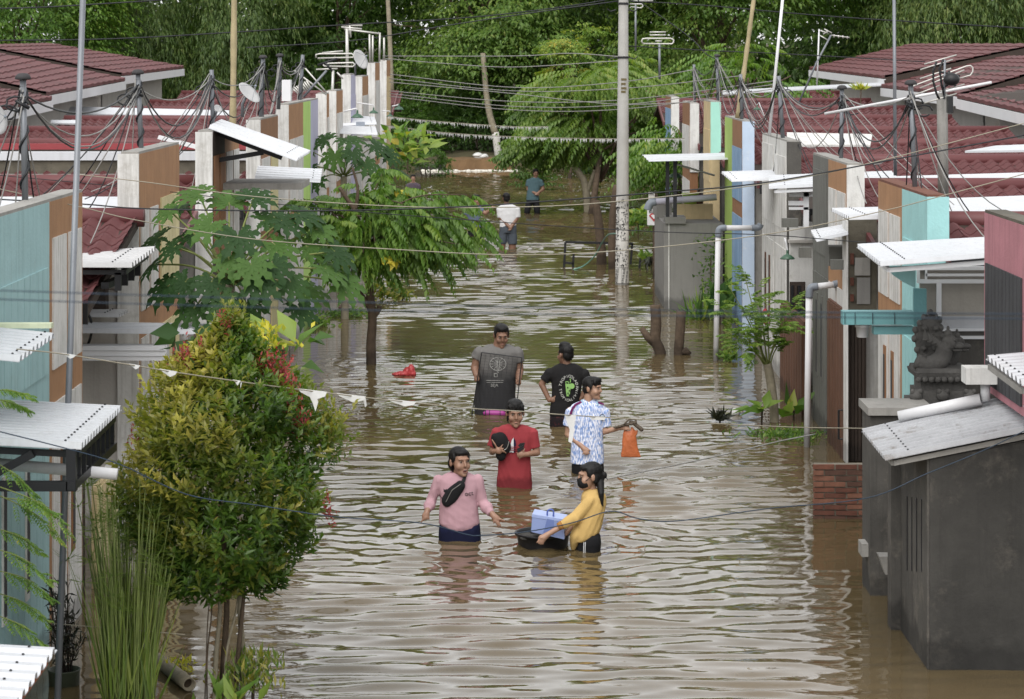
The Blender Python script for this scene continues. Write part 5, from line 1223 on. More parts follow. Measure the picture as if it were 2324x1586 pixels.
# ---------------- papayas: palmate leaves are single pieces
def papaya_leaf(tone=.5):
    vs = [(0,0,0)]; fs = []; n = 9
    ang = np.linspace(-2.35, 2.35, n)
    for k, a in enumerate(ang):
        R = 1.0 - .38*(abs(a)/2.35)**1.5; da = .27
        pts = []
        for (u, w) in ((.24,.9),(.40,.55),(.50,1.2),(.58,.62),(.72,1.0),(.82,.42),(1.0,0)):
            pts.append((u*R, w*da*.62))
        L_ = [(r, wv) for r, wv in pts[:-1]]
        base = len(vs)
        for r, wv in L_: vs.append((r*math.sin(a)+wv*math.cos(a)*R, r*math.cos(a)-wv*math.sin(a)*R, .06*math.sin(r*2)-.22*r*r))
        vs.append((R*math.sin(a), R*math.cos(a), -.24*R))
        for r, wv in reversed(L_): vs.append((r*math.sin(a)-wv*math.cos(a)*R, r*math.cos(a)+wv*math.sin(a)*R, .06*math.sin(r*2)-.22*r*r))
        m = len(L_); c0 = len(vs)
        for r, wv in L_: vs.append((r*math.sin(a), r*math.cos(a), .06*math.sin(r*2)-.22*r*r-.02))
        tip = base+m
        prevc = 0
        for i in range(m):
            Lf = base+i; Rt = base+2*m-i; c = c0+i
            if i == 0: fs += [(0, Lf, c), (0, c, Rt)]
            else: fs += [(c0+i-1, base+i-1, Lf, c), (c0+i-1, c, Rt, base+2*m-i+1)]
        fs += [(c0+m-1, base+m-1, tip), (c0+m-1, tip, base+m+1)]
    me = bpy.data.meshes.new('papaya_leaf'); me.from_pydata(vs, [], fs)
    at = me.attributes.new('tone', 'FLOAT', 'POINT'); at.data.foreach_set('value', [tone]*len(vs))
    me.materials.append(GPAP); me.update(); return me
PL = [papaya_leaf(x) for x in (.2,.5,.85)]
def papaya(label, hub, foot, leaves, Y, size, seed):
    rng = R_(seed); t = thing('papaya_tree', label, 'tree', (foot.x, foot.y, -.7))
    h = NP(hub); trunk(t, [NP([foot.x,foot.y,-.75]), (NP([foot.x,foot.y,0])+h)/2, h], .07, .05, BARKG)
    for (x, y, dy) in leaves:
        c = NP(W(x, y, Y+dy)); out = unit(c-h)
        trunk(t, [h+out*.03, (h+c)/2+NP([0,0,.06]), c], .012, .008, GPAPST, 'petiole', 6, 4)
        zax = Vector(unit(NP([out[0]*.55, -.55+.35*out[1], .75]) + rng.normal(0,.12,3)))
        yax = Vector(out + NP([0,-.25,-.55])); yax = (yax - zax*yax.dot(zax)).normalized(); xax = yax.cross(zax)
        M = Matrix((xax, yax, zax)).transposed().to_4x4(); s_ = size*rng.uniform(.8,1.15)
        inst(PL[rng.randint(3)], 'leaf', t, Matrix.Translation(c) @ M @ Matrix.Diagonal((s_,s_,s_,1)))
GPAPST = mat('petiole_green', S(120,130,62), var=.1, bump=0)
papaya('papaya tree with big lobed dark leaves on the left', W(520,640,21.0), Vector((-2.45,21.0,0)), [(452,440,.2),(575,450,.3),(385,478,.1),(478,508,-.2),(680,485,.3),(395,560,0),(540,535,-.3),(625,555,-.1),(700,560,.2),(740,610,0),(660,640,-.3),(420,640,-.2),(480,640,-.4),(350,600,.2),(590,640,-.5),(380,650,.1),(700,660,.1),(600,500,.2),(520,460,.3),(760,570,.2),(640,500,.1),(560,690,-.3),(440,530,.2),(520,590,-.4),(360,540,.3),(620,600,-.4),(680,700,-.2),(440,700,-.3),(780,640,.1),(570,600,-.5),(500,680,-.5),(720,520,.3),(420,470,.3)], 21.0, .265, 5)
papaya('second papaya with lighter lobed leaves behind the starfruit tree', W(780,400,39.5), Vector((-2.8,39.5,0)), [(700,340,0),(740,318,.2),(790,316,0),(850,330,.1),(700,380,-.2),(760,350,-.3),(830,370,-.3),(880,350,.2),(660,370,.2),(800,345,-.4),(720,410,-.3),(860,400,-.2),(900,390,.1)], 39.5, .34, 6)

# ---------------- round red-tipped shrub, front left
SYs = 16.0; sc_ = SYs/F
rs = thing('round_shrub', 'large rounded golden-green shrub with red shoots on thin stems', 'shrub', (W(515,0,SYs).x, SYs, -.8))
prof = [(716,12,522),(745,38,522),(790,70,524),(830,115,520),(870,170,516),(920,212,512),(1000,244,515),(1100,248,510),(1200,236,508),(1290,188,505),(1350,150,492),(1392,110,490)]
pyv, phw, pcx = (NP([p[i] for p in prof], float) for i in range(3))
def ovoid(rng, n, f0, f1, ylo=762, yhi=1352):
    y = rng.uniform(ylo, yhi, n); a = rng.uniform(0, 6.28, n)
    lump = 1 + .13*np.sin(3*a+y*.02) + .11*np.sin(5*a-y*.035) + .08*np.sin(y*.05+a)
    r = np.maximum(np.interp(y, pyv, phw)-42, 6)*rng.uniform(f0, f1, n)*lump; cx = np.interp(y, pyv, pcx)
    P = np.stack([(cx + r*np.cos(a) - PX)*sc_, SYs + r*np.sin(a)*sc_, H - (y-PY)*sc_], -1)
    N = np.stack([np.cos(a), np.sin(a), .25 - (y-1050)/900], -1); return P, unit(N), y, a
def sprigs(lv, P, N, k, ll, lw, tone, rng, up=.7, step=.02):
    n = len(P); ax = unit(N*.55 + NP([0,0,up]) + rng.normal(0,.2,P.shape))
    for i in range(k):
        ph = rng.uniform(0, 6.28, n); s1 = unit(np.cross(ax, rng.normal(0,1,P.shape))); s2 = np.cross(ax, s1)
        rad = s1*np.cos(ph)[:,None] + s2*np.sin(ph)[:,None]
        d = ax*(.45+.5*i/k) + rad*(1-.6*i/k); lv.add(P + ax*step*i, d, ax + rng.normal(0,.2,P.shape) - rad*.3, ll*rng.uniform(.75,1.15,n)*(1-.35*i/k), lw, tone + .12*i/k + rng.normal(0,.05,n))
rng = R_(101); lv = Leaves()
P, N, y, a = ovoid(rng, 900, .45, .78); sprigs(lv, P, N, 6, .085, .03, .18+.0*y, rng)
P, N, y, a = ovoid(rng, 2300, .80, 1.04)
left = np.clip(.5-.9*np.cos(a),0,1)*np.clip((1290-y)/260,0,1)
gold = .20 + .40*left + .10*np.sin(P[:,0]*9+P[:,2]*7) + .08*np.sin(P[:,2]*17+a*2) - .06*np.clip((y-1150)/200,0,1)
gold += np.where(rng.uniform(0,1,len(y)) < .13, .3, 0)
Ps = NP([W(524+rng.normal(0,16)*(1+k/60), 722+k*1.6, SYs+rng.normal(0,.05)) for k in range(60)]); sprigs(lv, Ps, NP([[0,-.3,.6]]*60)+rng.normal(0,.4,(60,3)), 7, .07, .022, .45+rng.normal(0,.1,60), rng, 1.0)
Ps = NP([W(735+rng.normal(0,22), 985+rng.normal(0,30), SYs+rng.normal(0,.08)) for k in range(60)]); sprigs(lv, Ps, NP([[.5,-.2,.3]]*60)+rng.normal(0,.3,(60,3)), 7, .07, .022, .5+rng.normal(0,.1,60), rng, .8)
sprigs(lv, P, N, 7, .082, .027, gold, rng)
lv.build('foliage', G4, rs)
lv = Leaves(); rng = R_(102)
def red_patch(pts, n, spread):
    C = NP([W(x, y, SYs-.12) for x, y in pts]); P = C[rng.randint(0, len(C), n)] + rng.normal(0, spread, (n,3))*[1,.5,1.3]
    sprigs(lv, P, NP([[.2,-.6,.2]]*n), 6, .05, .014, rng.uniform(.1,.7,n), rng, .9, .022)
red_patch([(632,840),(638,870),(650,920),(660,950),(672,985),(690,975),(646,900),(605,850)], 85, .028); red_patch([(555,905),(562,880),(575,860)], 18, .03); red_patch([(440,830),(425,838),(455,818),(412,830)], 22, .025); red_patch([(295,1010),(310,1015)], 6, .02); red_patch([(742,1165),(748,1190)], 7, .02); red_patch([(505,738),(400,860)], 6, .02)
lv.build('red_shoots', GRED, rs)
for i, (x0, x1, xt, w) in enumerate(((472,470,480,.006),(486,490,500,.02),(500,508,515,.026),(515,512,540,.01),(528,540,552,.02),(545,552,545,.024),(462,468,476,.005))):
    trunk(rs, [W(x0,1700,SYs+.1*(i%3-1)), W(x1,1500,SYs+.1*(i%3-1)), W(xt,1360,SYs), W(xt+10*(i-3),1200,SYs)], w, w*.6, BARKG if i % 2 else BARK, 'stem', 7)
# ---------------- papyrus reeds
rd = thing('papyrus_clump', 'tall green papyrus reed clump at the lower left', 'reeds', (W(290,0,15.7).x, 15.7, -.5))
rng = R_(111); m_ = MB(); hd = Leaves()
for i in range(230):
    xb = rng.uniform(238,345); lean = (xb-290)*rng.uniform(.3,1.2)+rng.normal(0,14); hgt = rng.uniform(200,520); dy = rng.uniform(-.25,.25)
    if i == 0: xb, lean, hgt = 245, -90, 330
    p0, p1, p2 = W(xb,1640,15.7+dy), W(xb+lean*.35,1600-hgt*.5,15.7+dy), W(xb+lean,1600-hgt,15.7+dy*1.3)
    one_ = spline([p0,p1,p2], 4); r = rng.uniform(.0035,.0065)
    m_.tube(one_, [r*(1-.45*k/8) for k in range(9)], 5)
    if rng.rand() < .45:
        n = 16; d = unit(rng.normal(0,1,(n,3))*[1,1,.5]+[0,0,.6]); hd.add(np.repeat([NP(p2)],n,0), d, rng.normal(0,1,(n,3)), rng.uniform(.1,.2,n), .004, .5)
        hd.add(NP([p2]), [[0,0,1]], [[0,-1,0]], .02, .02, .05)
MREED = mat('reed_green', S(128,144,68), rough=.5, var=.3, sc=6, bump=0, streak=.4, scol=S(60,78,30))
o = m_.build('stalks', MREED, rd, True); o['kind'] = 'stuff'; hd.build('umbels', GREED, rd, kind='stuff')
lv = Leaves(); n = 160; rng = R_(112); P = NP([W(rng.uniform(240,350), 1620, 15.7+rng.uniform(-.3,.3)) for _ in range(n)])
lv.add(P, NP([0,0,1])+rng.normal(0,.13,(n,3)), NP([0,-1,0])+rng.normal(0,.5,(n,3)), rng.uniform(.4,1.1,n), rng.uniform(.008,.02,n), rng.uniform(.1,.9,n)); lv.build('blades', GREED, rd, mid=.3)['kind'] = 'stuff'
# ---------------- potted dark plant
pt = thing('potted_plant', 'dark spindly plant in a round tub at the lower left', 'plant', (W(158,0,16.35).x, 16.35, -.3)); pc = G(158,1515,.06); pc.y = 16.4
one('tub', mat('green_tub', S(70,78,60), rough=.5), lambda q: q.lathe([(0,-.3),(.09,-.3),(.105,.04),(.112,.05),(.1,.05),(.095,.0),(0,.0)], (pc.x, pc.y, .05), 20), pt, True)
rng = R_(121); lv = Leaves()
for i in range(24):
    b0 = NP([pc.x,pc.y,.05])+rng.normal(0,.03,3)*[1,1,0]; e = b0 + NP([rng.normal(0,.11), rng.normal(0,.08), rng.uniform(.3,.72)])
    trunk(pt, [b0, (b0+e)/2+rng.normal(0,.02,3), e], .004, .002, WOODD, 'stem', 5, 3)
    n = 16; u = rng.uniform(.25,1,n)[:,None]; lv.add(b0+(e-b0)*u, rng.normal(0,.7,(n,3))+[0,0,.35], rng.normal(0,1,(n,3)), rng.uniform(.05,.1,n), .014, rng.uniform(0,.7,n))
lv.build('foliage', GDARK, pt)
# ---------------- fine-leaved moringa: twig at the left edge and a small tree on the right
def moringa(lv, P, D, L, rng, npin=7, nl=8, ls=.018, tone=.55):
    """bipinnate fronds made of many tiny round leaflets"""
    P = np.asarray(P,float); D = unit(np.asarray(D,float)); q = []; dd = []
    for p, d, l_ in zip(P, D, np.broadcast_to(L,(len(P),))):
        sd = unit(np.cross(d,[0,0,1.])+1e-6)
        for k in range(npin):
            u = .25+.75*k/(npin-1); b0 = p + d*l_*u - NP([0,0,.35*l_*u*u])
            for sg in (-1,1): q.append(b0); dd.append((d*.7+sd*sg*.8+NP([0,0,-.25]))*(1-.55*u)+rng.normal(0,.08,3))
    q, dd = NP(q), NP(dd); Ls = np.linalg.norm(dd,axis=1)*np.repeat(np.broadcast_to(L,(len(P),)), npin*2)*.42
    fronds(lv, q, dd, Ls, .25, nl, ls*1.5, ls, tone+rng.normal(0,.08,len(q)), rng, .5)
mg = thing('moringa_branch', 'feathery moringa branches reaching in from the left edge', 'branch', tuple(W(-40,1300,13.6))); rng = R_(131); lv = Leaves()
ep = [(-20,885,70,895),(-25,905,60,925),(-25,1040,75,1110),(0,1105,140,1165),(0,1125,120,1190),(-25,1195,85,1235),(-25,1240,100,1290),(-25,1290,105,1330),(-25,1340,95,1385),(-25,1390,90,1440),(10,1130,120,1150)]
P = NP([W(a,b,13.6+.1*(i%3)) for i,(a,b,c,d) in enumerate(ep)]); E = NP([W(c,d,13.6+.1*(i%3)) for i,(a,b,c,d) in enumerate(ep)]); Ln = np.linalg.norm(E-P,axis=1)
moringa(lv, P, E-P+NP([0,0,.06]), Ln, rng, 8, 7, .016, .5); lv.build('foliage', G2, mg)
for p, e in zip(P, E): trunk(mg, [p, (p+e)/2+NP([0,0,.01]), p+(e-p)*.8], .004, .002, GPAPST, 'twig', 5, 3)
trunk(mg, [W(-60,1600,13.6), W(-45,1200,13.6), W(-35,860,13.6)], .02, .01, BARK, 'stem')
mt_ = thing('moringa_tree', 'small feathery moringa tree with bare trunk on the right bank', 'tree', tuple(G(1757,958))); YM = G(1757,958).y; wm_ = lambda x, y, d=0: NP(W(x, y, YM+d))
trunk(mt_, [wm_(1758,985), wm_(1756,920), wm_(1748,860), wm_(1742,825)], .055, .05, BARKG); 
rng = R_(132); lv = Leaves(); P = []; D = []; Ln = []
for (x, y, d) in ((1655,650,0),(1690,625,.2),(1740,690,-.2),(1790,690,.2),(1640,700,-.3),(1700,720,-.3),(1660,760,.1),(1780,740,-.2),(1720,660,.3),(1770,780,0),(1690,790,-.3),(1800,700,0),(1730,750,-.4)):
    s_ = wm_(1742+rng.uniform(-6,6), 835); e = wm_(x, y, d); trunk(mt_, [s_, (s_+e)/2+NP([0,0,.05]), e], .012, .004, GPAPST, 'branch', 5, 4)
    for u in (.55,.75,.9,1.0):
        for k in range(2): P.append(s_+(e-s_)*u); D.append(unit(e-s_)*.6+rng.normal(0,.5,3)*[1,1,.4]+[0,0,.05]); Ln.append(rng.uniform(.18,.34))
moringa(lv, P, D, NP(Ln), rng, 6, 6, .02, .55); lv.build('foliage', G2, mt_)
# ---------------- smaller plants
def plant(name, label, px, py, Y, n, ll, lw, mt, spread, up, seed, tone=.45, cat='plant', height=0.0, mid=.42, sp=None, z=0.0):
    rng = R_(seed); b0 = NP(W(px, py, Y)); t = thing(name, label, cat, tuple(b0)); lv = Leaves()
    off = rng.normal(0,1,(n,3))*NP([sp or spread*.4,(sp or spread*.4),0]); off[:,2] = rng.uniform(0,height,n)
    d = rng.normal(0,spread*2,(n,3)); d[:,2] = up+rng.normal(0,.25,n)
    lv.add(b0+off, d, unit(rng.normal(0,.5,(n,3))+[0,-.6,.8]), ll*rng.uniform(.6,1.2,n), lw*rng.uniform(.8,1.2,n), np.clip(tone+rng.normal(0,.18,n),0,1))
    lv.build('foliage', mt, t, mid=mid)
    one('stem', BARK, lambda q: q.tube([b0-NP([0,0,.25]), b0+NP([.01,0,max(.04,height*.7)])], .012, 6), t)
    return t
plant('broadleaf_plant', 'broad green leaves behind the round shrub, right of its red shoots', 640, 850, 17.2, 16, .26, .13, G2, .28, .35, 1, .5, height=.25)
plant('croton', 'yellow-green croton top above the round shrub', 596, 795, 17.0, 120, .07, .03, GYEL, .2, .7, 2, .55, height=.16, sp=.08)
plant('banana_plant', 'dark broad banana-like leaves under the papaya', 440, 800, 18.6, 12, .34, .16, GPAP, .4, .3, 3, .4, height=.2)
plant('broadleaf_plant', 'glossy broad leaves beside the stems at the bottom edge', 520, 1600, 15.6, 12, .2, .07, G2, .2, 1.0, 4, .5)
plant('croton', 'yellow-speckled croton at the bottom edge', 572, 1575, 15.9, 260, .085, .018, G4, .22, 1.0, 5, .45, height=.24, sp=.09)
plant('croton', 'small lime-yellow croton above the bamboo log', 405, 1530, 16.7, 90, .06, .014, GYEL, .28, .7, 6, .5, height=.08, sp=.06)
plant('seedling', 'thin seedling with a few leaves right of the round shrub', 612, 1005, 17.6, 16, .07, .035, G2, .12, .2, 7, .5, height=.36, sp=.02)
plant('broadleaf_shrub', 'bright green upright broad-leaved shrub behind the starfruit tree', 925, 372, 44, 90, .34, .12, G2, .38, .55, 8, .6, height=.55, sp=.2)
plant('red_tipped_bush', 'small red-tipped bush rising from the flood left of the street', 868, 682, 42.4, 360, .10, .04, G4, .45, .6, 9, .45, height=.32, sp=.16)
plant('red_tipped_bush', 'low reddish-green bush beside the small red-tipped bush', 912, 682, 42.6, 200, .09, .035, G4, .4, .6, 10, .5, height=.16, sp=.1)
plant('water_weed', 'mat of floating green weed near the left wall', 790, 716, 40, 260, .12, .04, G2, .8, .4, 11, .35, height=.05, sp=.22)
plant('weed_tuft', 'weedy tuft with white scrap at the foot of the left wall', 722, 742, 38.5, 60, .16, .04, G2, .4, .6, 12, .45, height=.1, sp=.1)
plant('climbing_shrub', 'thin leafy shrub against the grey tank stand', 1612, 690, 40.6, 260, .085, .04, G1, .35, .35, 13, .4, height=1.15, sp=.12)
plant('sword_leaf_plant', 'sword-leaved plant at the corner of the tank stand', 1592, 728, 39.5, 46, .55, .05, G2, .25, 1.0, 14, .42, mid=.3, sp=.1)
plant('broadleaf_plant', 'broad canna-like leaves behind the farther drain pipe', 1634, 722, 38.6, 26, .42, .15, GPAP, .22, .9, 15, .6, height=.3)
plant('weed_tuft', 'leafy tuft at the foot of the farther drain pipe', 1655, 818, 34, 170, .09, .03, G2, .4, .6, 16, .45, height=.1, sp=.07)
plant('marsh_grass', 'strip of marsh grass below the moringa tree', 1782, 992, 27.2, 420, .10, .02, G2, .5, .7, 17, .35, height=.03, sp=.2)
plant('dark_fern', 'dark bird-nest fern poking out of the flood', 1632, 958, 28.2, 60, .16, .035, GDARK, .32, .7, 18, .45, height=.05, sp=.03)
plant('broadleaf_plant', 'big drooping leaves left of the moringa trunk', 1728, 930, 28.0, 9, .34, .12, G2, .5, .35, 19, .55, sp=.04)
plant('broadleaf_plant', 'upright banana-like leaf right of the moringa trunk', 1800, 940, 28.4, 7, .34, .13, G2, .25, .7, 20, .5, sp=.04)
plant('leafy_plant', 'leafy green plant right of the concrete pole foot', 1448, 516, 50, 110, .2, .1, G2, .4, .6, 21, .5, height=.3, sp=.15)
plant('leafy_plant', 'small banana sprout by the tank stand sign', 1468, 590, 47.5, 26, .3, .09, G2, .4, .5, 22, .55, height=.05, sp=.08)
plant('dried_leaf_bunch', 'dangling dark dried leaves on a stub by the sign', 1478, 590, 46.8, 26, .3, .05, GDARK, .2, -.7, 23, .5, height=.1, sp=.06)
plant('yellow_tuft', 'yellowish fern tuft growing on the right roof', 1953, 204, 45, 40, .16, .04, GYEL, .35, .9, 24, .2, sp=.05)

# ================================================================ PEOPLE
def capsule(mb, p0, r0, p1, r1, n=12):
    p0, p1 = Vector(p0), Vector(p1); d = p1-p0; L = d.length
    if L < 1e-6: mb.ell(p0, (r0,r0,r0), n, 8); return
    R = d.normalized().to_track_quat('Z', 'Y').to_matrix()
    prof = [(r0*math.sin(a), -r0*math.cos(a)) for a in np.linspace(0, math.pi/2, 5)] + [(r1*math.cos(a), L+r1*math.sin(a)) for a in np.linspace(0, math.pi/2, 5)]
    prof[0] = (1e-5, prof[0][1]); prof[-1] = (1e-5, prof[-1][1])
    mb.lathe(prof, p0, n, R)
def flat_tube(mb, p0, r0, p1, r1, n=14): mb.ell(Vector(p0).lerp(Vector(p1),.12), (r0*.98,)*3, 12, 9); mb.tube([p0, Vector(p0).lerp(Vector(p1), .5), p1], [r0, (r0+r1)/2, r1], n)
def loft(mb, rings, n=28):
    """rings: (centre, rx, ry) of horizontal ellipses, bottom or top first; squarish shoulders"""
    vs = []; fs = []
    for c, rx, ry in rings:
        for k in range(n):
            a = 2*math.pi*k/n; ca, sa = math.cos(a), math.sin(a); e = .82
            vs.append((c[0]+rx*math.copysign(abs(ca)**e, ca), c[1]+ry*math.copysign(abs(sa)**e, sa), c[2]))
    m = len(rings)
    for i in range(m-1):
        for k in range(n): k2 = (k+1) % n; fs.append((i*n+k, i*n+k2, (i+1)*n+k2, (i+1)*n+k))
    fs.append(tuple(range(n-1,-1,-1))); fs.append(tuple((m-1)*n+k for k in range(n)))
    mb.add(vs, fs)
def fused(mb, name, mt, parent, voxel=.008, it=4, wrinkle=0.0, wsc=9.0, seed=0):
    """weld overlapping shapes into one continuous smooth skin"""
    me = bpy.data.meshes.new('tmp'); me.from_pydata(mb.v, [], mb.f)
    bm = bmesh.new(); bm.from_mesh(me); bmesh.ops.recalc_face_normals(bm, faces=bm.faces); bm.to_mesh(me); bm.free()
    o = bpy.data.objects.new('tmp', me); COL.objects.link(o)
    r = o.modifiers.new('r', 'REMESH'); r.mode = 'VOXEL'; r.voxel_size = voxel
    s = o.modifiers.new('s', 'SMOOTH'); s.factor = .5; s.iterations = it
    dg = bpy.context.evaluated_depsgraph_get(); out = bpy.data.meshes.new_from_object(o.evaluated_get(dg))
    bpy.data.objects.remove(o); bpy.data.meshes.remove(me)
    n = len(out.vertices); co = np.empty(n*3); out.vertices.foreach_get('co', co); co = co.reshape(-1,3)
    if wrinkle:
        nr = np.empty(n*3); out.vertices.foreach_get('normal', nr); nr = nr.reshape(-1,3)
        rng = R_(seed); w = np.zeros(n)
        for _ in range(9):
            k = rng.normal(0,1,3)*[1,1,.8]; k = k/np.linalg.norm(k)*wsc*rng.uniform(.7,2.2)
            w += 1-1.6*np.abs(np.sin(co@k*3.14 + rng.uniform(0,6) + 1.3*np.sin(co@rng.normal(0,7,3)+rng.uniform(0,6))))*(.5+.5*np.sin(co@rng.normal(0,5,3)+rng.uniform(0,6)))
        w -= w.mean(); wrinkle *= 1.5
        co = co + nr*(w/7*wrinkle)[:,None]
    co = co - NP(ORG[parent.name]); out.vertices.foreach_set('co', co.ravel())
    out.materials.clear(); out.materials.append(mt); out.polygons.foreach_set('use_smooth', [True]*len(out.polygons)); out.name = name; out.update()
    ob = bpy.data.objects.new(name, out); COL.objects.link(ob); ob.parent = parent; ORG[ob.name] = ORG[parent.name]
    return ob
SK1 = mat('skin_warm', S(178,136,110), rough=.5, var=.06, sc=8, bump=0, spec=.45)
SK2 = mat('skin_tan', S(164,122,98), rough=.5, var=.06, sc=8, bump=0, spec=.45)
SK3 = mat('skin_brown', S(140,102,80), rough=.5, var=.06, sc=8, bump=0, spec=.45)
HAIR = mat('black_hair', S(22,20,20), rough=.55, var=.3, sc=40, bump=.25, bsc=160, spec=.3)
EYEW = mat('eye_white', S(150,138,128), bump=0, var=.02); EYEB = mat('eye_dark', S(22,16,14), rough=.2, bump=0); LIP = mat('lips', S(172,120,104), bump=0, var=.05); MOUTH = mat('mouth_inside', S(96,50,46), bump=0)
def cloth(name, c, **k): return mat(name, c, rough=.85, var=k.pop('var', .10), sc=k.pop('sc', 5), bump=.12, bsc=220, spec=.2, wet=1.0, **k)

class Fig:
    def __init__(s, label, ox, oy, k, wy, cx, group='people wading through the flood', Ypx=None, depth=.78):
        s.ox, s.oy, s.k = ox, oy, k
        Dy = .5741*(oy + wy/k); s.Y = GY(Dy); s.m = .5741/k*s.Y/F
        c = s.p(cx, wy); s.c = c
        s.t = thing('person', label, 'person', (c.x, c.y, -depth), group); s.depth = depth
    def p(s, x, y, d=0):                # crop pixel, d = crop px towards the camera
        q = W(.5741*(s.ox+x/s.k), .5741*(s.oy+y/s.k), s.Y); q.y -= d*s.m; return q
    def rings(s, L): return [(s.p(x, y, d), rx*s.m, ry*s.m) for (x, y, rx, ry, *dd) in L for d in [(dd[0] if dd else 0)]]
    def head(s, mb, x, y, d, yaw, pitch=0, sc=1.0, roll=0):
        s.hc = s.p(x, y, d); s.hs = sc; s.hR = Matrix.Rotation(math.radians(yaw), 3, 'Z') @ Matrix.Rotation(math.radians(pitch), 3, 'X') @ Matrix.Rotation(math.radians(roll), 3, 'Y')
        E = lambda c, r: mb.ell(s.hp(*c), tuple(v*sc for v in r), 14, 10, s.hR)
        E((0,.018,.032), (.073,.090,.084)); E((0,-.026,-.03), (.061,.060,.082)); E((0,-.040,-.085), (.043,.043,.034)); E((0,-.068,-.103), (.022,.021,.018))
        for sg in (-1, 1): E((sg*.034,-.054,-.036), (.029,.029,.03)); E((sg*.075,.012,-.008), (.011,.02,.031))
        E((0,-.072,.022), (.052,.021,.015)); capsule(mb, s.hp(0,-.088,.006), .008*sc, s.hp(0,-.100,-.030), .0105*sc, 8); E((0,-.084,-.033), (.015,.011,.007))
    def hp(s, x, y, z): return s.hc + s.hR @ (Vector((x, y, z))*s.hs)
    def face(s, body, mouth='closed', mask=False):
        sc = s.hs; bw = .6 if mouth == 'open' or mask else 1.0
        for sg in (-1, 1):
            e = one('eye', EYEW, lambda q: q.ell(s.hp(sg*.030,-.080,.003), (.0115*sc,.0062*sc,.0046*sc), 10, 7, s.hR), body, True)
            one('iris', EYEB, lambda q: q.ell(s.hp(sg*.030,-.0850,.003), (.0062*sc,.0036*sc,.0050*sc), 8, 6, s.hR), e, True)
            one('eyebrow', HAIR, lambda q: q.tube([s.hp(sg*.015,-.0905,.019), s.hp(sg*.030,-.0885,.022), s.hp(sg*.045,-.077,.018)], [.0018*sc*bw,.0026*sc*bw,.0012*sc*bw], 6), body, True)
        if mask: return
        if mouth == 'open':
            one('mouth', MOUTH, lambda q: q.ell(s.hp(0,-.088,-.070), (.016*sc,.009*sc,.010*sc), 10, 8, s.hR), body, True)
            one('teeth', EYEW, lambda q: q.ell(s.hp(0,-.0935,-.062), (.013*sc,.006*sc,.0035*sc), 8, 6, s.hR), body, True)
            one('lip', LIP, lambda q: q.tube([s.hp(.021*math.cos(a),-.091,-.070+.013*math.sin(a)) for a in np.linspace(0,6.28,14)], .0030*sc, 6), body, True)
        else: one('lip', LIP, lambda q: q.ell(s.hp(0,-.087,-.068), (.018*sc,.008*sc,.0048*sc), 10, 7, s.hR), body, True)
    def hair(s, style='short', seed=0, extra=None):
        mb = MB(); sc = s.hs; rng = random.Random(seed)
        E = lambda c, r: mb.ell(s.hp(*c), tuple(v*sc for v in r), 12, 9, s.hR)
        E((0,.024,.048), (.0785,.092,.074)); E((0,.060,.0), (.070,.048,.066))
        if style != 'women': E((0,-.01,.085), (.062,.072,.036))
        else: E((0,-.004,.070), (.068,.080,.036)); E((0,.07,-.05), (.055,.04,.05))
        if style in ('short','fringe','tall'):
            for sg in (-1,1): E((sg*.066,.0,.03), (.014,.03,.04))
        if style == 'tall': E((0,-.005,.105), (.062,.072,.036))
        if style == 'fringe':
            for i in range(9): x = -.056+.014*i; E((x,-.070+abs(x)*.28,.066-.02*(i%2)), (.018,.016,.024))
        if style == 'women':
            for sg in (-1,1): E((sg*.066,.0,.035), (.012,.040,.045)); E((sg*.066,.035,-.015), (.013,.028,.045))
        if extra: extra(mb)
        h = fused(mb, 'hair', HAIR, s.t, .006, 3, .0022, 60, seed)
        # loose strands break the outline
        st = MB(); me = h.data; nv = len(me.vertices); o_ = ORG[h.name]; up = s.hR @ Vector((0,0,1)); fw = s.hR @ Vector((0,-1,0))
        for _ in range(120 if style == 'women' else 260):
            v = me.vertices[rng.randrange(nv)]; p = Vector(v.co) + o_; nr = Vector(v.normal)
            d = (-up*.8 + fw*rng.uniform(-.2,.5) + Vector((rng.uniform(-.5,.5), rng.uniform(-.5,.5), rng.uniform(-.2,.4)))); d = (d - nr*d.dot(nr)*.8).normalized(); L = rng.uniform(.016,.04)*sc
            st.tube([p - nr*.003, p + d*L*.5 + nr*.0015, p + d*L + nr*rng.uniform(-.003,.003)], [.0022*sc,.0018*sc,.0005*sc], 4)
        st.build('hair_strands', HAIR, h)['kind'] = 'stuff'
        return h
    def hand(s, mb, palm, tips, wrist, r=.0085, size=1.0):
        P, Wr = s.p(*palm), s.p(*wrist); d = (P-Wr).normalized()
        capsule(mb, Wr, .024*size, P, .030*size, 10); mb.ell(P + d*.02, (.036*size,.024*size,.036*size), 10, 8)
        for i, tp in enumerate(tips):
            T = s.p(*tp); st = P + (T-P)*.12 + d*.012; kn = (st+T)*.5 + Vector((0,-.010,.006)); rr = r*(1.12 if i == len(tips)-1 else 1)
            capsule(mb, st, rr*1.15, kn, rr*1.05, 8); capsule(mb, kn, rr*1.05, T, rr*.8, 8)
    def legs(s, mb, xs, y, r, foot=True):
        for x in xs:
            a = s.p(x, y); b = Vector((a.x, a.y, -s.depth+.07)); capsule(mb, a, r, a.lerp(b,.5), r*.72, 12); capsule(mb, a.lerp(b,.5), r*.72, b, r*.5, 12)
            capsule(mb, b, .045, b+Vector((0,-.13,-.03)), .035, 8)

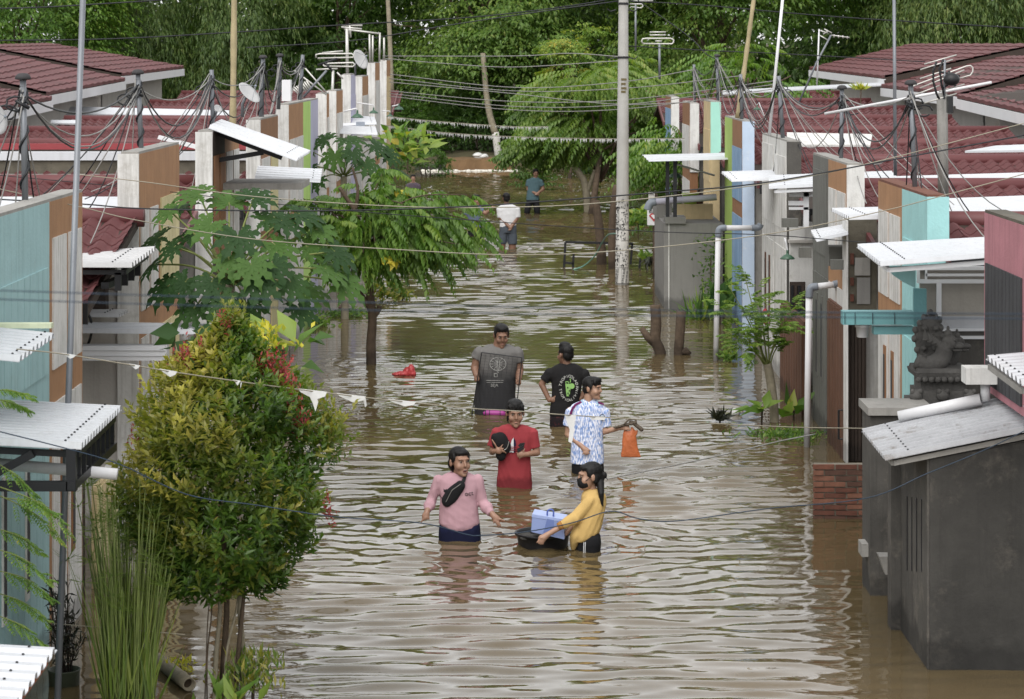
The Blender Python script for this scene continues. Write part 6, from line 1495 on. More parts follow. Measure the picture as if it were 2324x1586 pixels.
# ---------- woman in the pink sweater
f = Fig('woman in pink sweater wading with a black bag across her chest', 1640, 1740, 3.775, 1475, 668)
mb = MB(); f.head(mb, 672, 312, 25, 28, -4, 1.08); capsule(mb, f.p(648,450,5), 68*f.m, f.p(642,560), 78*f.m)
loft(mb, f.rings([(650,560,200,90),(650,800,230,140),(655,1200,250,150),(668,1400,270,160),(668,1500,260,160)])); f.legs(mb, (560,775), 1480, 130*f.m)
for (sh, el, wr, pl, tips) in (((345,600),(262,900,-40),(198,1005,140),(178,1070,165),((97,1196,190),(120,1175,200),(158,1152,205),(190,1140,205),(222,1146,190))), ((950,600),(1005,930,-20),(1148,1062,140),(1192,1115,165),((1178,1200,200),(1222,1222,205),(1250,1252,205),(1286,1246,200),(1336,1168,190)))):
    capsule(mb, f.p(*sh), 62*f.m, f.p(*el), 55*f.m); capsule(mb, f.p(*el), 54*f.m, f.p(*wr), 42*f.m); f.hand(mb, pl, tips, wr)
body = fused(mb, 'body', SK2, f.t, .0065, 3); f.face(body, 'open'); f.hair('women', 1, lambda m: (m.ell(f.p(548,345,-30), (.034,.045,.052), 12, 9), m.ell(f.p(800,250,10), (.012,.03,.05), 10, 8)))
mb = MB(); loft(mb, f.rings([(640,480,128,72,-22),(642,500,190,96,-10),(645,532,262,118),(648,570,305,135),(650,660,305,160),(650,780,285,182),(650,880,272,185),(652,1000,285,190),(656,1120,296,195),(662,1230,306,200),(670,1300,250,200),(680,1348,120,185)]))
for sh, el, wr in (((352,590),(245,900,-30),(195,1020,135)), ((940,590),(1005,925,-20),(1140,1068,135))):
    capsule(mb, f.p(*sh), 84*f.m, f.p(*el), 78*f.m); flat_tube(mb, f.p(*el), 84*f.m, f.p(*wr), 58*f.m); mb.ell(f.p((el[0]+wr[0])/2,(el[1]+wr[1])/2,60), (95*f.m,85*f.m,90*f.m))
PINKC = cloth('pink_sweater_cloth', S(196,152,162)); sw = fused(mb, 'sweater', PINKC, f.t, .0075, 2, .0065, 11, 2)
one('collar', PINKC, lambda q: q.tube([f.p(645+118*math.cos(a), 500+62*math.sin(a)*1.0, 95*math.sin(a)+15) for a in np.linspace(0,6.28,20)], 10*f.m, 7), sw, True)
mb = MB(); loft(mb, f.rings([(668,1225,296,180),(668,1330,312,190),(668,1420,318,195),(668,1560,312,190),(668,1700,290,180)])); fused(mb, 'trousers', cloth('navy_cloth', S(30,36,74)), f.t, .009, 3, .003, 8, 3)
wb = thing('waist_bag', 'black waist bag slung across the pink sweater', 'bag', tuple(f.p(590,900,215)))
a, b = f.p(455,900,175), f.p(715,610,200); mb = MB(); d = (b-a)
for u in np.linspace(.12,.88,7): mb.ell(a+d*u, (100*f.m*(1-.5*abs(u-.42)),52*f.m,112*f.m*(1.15-.9*abs(u-.40))), 12, 9)
BAGB = cloth('black_nylon', S(34,34,36)); fused(mb, 'pouch', BAGB, wb, .007, 3, .0015, 14, 4)
one('strap', BAGB, lambda q: [q.bar(p_, q_, 46*f.m, .006, up=(0,-1,0)) for p_, q_ in ((f.p(705,630,205), f.p(735,560,180)),(f.p(735,562,180), f.p(758,500,130)),(f.p(757,502,130), f.p(772,455,30)))], wb)
one('buckle', BLACK, lambda q: q.bar(f.p(712,570,202), f.p(752,560,190), 50*f.m, .012, up=(0,-1,0)), wb)
one('strap', BAGB, lambda q: q.bar(f.p(460,880,180), f.p(375,800,40), 30*f.m, .006, up=(0,-1,0)), wb)
one('zip', ALU, lambda q: q.tube([f.p(470,880,225), f.p(560,700,260), f.p(690,610,245)], 3*f.m, 5), wb)
text_mesh('oct', 100*f.m, INK, Matrix.Translation(f.p(812,765,178)) @ FACE @ Matrix.Rotation(.12, 4, 'Z'), sw, 'print')
m = MB(); m.ell(f.p(458,728,165), (26*f.m,10*f.m,22*f.m), 10, 7); [m.prism([f.p(458+sg*8,712,172), f.p(458+sg*26,712,172), f.p(458+sg*22,690,172)], (0,.006,0)) for sg in (-1,1)]; m.build('print', INK, sw)

# ---------- woman in yellow pushing the tub
f = Fig('woman in yellow top and black face mask pushing a black tub', 2020, 1780, 3.776, 1490, 1150)
mb = MB(); f.head(mb, 1172, 375, 20, -78, 2, 1.0); capsule(mb, f.p(1185,470), 66*f.m, f.p(1215,600,-10), 72*f.m)
loft(mb, f.rings([(1235,620,120,100),(1220,850,150,150),(1150,1200,170,150),(1150,1420,165,150)])); f.legs(mb, (1110,1190), 1470, 120*f.m)
capsule(mb, f.p(1160,730,130), 62*f.m, f.p(905,1010,170), 54*f.m); capsule(mb, f.p(905,1010,170), 54*f.m, f.p(560,1205,215), 38*f.m)
f.hand(mb, (490,1255,225), ((380,1330,240),(412,1345,245),(445,1356,245),(478,1352,240),(440,1260,262)), (555,1208,215))
capsule(mb, f.p(1200,760,-120), 58*f.m, f.p(1000,1060,-160), 50*f.m); capsule(mb, f.p(1000,1060,-160), 50*f.m, f.p(820,1255,-60), 38*f.m)
body = fused(mb, 'body', SK1, f.t, .0065, 3); f.face(body, mask=True)
f.hair('women', 5, lambda m: (m.ell(f.p(1210,300,10), (150*f.m,140*f.m,140*f.m), 14, 10), m.ell(f.p(1310,420,-10), (85*f.m,80*f.m,120*f.m), 12, 9), capsule(m, f.p(1330,470,50), 62*f.m, f.p(1340,620,170), 44*f.m), capsule(m, f.p(1340,620,170), 44*f.m, f.p(1360,790,178), 14*f.m), m.ell(f.p(1390,370,0), (48*f.m,40*f.m,56*f.m), 10, 8), capsule(m, f.p(1400,370,0), 14*f.m, f.p(1452,450,0), 5*f.m)))
mk_ = MB(); mk_.ell(f.hp(0,-.047,-.052), (.058,.062,.058), 16, 12, f.hR); mk_.ell(f.hp(0,-.088,-.030), (.024,.024,.020), 12, 8, f.hR); one_mask = mk_.build('face_mask', BAGB, f.t, True)
one('mask_loop', BAGB, lambda q: q.tube([f.hp(.055,-.06,-.04), f.hp(.078,-.01,.0), f.hp(.08,.02,-.005)], .003, 5), one_mask)
YC = cloth('mustard_cloth', S(214,176,98)); mb = MB()
loft(mb, f.rings([(1225,572,90,80),(1232,610,150,115),(1238,680,185,170),(1232,800,192,195),(1215,920,188,200),(1180,1040,192,200),(1145,1140,210,198),(1120,1220,205,195),(1080,1290,160,190),(1010,1350,90,180)]))
loft(mb, f.rings([(1010,1160,80,150,20),(965,1280,85,150,30),(945,1380,62,120,40),(930,1475,30,70,50)]), 16)
capsule(mb, f.p(1175,735,120), 98*f.m, f.p(960,980,165), 90*f.m); flat_tube(mb, f.p(960,975,165), 98*f.m, f.p(745,1085,200), 62*f.m); capsule(mb, f.p(1215,760,-120), 90*f.m, f.p(1000,1060,-150), 80*f.m)
tp_ = fused(mb, 'top', YC, f.t, .0075, 2, .0075, 11, 6)
one('cuff', cloth('mustard_rib', S(178,124,50)), lambda q: q.tube([f.p(765,1072,198), f.p(700,1105,206)], [66*f.m,56*f.m], 14), tp_, True)
BLK = cloth('black_knit', S(38,38,42)); mb = MB(); loft(mb, f.rings([(1140,1180,160,150),(1150,1280,188,175),(1155,1380,192,182),(1150,1480,186,175),(1140,1600,170,160),(1140,1750,150,150)])); tr_ = fused(mb, 'trousers', BLK, f.t, .009, 3, .003, 8, 7)
for dx in (0, 22): one('side_stripe', WHITE2, lambda q: q.tube([f.p(1085+dx,1335,178), f.p(1080+dx,1420,190), f.p(1078+dx,1520,190)], 5*f.m, 5), tr_)
tub = thing('tub', 'round black plastic tub floating before the woman in yellow', 'tub', tuple(f.p(478,1500)))
TUBM = mat('black_tub_plastic', S(34,34,36), rough=.4, var=.15, bump=.05); tc_ = G(.5741*(2020+478/3.776), .5741*(1780+1405/3.776))
rr_ = 425*f.m; hh = 195*f.m
one('shell', TUBM, lambda q: q.lathe([(0,-.05),(rr_*.80,-.05),(rr_*.88,0),(rr_*.93,hh*.78),(rr_*1.0,hh*.82),(rr_*1.02,hh*.9),(rr_*1.0,hh*1.0),(rr_*.95,hh*.98),(rr_*.90,hh*.7),(rr_*.84,.0),(0,-.02)], tc_, 48), tub, True)
one('rim_cord', ROPE, lambda q: q.tube(spline([f.p(885,1420,60), f.p(862,1450,70), f.p(880,1478,60)], 5), 8*f.m, 6), tub, True)
cl = MB()
for i in range(9): cl.ell(tc_ + Vector((random.uniform(-.17,.17), random.uniform(-.15,.12), hh*.75)), (.06,.06,.03), 9, 7)
tag(fused(cl, 'wet_bundle', cloth('wet_grey_cloth', S(78,76,72)), tub, .01, 2, .006, 12, 8) and tub, 'round black plastic tub floating before the woman in yellow', 'tub')
bx = thing('storage_box', 'translucent blue storage box with arched handle riding in the tub', 'box', tuple(f.p(560,1320)))
BOXM = mat('blue_box_plastic', S(140,160,214), rough=.3, var=.06, bump=0, spec=.5); BOXD = mat('blue_box_lid', S(158,178,230), rough=.3, var=.05, bump=0, spec=.5)
dv = Vector((.02,.15,.012)); q4 = [f.p(300,1205,60), f.p(795,1318,60), f.p(790,1070,60), f.p(314,985,60)]
m = MB(); m.hexa([q4[0], q4[1], q4[1]+dv, q4[0]+dv, q4[3], q4[2], q4[2]+dv, q4[3]+dv]); m.build('tub_body', BOXM, bx)
q5 = [f.p(308,982,66), f.p(812,1068,66), f.p(806,1022,66), f.p(316,940,66)]; dv2 = dv*1.1
m = MB(); m.hexa([q5[0], q5[1], q5[1]+dv2, q5[0]+dv2, q5[3], q5[2], q5[2]+dv2, q5[3]+dv2]); ld = m.build('lid', BOXD, bx)
one('handle', mat('blue_handle', S(88,110,190), rough=.3, bump=0), lambda q: q.tube(spline([f.p(540,975,0), f.p(548,905,0), f.p(590,880,0), f.p(632,905,0), f.p(634,990,0)], 5), 13*f.m, 8), ld, True)
m = MB(); m.hexa([f.p(*v) for v in ((480,1215,68),(640,1250,68),(640,1250,60),(480,1215,60),(540,1010,68),(640,1030,68),(640,1030,60),(540,1010,60))]); m.build('latch_panel', mat('blue_panel', S(110,132,194), bump=0), bx)

# ---------- man in the red shirt
f = Fig('man in long red shirt clutching a black bag to his chest', 1880, 1550, 3.967, 1482, 610)
mb = MB(); f.head(mb, 622, 318, 25, 6, 6, 1.10); capsule(mb, f.p(615,440), 72*f.m, f.p(612,570), 80*f.m)
loft(mb, f.rings([(612,560,220,90),(610,800,220,110),(612,1200,220,120),(608,1480,230,125)])); f.legs(mb, (510,710), 1480, 115*f.m)
capsule(mb, f.p(335,620), 62*f.m, f.p(262,935,10), 52*f.m); capsule(mb, f.p(262,935,10), 54*f.m, f.p(285,895,190), 40*f.m)
f.hand(mb, (345,880,245), ((480,908,275),(455,880,290),(440,835,295),(428,778,290),(262,705,270)), (285,895,190))
capsule(mb, f.p(905,630), 62*f.m, f.p(962,950,0), 55*f.m); capsule(mb, f.p(962,950,0), 56*f.m, f.p(815,945,190), 42*f.m)
f.hand(mb, (745,940,215), ((645,915,225),(650,945,240),(662,978,240),(690,1008,230),(770,850,235)), (815,945,190))
body = fused(mb, 'body', SK2, f.t, .0065, 3); f.face(body); f.hair('fringe', 11, lambda m: (m.ell(f.p(505,420,-40), (22*f.m,30*f.m,50*f.m), 8, 6),))
REDC = cloth('red_cotton', S(164,54,62)); mb = MB()
loft(mb, f.rings([(615,505,128,72,-22),(612,525,200,92,-8),(610,556,270,108),(610,610,310,125),(610,720,300,142),(610,850,268,148),(610,1000,252,148),(613,1200,258,150),(610,1380,275,152),(606,1500,285,155),(606,1600,285,155)]))
flat_tube(mb, f.p(345,610), 92*f.m, f.p(262,855,0), 88*f.m); flat_tube(mb, f.p(890,615), 92*f.m, f.p(938,870,0), 84*f.m)
rs_ = fused(mb, 'shirt', REDC, f.t, .0075, 2, .0065, 10, 12)
NAVY = cloth('navy_print', S(34,34,64)); 
m = MB(); m.prism([f.p(x,y,168) for x,y in ((597,688),(597,920),(583,922),(560,910),(550,800),(565,735))], (0,.012,0)); m.build('print', WHITE2, rs_)
m = MB(); m.prism([f.p(x,y,168) for x,y in ((597,688),(628,740),(634,800),(620,910),(597,920))], (0,.012,0)); m.build('print', NAVY, rs_)
m = MB(); m.prism([f.p(x,y,166) for x,y in ((512,900),(560,890),(565,915),(540,918))], (0,.012,0)); m.build('print', WHITE2, rs_)
for yy in (832,858,884): one('print_stripe', REDC, lambda q: q.tube([f.p(540,yy,176), f.p(600,yy,178), f.p(650,yy,172)], 5*f.m, 5), rs_)
bg_ = thing('black_bag', 'bundled black bag held in the arm of the man in red', 'bag', tuple(f.p(400,1040,200)))
mb = MB(); mb.ell(f.p(385,740,215), (130*f.m,80*f.m,150*f.m)); mb.ell(f.p(470,820,220), (90*f.m,60*f.m,120*f.m)); mb.ell(f.p(400,960,200), (85*f.m,60*f.m,90*f.m)); mb.ell(f.p(300,690,215), (60*f.m,60*f.m,80*f.m))
fused(mb, 'bundle', BAGB, bg_, .008, 3, .005, 12, 13)
one('zip', ALU, lambda q: q.tube(spline([f.p(525,725,285), f.p(510,790,290), f.p(485,840,290), f.p(450,860,290)], 4), 4*f.m, 5), bg_)
wl = thing('wallets', 'two black sandals held by the man in red', 'sandals', tuple(f.p(700,900,230)))
for pts in (((650,850),(745,795),(757,850),(662,905)), ((665,800),(700,765),(772,755),(760,830),(700,830))):
    m = MB(); m.prism([f.p(x,y,262 if pts[0][0] == 650 else 240) for x,y in pts], (0,.014,0)); m.build('sole', BLACK, wl)

# ---------- young man in the patterned jersey
f = Fig('young man in blue and white streaked jersey looking right', 2180, 1460, 3.605, 1450, 515)
mb = MB(); f.head(mb, 585, 262, 20, 62, 0, .98); capsule(mb, f.p(525,380), 60*f.m, f.p(535,520,10), 66*f.m)
loft(mb, f.rings([(520,520,200,80),(510,800,190,100),(515,1200,190,110),(520,1440,190,110)])); f.legs(mb, (430,610), 1450, 100*f.m)
capsule(mb, f.p(265,590), 55*f.m, f.p(232,925,0), 44*f.m); capsule(mb, f.p(232,925,0), 46*f.m, f.p(425,1070,130), 34*f.m)
f.hand(mb, (470,1115,150), ((440,1180,180),(475,1188,185),(510,1186,185),(538,1172,180),(545,1125,175)), (425,1070,130))
capsule(mb, f.p(765,600), 55*f.m, f.p(745,885,30), 44*f.m); capsule(mb, f.p(745,885,30), 46*f.m, f.p(980,815,110), 32*f.m)
f.hand(mb, (1030,808,125), ((1030,840,160),(1060,845,165),(1095,842,165),(1122,835,160),(1020,790,160)), (980,815,110))
body = fused(mb, 'body', SK1, f.t, .0065, 3); f.face(body); f.hair('fringe', 21, lambda m: (m.ell(f.hp(0,-.045,.085), (.06,.05,.03), 12, 8, f.hR),))
JM = bpy.data.materials.new('jersey_cloth'); JM.use_nodes = True; n = JM.node_tree.nodes; l = JM.node_tree.links; b = n['Principled BSDF']; b.inputs['Roughness'].default_value = .8
tc = n.new('ShaderNodeTexCoord'); mp = n.new('ShaderNodeMapping'); mp.inputs['Rotation'].default_value = (0, math.radians(-32), 0); mp.inputs['Scale'].default_value = (150, 60, 26); nz = n.new('ShaderNodeTexNoise'); nz.inputs['Scale'].default_value = 1.0; nz.inputs['Detail'].default_value = 2
l.new(tc.outputs['Object'], mp.inputs[0]); l.new(mp.outputs[0], nz.inputs['Vector']); cr = n.new('ShaderNodeValToRGB'); e = cr.color_ramp.elements; e[0].position = .44; e[0].color = (*S(116,144,196), 1); e[1].position = .56; e[1].color = (*S(224,226,236), 1); l.new(nz.outputs[0], cr.inputs[0]); l.new(cr.outputs[0], b.inputs['Base Color'])
mb = MB(); loft(mb, f.rings([(545,432,95,60),(530,465,170,78),(518,500,225,95),(512,560,270,112),(512,680,262,132),(510,820,238,136),(510,1000,228,134),(510,1200,236,138),(510,1335,240,140)]))
flat_tube(mb, f.p(280,585), 82*f.m, f.p(238,810,0), 84*f.m); flat_tube(mb, f.p(752,590), 82*f.m, f.p(782,815,10), 78*f.m)
js = fused(mb, 'jersey', JM, f.t, .0075, 2, .0055, 10, 22)
PURP = cloth('purple_trim', S(116,32,92)); LBT = cloth('pale_blue_trim', S(160,196,224))
one('shoulder_stripe', PURP, lambda q: [q.bar(a_, b_, 30*f.m, .008, up=(-.3,-1,.3)) for a_, b_ in zip([f.p(425,455,55),f.p(340,490,82),f.p(295,550,92),f.p(272,620,92)], [f.p(340,490,82),f.p(295,550,92),f.p(272,620,92),f.p(262,665,90)])], js)
one('shoulder_stripe', PURP, lambda q: q.bar(f.p(650,455,60), f.p(745,488,75), 22*f.m, .008, up=(.3,-1,.3)), js)
one('collar', LBT, lambda q: [q.bar(f.p(432,425,50), f.p(465,512,88), 26*f.m, .01, up=(0,-1,0)), q.bar(f.p(645,440,50), f.p(655,505,86), 22*f.m, .01, up=(0,-1,0))], js)
one('crest', cloth('crest_blue', S(190,206,226)), lambda q: q.ell(f.p(720,665,112), (34*f.m,8*f.m,40*f.m), 12, 8), js, True)
one('crest_ring', NAVY, lambda q: q.tube([f.p(720+36*math.cos(a), 665+42*math.sin(a), 118) for a in np.linspace(0,6.28,18)], 4*f.m, 5), js, True)
one('crest_gold', GYELM := mat('gold_print', S(206,170,60), bump=0), lambda q: q.ell(f.p(720,668,122), (12*f.m,5*f.m,16*f.m), 8, 6), js, True)
mb = MB(); loft(mb, f.rings([(515,1280,225,128),(518,1400,232,134),(520,1500,232,134),(520,1620,220,130)])); fused(mb, 'shorts', BLK, f.t, .009, 3, .003, 8, 23)
ob = thing('carrier_bag', 'orange plastic carrier bag hanging from the jersey man\'s hand', 'bag', tuple(f.p(1115,1235,130)))
ORG_M = mat('orange_plastic', S(200,104,46), rough=.4, var=.12, sc=6, bump=.3, bsc=30)
mb = MB(); loft(mb, f.rings([(1125,1228,145,28,130),(1118,1180,132,40,130),(1112,1080,108,46,130),(1105,980,104,44,130),(1105,900,100,36,130),(1108,850,88,24,130)]), 24); capsule(mb, f.p(1035,880,130), 22*f.m, f.p(1045,815,130), 16*f.m); capsule(mb, f.p(1180,880,130), 26*f.m, f.p(1140,815,130), 16*f.m); capsule(mb, f.p(1200,900,130), 22*f.m, f.p(1215,850,130), 12*f.m)
fused(mb, 'sack', ORG_M, ob, .007, 2, .007, 9, 24)
sl = thing('sandals', 'pair of brown sandals held out above the orange bag', 'sandals', tuple(f.p(1080,780,150)))
SOLE = mat('brown_rubber', S(92,80,66), rough=.7, var=.2)
for (x0,y0,x1,y1,w) in ((905,800,1180,735,26),(1130,720,1275,830,30)):
    mb = MB(); a, b2 = f.p(x0,y0,150), f.p(x1,y1,165)
    for u in np.linspace(0,1,6): mb.ell(a.lerp(b2,u), (34*f.m, 42*f.m, w*f.m*(.6+.5*u)), 10, 8)
    fused(mb, 'sole', SOLE, sl, .007, 2)
one('strap', SOLE, lambda q: q.tube(spline([f.p(1020,760,190), f.p(1100,690,180), f.p(1185,690,170), f.p(1200,740,190)], 5), 12*f.m, 7), sl, True)

# ---------- man in the black printed shirt, seen from behind
f = Fig('man in black printed T-shirt seen from behind, hand on hip', 2100, 1330, 4.067, 1432, 540)
mb = MB(); f.head(mb, 545, 285, 0, -145, 0, 1.02); capsule(mb, f.p(560,390), 66*f.m, f.p(578,480), 76*f.m)
loft(mb, f.rings([(580,500,200,80),(570,800,200,105),(545,1100,190,110),(530,1400,190,115)])); f.legs(mb, (440,620), 1420, 105*f.m)
capsule(mb, f.p(300,580), 62*f.m, f.p(168,765,-10), 50*f.m); capsule(mb, f.p(168,765,-10), 52*f.m, f.p(290,1020,40), 38*f.m)
f.hand(mb, (335,1010,60), ((405,915,80),(390,985,30),(395,1010,10),(385,1040,0),(415,925,85)), (290,1020,40))
capsule(mb, f.p(850,600), 60*f.m, f.p(905,790,-10), 50*f.m); capsule(mb, f.p(905,790,-10), 50*f.m, f.p(790,1010,0), 38*f.m); mb.ell(f.p(755,1000,20), (50*f.m,40*f.m,36*f.m))
body = fused(mb, 'body', SK3, f.t, .007, 3); f.face(body); f.hair('tall', 31)
BT = cloth('black_cotton', S(34,33,34)); mb = MB()
loft(mb, f.rings([(577,432,118,70),(575,465,195,88),(575,510,255,105),(578,580,298,122),(576,700,258,135),(566,850,238,132),(552,1000,232,132),(530,1150,232,134),(520,1275,228,134)]))
flat_tube(mb, f.p(310,575), 92*f.m, f.p(205,715,-6), 84*f.m); flat_tube(mb, f.p(840,590), 92*f.m, f.p(895,730,-6), 84*f.m)
bt = fused(mb, 'shirt', BT, f.t, .0085, 2, .006, 10, 32)
mb = MB(); loft(mb, f.rings([(525,1240,222,128),(525,1350,228,132),(525,1460,228,132),(525,1600,210,128)])); st = fused(mb, 'shorts', cloth('dark_patterned_cloth', S(44,36,42), dirt=.7, dcol=S(150,70,70), sc=14), f.t, .01, 3)
LETW = cloth('print_white', S(206,206,200)); LETG = cloth('print_green', S(150,204,110))
def arc_text(s_, cx, cy, rx, ry, a0, a1, size, flip=False):
    for i, ch in enumerate(s_):
        a = math.radians(a0+(a1-a0)*i/(len(s_)-1)); x, y = cx+rx*math.cos(a), cy-ry*math.sin(a)
        rot = math.atan2(ry*math.sin(a), rx*math.cos(a)) + (math.pi/2 if flip else -math.pi/2)
        text_mesh(ch, size*f.m, LETW, Matrix.Translation(f.p(x, y, 150)) @ FACE @ Matrix.Rotation(rot, 4, 'Z'), bt, 'letter', .004)
arc_text('TROPICOLADA', 600, 810, 135, 190, 165, 5, 62); arc_text('TROPICALIVIN', 600, 810, 135, 195, 188, 352, 58, True)
gl = one('print_glass', LETG, lambda q: q.prism([f.p(x,y,150) for x,y in ((545,742),(640,742),(612,940),(566,940))], (0,.008,0)), bt)
one('print_lime', LETG, lambda q: q.lathe([(0,0),(44*f.m,0),(44*f.m,.006),(0,.006)], f.p(650,775,156), 18, Matrix.Rotation(math.radians(90),3,'X')), bt)
for pts in (((560,740),(548,710),(590,706),(600,735)), ((620,720),(632,690),(618,665),(640,660))): one('print_straw', LETG, lambda q: q.tube([f.p(x,y,152) for x,y in pts], 7*f.m, 5), bt)
for (x,y) in ((575,790),(600,840),(580,880),(600,910)): one('print_ice', BT, lambda q: q.box(f.p(x,y).x, f.p(x+18,y).x, f.p(x,y,160).y, f.p(x,y,150).y, f.p(x,y+24).z, f.p(x,y).z), bt)

# ---------- big man in the grey T-shirt with a wire rack
f = Fig('heavy man in faded grey T-shirt carrying a black wire rack', 1820, 1250, 3.867, 1482, 560)
mb = MB(); f.head(mb, 628, 285, 40, 10, 14, 1.12); capsule(mb, f.p(600,380,10), 84*f.m, f.p(588,480), 100*f.m)
loft(mb, f.rings([(588,480,230,110),(570,800,240,140),(540,1200,240,150),(520,1450,240,150)])); f.legs(mb, (420,630), 1480, 120*f.m)
capsule(mb, f.p(285,560), 75*f.m, f.p(222,790,0), 66*f.m); capsule(mb, f.p(222,790,0), 66*f.m, f.p(248,880,150), 48*f.m)
f.hand(mb, (252,915,180), ((290,880,225),(292,915,230),(285,950,230),(262,972,225),(245,862,225)), (248,880,150))
capsule(mb, f.p(865,560), 75*f.m, f.p(902,830,0), 68*f.m); capsule(mb, f.p(902,830,0), 68*f.m, f.p(892,935,150), 48*f.m)
f.hand(mb, (890,970,180), ((845,940,225),(842,975,230),(852,1010,230),(880,1022,225),(905,925,225)), (892,935,150))
body = fused(mb, 'body', SK3, f.t, .007, 3); f.face(body); f.hair('short', 41)
GT = bpy.data.materials.new('wet_grey_cotton'); GT.use_nodes = True; n = GT.node_tree.nodes; l = GT.node_tree.links; b = n['Principled BSDF']; b.inputs['Roughness'].default_value = .8
# soaked below an uneven tide line: wet cloth is darker
tc = n.new('ShaderNodeTexCoord'); sp = n.new('ShaderNodeSeparateXYZ'); l.new(tc.outputs['Object'], sp.inputs[0]); nz = n.new('ShaderNodeTexNoise'); nz.inputs['Scale'].default_value = 6; l.new(tc.outputs['Object'], nz.inputs['Vector'])
ad = n.new('ShaderNodeMath'); ad.operation = 'MULTIPLY_ADD'; ad.inputs[1].default_value = .25; l.new(nz.outputs[0], ad.inputs[0]); l.new(sp.outputs['Z'], ad.inputs[2]); r2 = n.new('ShaderNodeMapRange'); r2.inputs[1].default_value = 1.28; r2.inputs[2].default_value = 1.52
l.new(ad.outputs[0], r2.inputs[0]); cr = n.new('ShaderNodeValToRGB'); e = cr.color_ramp.elements; e[0].color = (*S(38,38,40), 1); e[1].color = (*S(98,96,94), 1); l.new(r2.outputs[0], cr.inputs[0]); l.new(cr.outputs[0], b.inputs['Base Color'])
mb = MB(); loft(mb, f.rings([(590,432,165,84,-34),(588,462,228,110,-14),(588,498,288,132),(584,540,322,152),(578,680,310,178),(570,820,292,186),(558,960,292,188),(542,1100,305,190),(528,1250,312,190),(520,1400,308,188),(518,1520,300,185)]))
flat_tube(mb, f.p(300,550), 105*f.m, f.p(246,655,0), 98*f.m); flat_tube(mb, f.p(855,550), 105*f.m, f.p(885,705,0), 98*f.m)
gt = fused(mb, 'shirt', GT, f.t, .0085, 2, .007, 10, 42)
PRW = cloth('faded_print', S(176,176,172)); wc = (575,705)
one('print_wheel', PRW, lambda q: q.tube([f.p(wc[0]+122*math.cos(a), wc[1]+100*math.sin(a), 192) for a in np.linspace(0,6.28,28)], 5*f.m, 5), gt)
for i in range(12):
    a = i*math.pi/6; one('print_spoke', PRW, lambda q: q.tube([f.p(wc[0]+20*math.cos(a), wc[1]+16*math.sin(a), 194), f.p(wc[0]+118*math.cos(a), wc[1]+96*math.sin(a), 193)], 3.5*f.m, 5), gt)
for pts in (((555,640),(570,690),(560,760),(580,840)), ((590,620),(600,700),(590,790),(560,830)), ((520,850),(565,850),(565,900),(520,900),(520,850))): one('print_line', PRW, lambda q: q.tube([f.p(x,y,195) for x,y in pts], 6*f.m, 5), gt)
for yy, x0, x1 in ((955,395,660),(985,400,655)): one('print_line', PRW, lambda q: q.tube([f.p(x0,yy,194), f.p((x0+x1)/2,yy,200), f.p(x1,yy,192)], 4*f.m, 5), gt)
text_mesh('SEJA', 62*f.m, PRW, Matrix.Translation(f.p(522,1030,202)) @ FACE, gt, 'print')
rk = thing('wire_rack', 'black wire shelf rack gripped by the heavy man', 'rack', tuple(f.p(560,1500,240)))
TL_, TR_, BL_, BR_ = (328,528,200), (942,606,200), (178,1490,280), (842,1500,280)
L3 = lambda a, b, u: tuple(a[i]+(b[i]-a[i])*u for i in range(3))
for a, b in ((TL_,BL_),(TR_,BR_),(TL_,TR_)): one('frame_rod', BLACK, lambda q: q.tube([f.p(*a), f.p(*b)], 9*f.m, 6), rk)
for i in range(1, 9): one('wire', BLACK, lambda q: q.tube([f.p(*L3(TL_,TR_,i/9)), f.p(*L3(BL_,BR_,i/9))], 1.8*f.m, 4), rk)
for i in range(1, 22): one('wire', BLACK, lambda q: q.tube([f.p(*L3(TL_,BL_,i/22)), f.p(*L3(TR_,BR_,i/22))], 1.2*f.m, 4), rk)
mg_ = thing('rolled_mat', 'magenta rolled mat floating against the rack', 'mat', tuple(f.p(510,1480,320))); MAG = mat('magenta_plastic', S(176,60,150), rough=.4, var=.2)
one('roll', MAG, lambda q: q.tube([f.p(352,1440,320), f.p(400,1432,320), f.p(640,1436,320), f.p(690,1450,320)], [20*f.m,44*f.m,46*f.m,30*f.m], 14), mg_, True)
for x in (390,450,610): one('strap', BLACK, lambda q: q.lathe([(47*f.m,-6*f.m),(49*f.m,-6*f.m),(49*f.m,6*f.m),(47*f.m,6*f.m)], f.p(x,1434,320), 14, Matrix.Rotation(math.radians(90),3,'Y')), mg_)

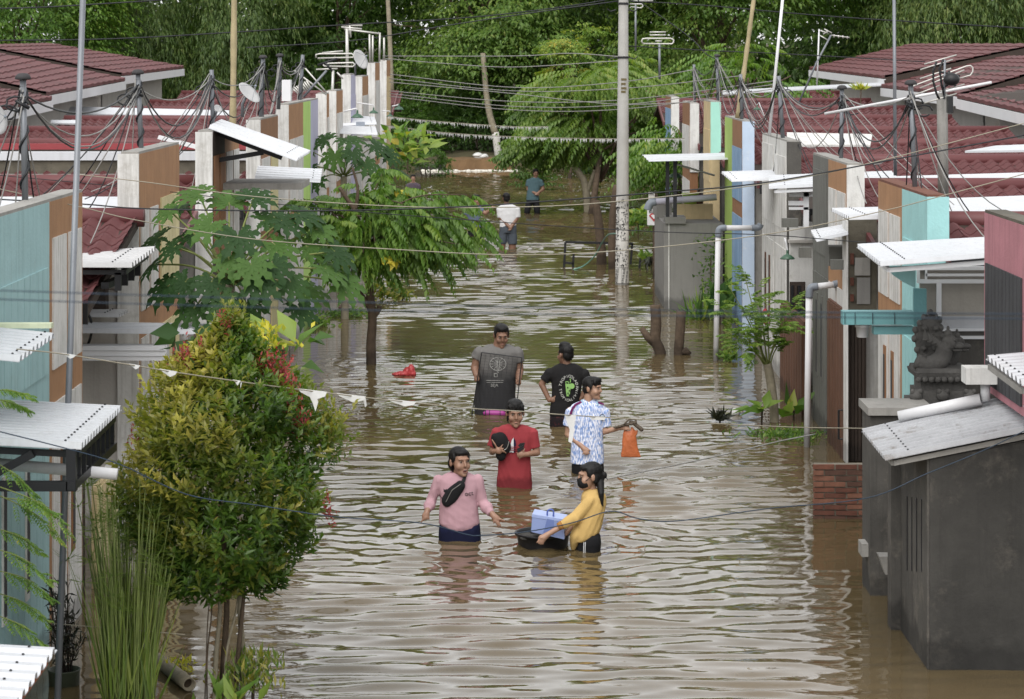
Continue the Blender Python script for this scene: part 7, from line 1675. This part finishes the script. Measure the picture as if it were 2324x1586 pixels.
# ---------- far waders
def simple(label, ox, oy, k, wy, cx, head, skin, neck, shirt, shirtc, arms, legs_, pants, pantc, sleeves, hair='short', shins=(), vox=.014, seed=0):
    f = Fig(label, ox, oy, k, wy, cx, depth=.45)
    mb = MB(); f.head(mb, *head); capsule(mb, f.p(*neck[0]), neck[2]*f.m, f.p(*neck[1]), neck[2]*1.15*f.m)
    loft(mb, f.rings([(x,y,rx*.8,ry*.8,*r) for x,y,rx,ry,*r in shirt]))
    for pts in arms:
        for a, b in zip(pts, pts[1:]): capsule(mb, f.p(*a[:3]), a[3]*f.m, f.p(*b[:3]), b[3]*f.m, 10)
        e = pts[-1]; d = (f.p(*e[:3]) - f.p(*pts[-2][:3])).normalized(); c = f.p(*e[:3]); mb.ell(c + d*.045, (.035,.03,.04), 9, 7)
        for j in range(4): capsule(mb, c+d*.05+Vector(((j-1.5)*.017,0,0)), .009, c+d*.105+Vector(((j-1.5)*.02,0,-.008)), .008, 6)
        capsule(mb, c+d*.03, .011, c+d*.07+Vector((.03,-.01,.02)), .009, 6)
    for (a, b) in shins: capsule(mb, f.p(*a[:2]), a[2]*f.m, f.p(*b[:2]), b[2]*f.m, 10)
    for a in legs_[-1:]:
        pass
    for lp in legs_: x, y, r = lp[-1]; b = f.p(x, y); capsule(mb, b, r*.8*f.m, Vector((b.x, b.y, -.4)), r*.6*f.m, 10)
    body = fused(mb, 'body', skin, f.t, vox, 2); f.face(body); f.hair(hair, seed)
    mb = MB(); loft(mb, f.rings(shirt))
    for a, b in sleeves: flat_tube(mb, f.p(*a[:3]), a[3]*f.m, f.p(*b[:3]), b[3]*f.m)
    fused(mb, 'shirt', shirtc, f.t, vox, 2, .006, 7, seed)
    mb = MB(); loft(mb, f.rings(pants))
    for lp in legs_:
        for a, b in zip(lp, lp[1:]): flat_tube(mb, f.p(a[0],a[1]), a[2]*f.m, f.p(b[0],b[1]), b[2]*f.m)
    fused(mb, 'trousers', pantc, f.t, vox, 2, .005, 7, seed+1)
    return f
WC = cloth('white_cotton', S(226,226,228)); GS = cloth('slate_cotton', S(82,90,100)); TEAL = cloth('teal_cotton', S(78,106,114)); DK = cloth('dark_trouser', S(38,38,42)); MAR = cloth('maroon_cotton', S(98,30,44)); SLB = cloth('blue_grey_cotton', S(104,116,140))
simple('man in white shirt walking away, hands clasped behind his back', 1800, 660, 4.532, 1468, 940, (915,560,0,-172,0,1.05), SK3, ((915,640),(930,690),42),
    [(930,655,70,50),(938,690,140,68),(945,740,182,82),(948,850,165,90),(945,980,150,92),(942,1090,148,92)], WC,
    [((800,750,0,52),(805,900,10,44),(950,1050,95,32)), ((1095,750,0,52),(1105,910,10,44),(1010,1055,95,32))], [((875,1130,80),(850,1250,80),(840,1375,78)), ((1010,1130,82),(1025,1250,84),(1022,1380,86))], [(945,1040,148,92),(945,1120,155,98),(945,1180,150,95)], GS,
    [((795,745,0,66),(808,905,5,60)), ((1098,745,0,66),(1112,905,5,60))], 'short', (((838,1370,38),(812,1475,30)), ((1000,1375,40),(1012,1490,32))), seed=51)
simple('man in teal shirt standing half hidden by the drooping tree', 1800, 660, 4.532, 832, 1390, (1440,110,0,10,10,1.0), SK3, ((1435,170),(1430,210),34),
    [(1430,185,60,40),(1422,215,105,55),(1415,260,125,62),(1400,400,112,66),(1390,500,112,68),(1388,595,118,70)], TEAL,
    [((1315,255,0,38),(1300,400,5,32),(1440,470,70,26)), ((1525,260,0,38),(1580,390,5,32),(1490,455,70,26))], [((1330,620,62),(1300,740,56),(1278,835,52)), ((1445,620,62),(1460,740,58),(1468,835,54))], [(1388,570,116,68),(1388,640,116,70)], DK,
    [((1318,250,0,52),(1300,345,0,48)), ((1520,255,0,52),(1560,340,0,48))], seed=53)
simple('man in blue-grey shirt behind the starfruit leaves, arm raised', 1800, 660, 4.532, 1345, 360, (370,590,0,50,0,1.05), SK2, ((350,660),(335,720),42),
    [(330,690,75,50),(320,730,130,64),(318,800,140,72),(330,950,122,75),(340,1090,125,78)], SLB,
    [((430,760,0,44),(540,830,20,38),(640,745,50,30)), ((210,770,0,44),(190,930,0,38),(220,1050,40,30))], [((300,1120,72),(290,1250,68),(285,1345,66)), ((400,1120,72),(410,1250,70),(420,1345,68))], [(345,1060,126,78),(345,1140,130,80)], DK,
    [((425,755,0,58),(500,800,10,52)), ((215,760,0,58),(198,860,0,52))], seed=55)
simple('person glimpsed at head height between leaves, left of the street', 1560, 640, 4.532, 560, 330, (330,290,0,15,0,1.0), SK2, ((330,350),(330,390),38),
    [(330,370,65,45),(328,400,110,55),(325,460,120,62),(325,560,105,65),(325,640,105,65)], cloth('dull_purple_cotton', S(92,80,92)), [((240,430,0,38),(225,540,0,32),(240,640,20,26)), ((420,430,0,38),(440,540,0,32),(420,640,20,26))], [((290,660,60),(290,760,55)), ((370,660,60),(370,760,55))], [(325,620,105,65),(325,690,108,66)], DK, [((245,425,0,50),(232,490,0,46)), ((415,425,0,50),(432,490,0,46))], seed=57)
simple('person in maroon top against the left wall behind the papaya leaves', 1240, 960, 4.532, 820, 430, (400,330,0,40,20,1.0), SK3, ((400,390),(400,440),42),
    [(400,420,75,50),(400,460,130,64),(405,540,145,74),(410,660,130,78),(415,760,130,80)], MAR, [((290,480,0,44),(270,600,20,38),(330,680,80,30)), ((510,480,0,44),(540,600,20,38),(500,690,80,30))], [((370,780,75),(370,880,70)), ((470,780,75),(470,880,70))], [(415,730,132,80),(415,810,135,82)], DK, [((295,475,0,58),(280,560,0,52)), ((505,475,0,58),(530,560,0,52))], seed=59)

# ---------- crumpled red carrier bag adrift
bgp = G(918, 851); rb = thing('plastic_bag', 'crumpled red plastic bag floating on the flood', 'bag', (bgp.x, bgp.y, 0))
mb = MB(); rr = random.Random(4)
for dx, sx, sz in ((-.10,.07,.03),(-.03,.08,.04),(.05,.075,.075),(.09,.05,.10),(.11,.045,.05),(0,.12,.025)): mb.ell((bgp.x+dx, bgp.y+rr.uniform(-.03,.03), sz*.45), (sx,.075,sz), 12, 9)
fused(mb, 'film', mat('red_plastic', S(190,56,60), rough=.35, var=.35, sc=9, bump=.6, bsc=30), rb, .007, 1, .010, 16, 3)
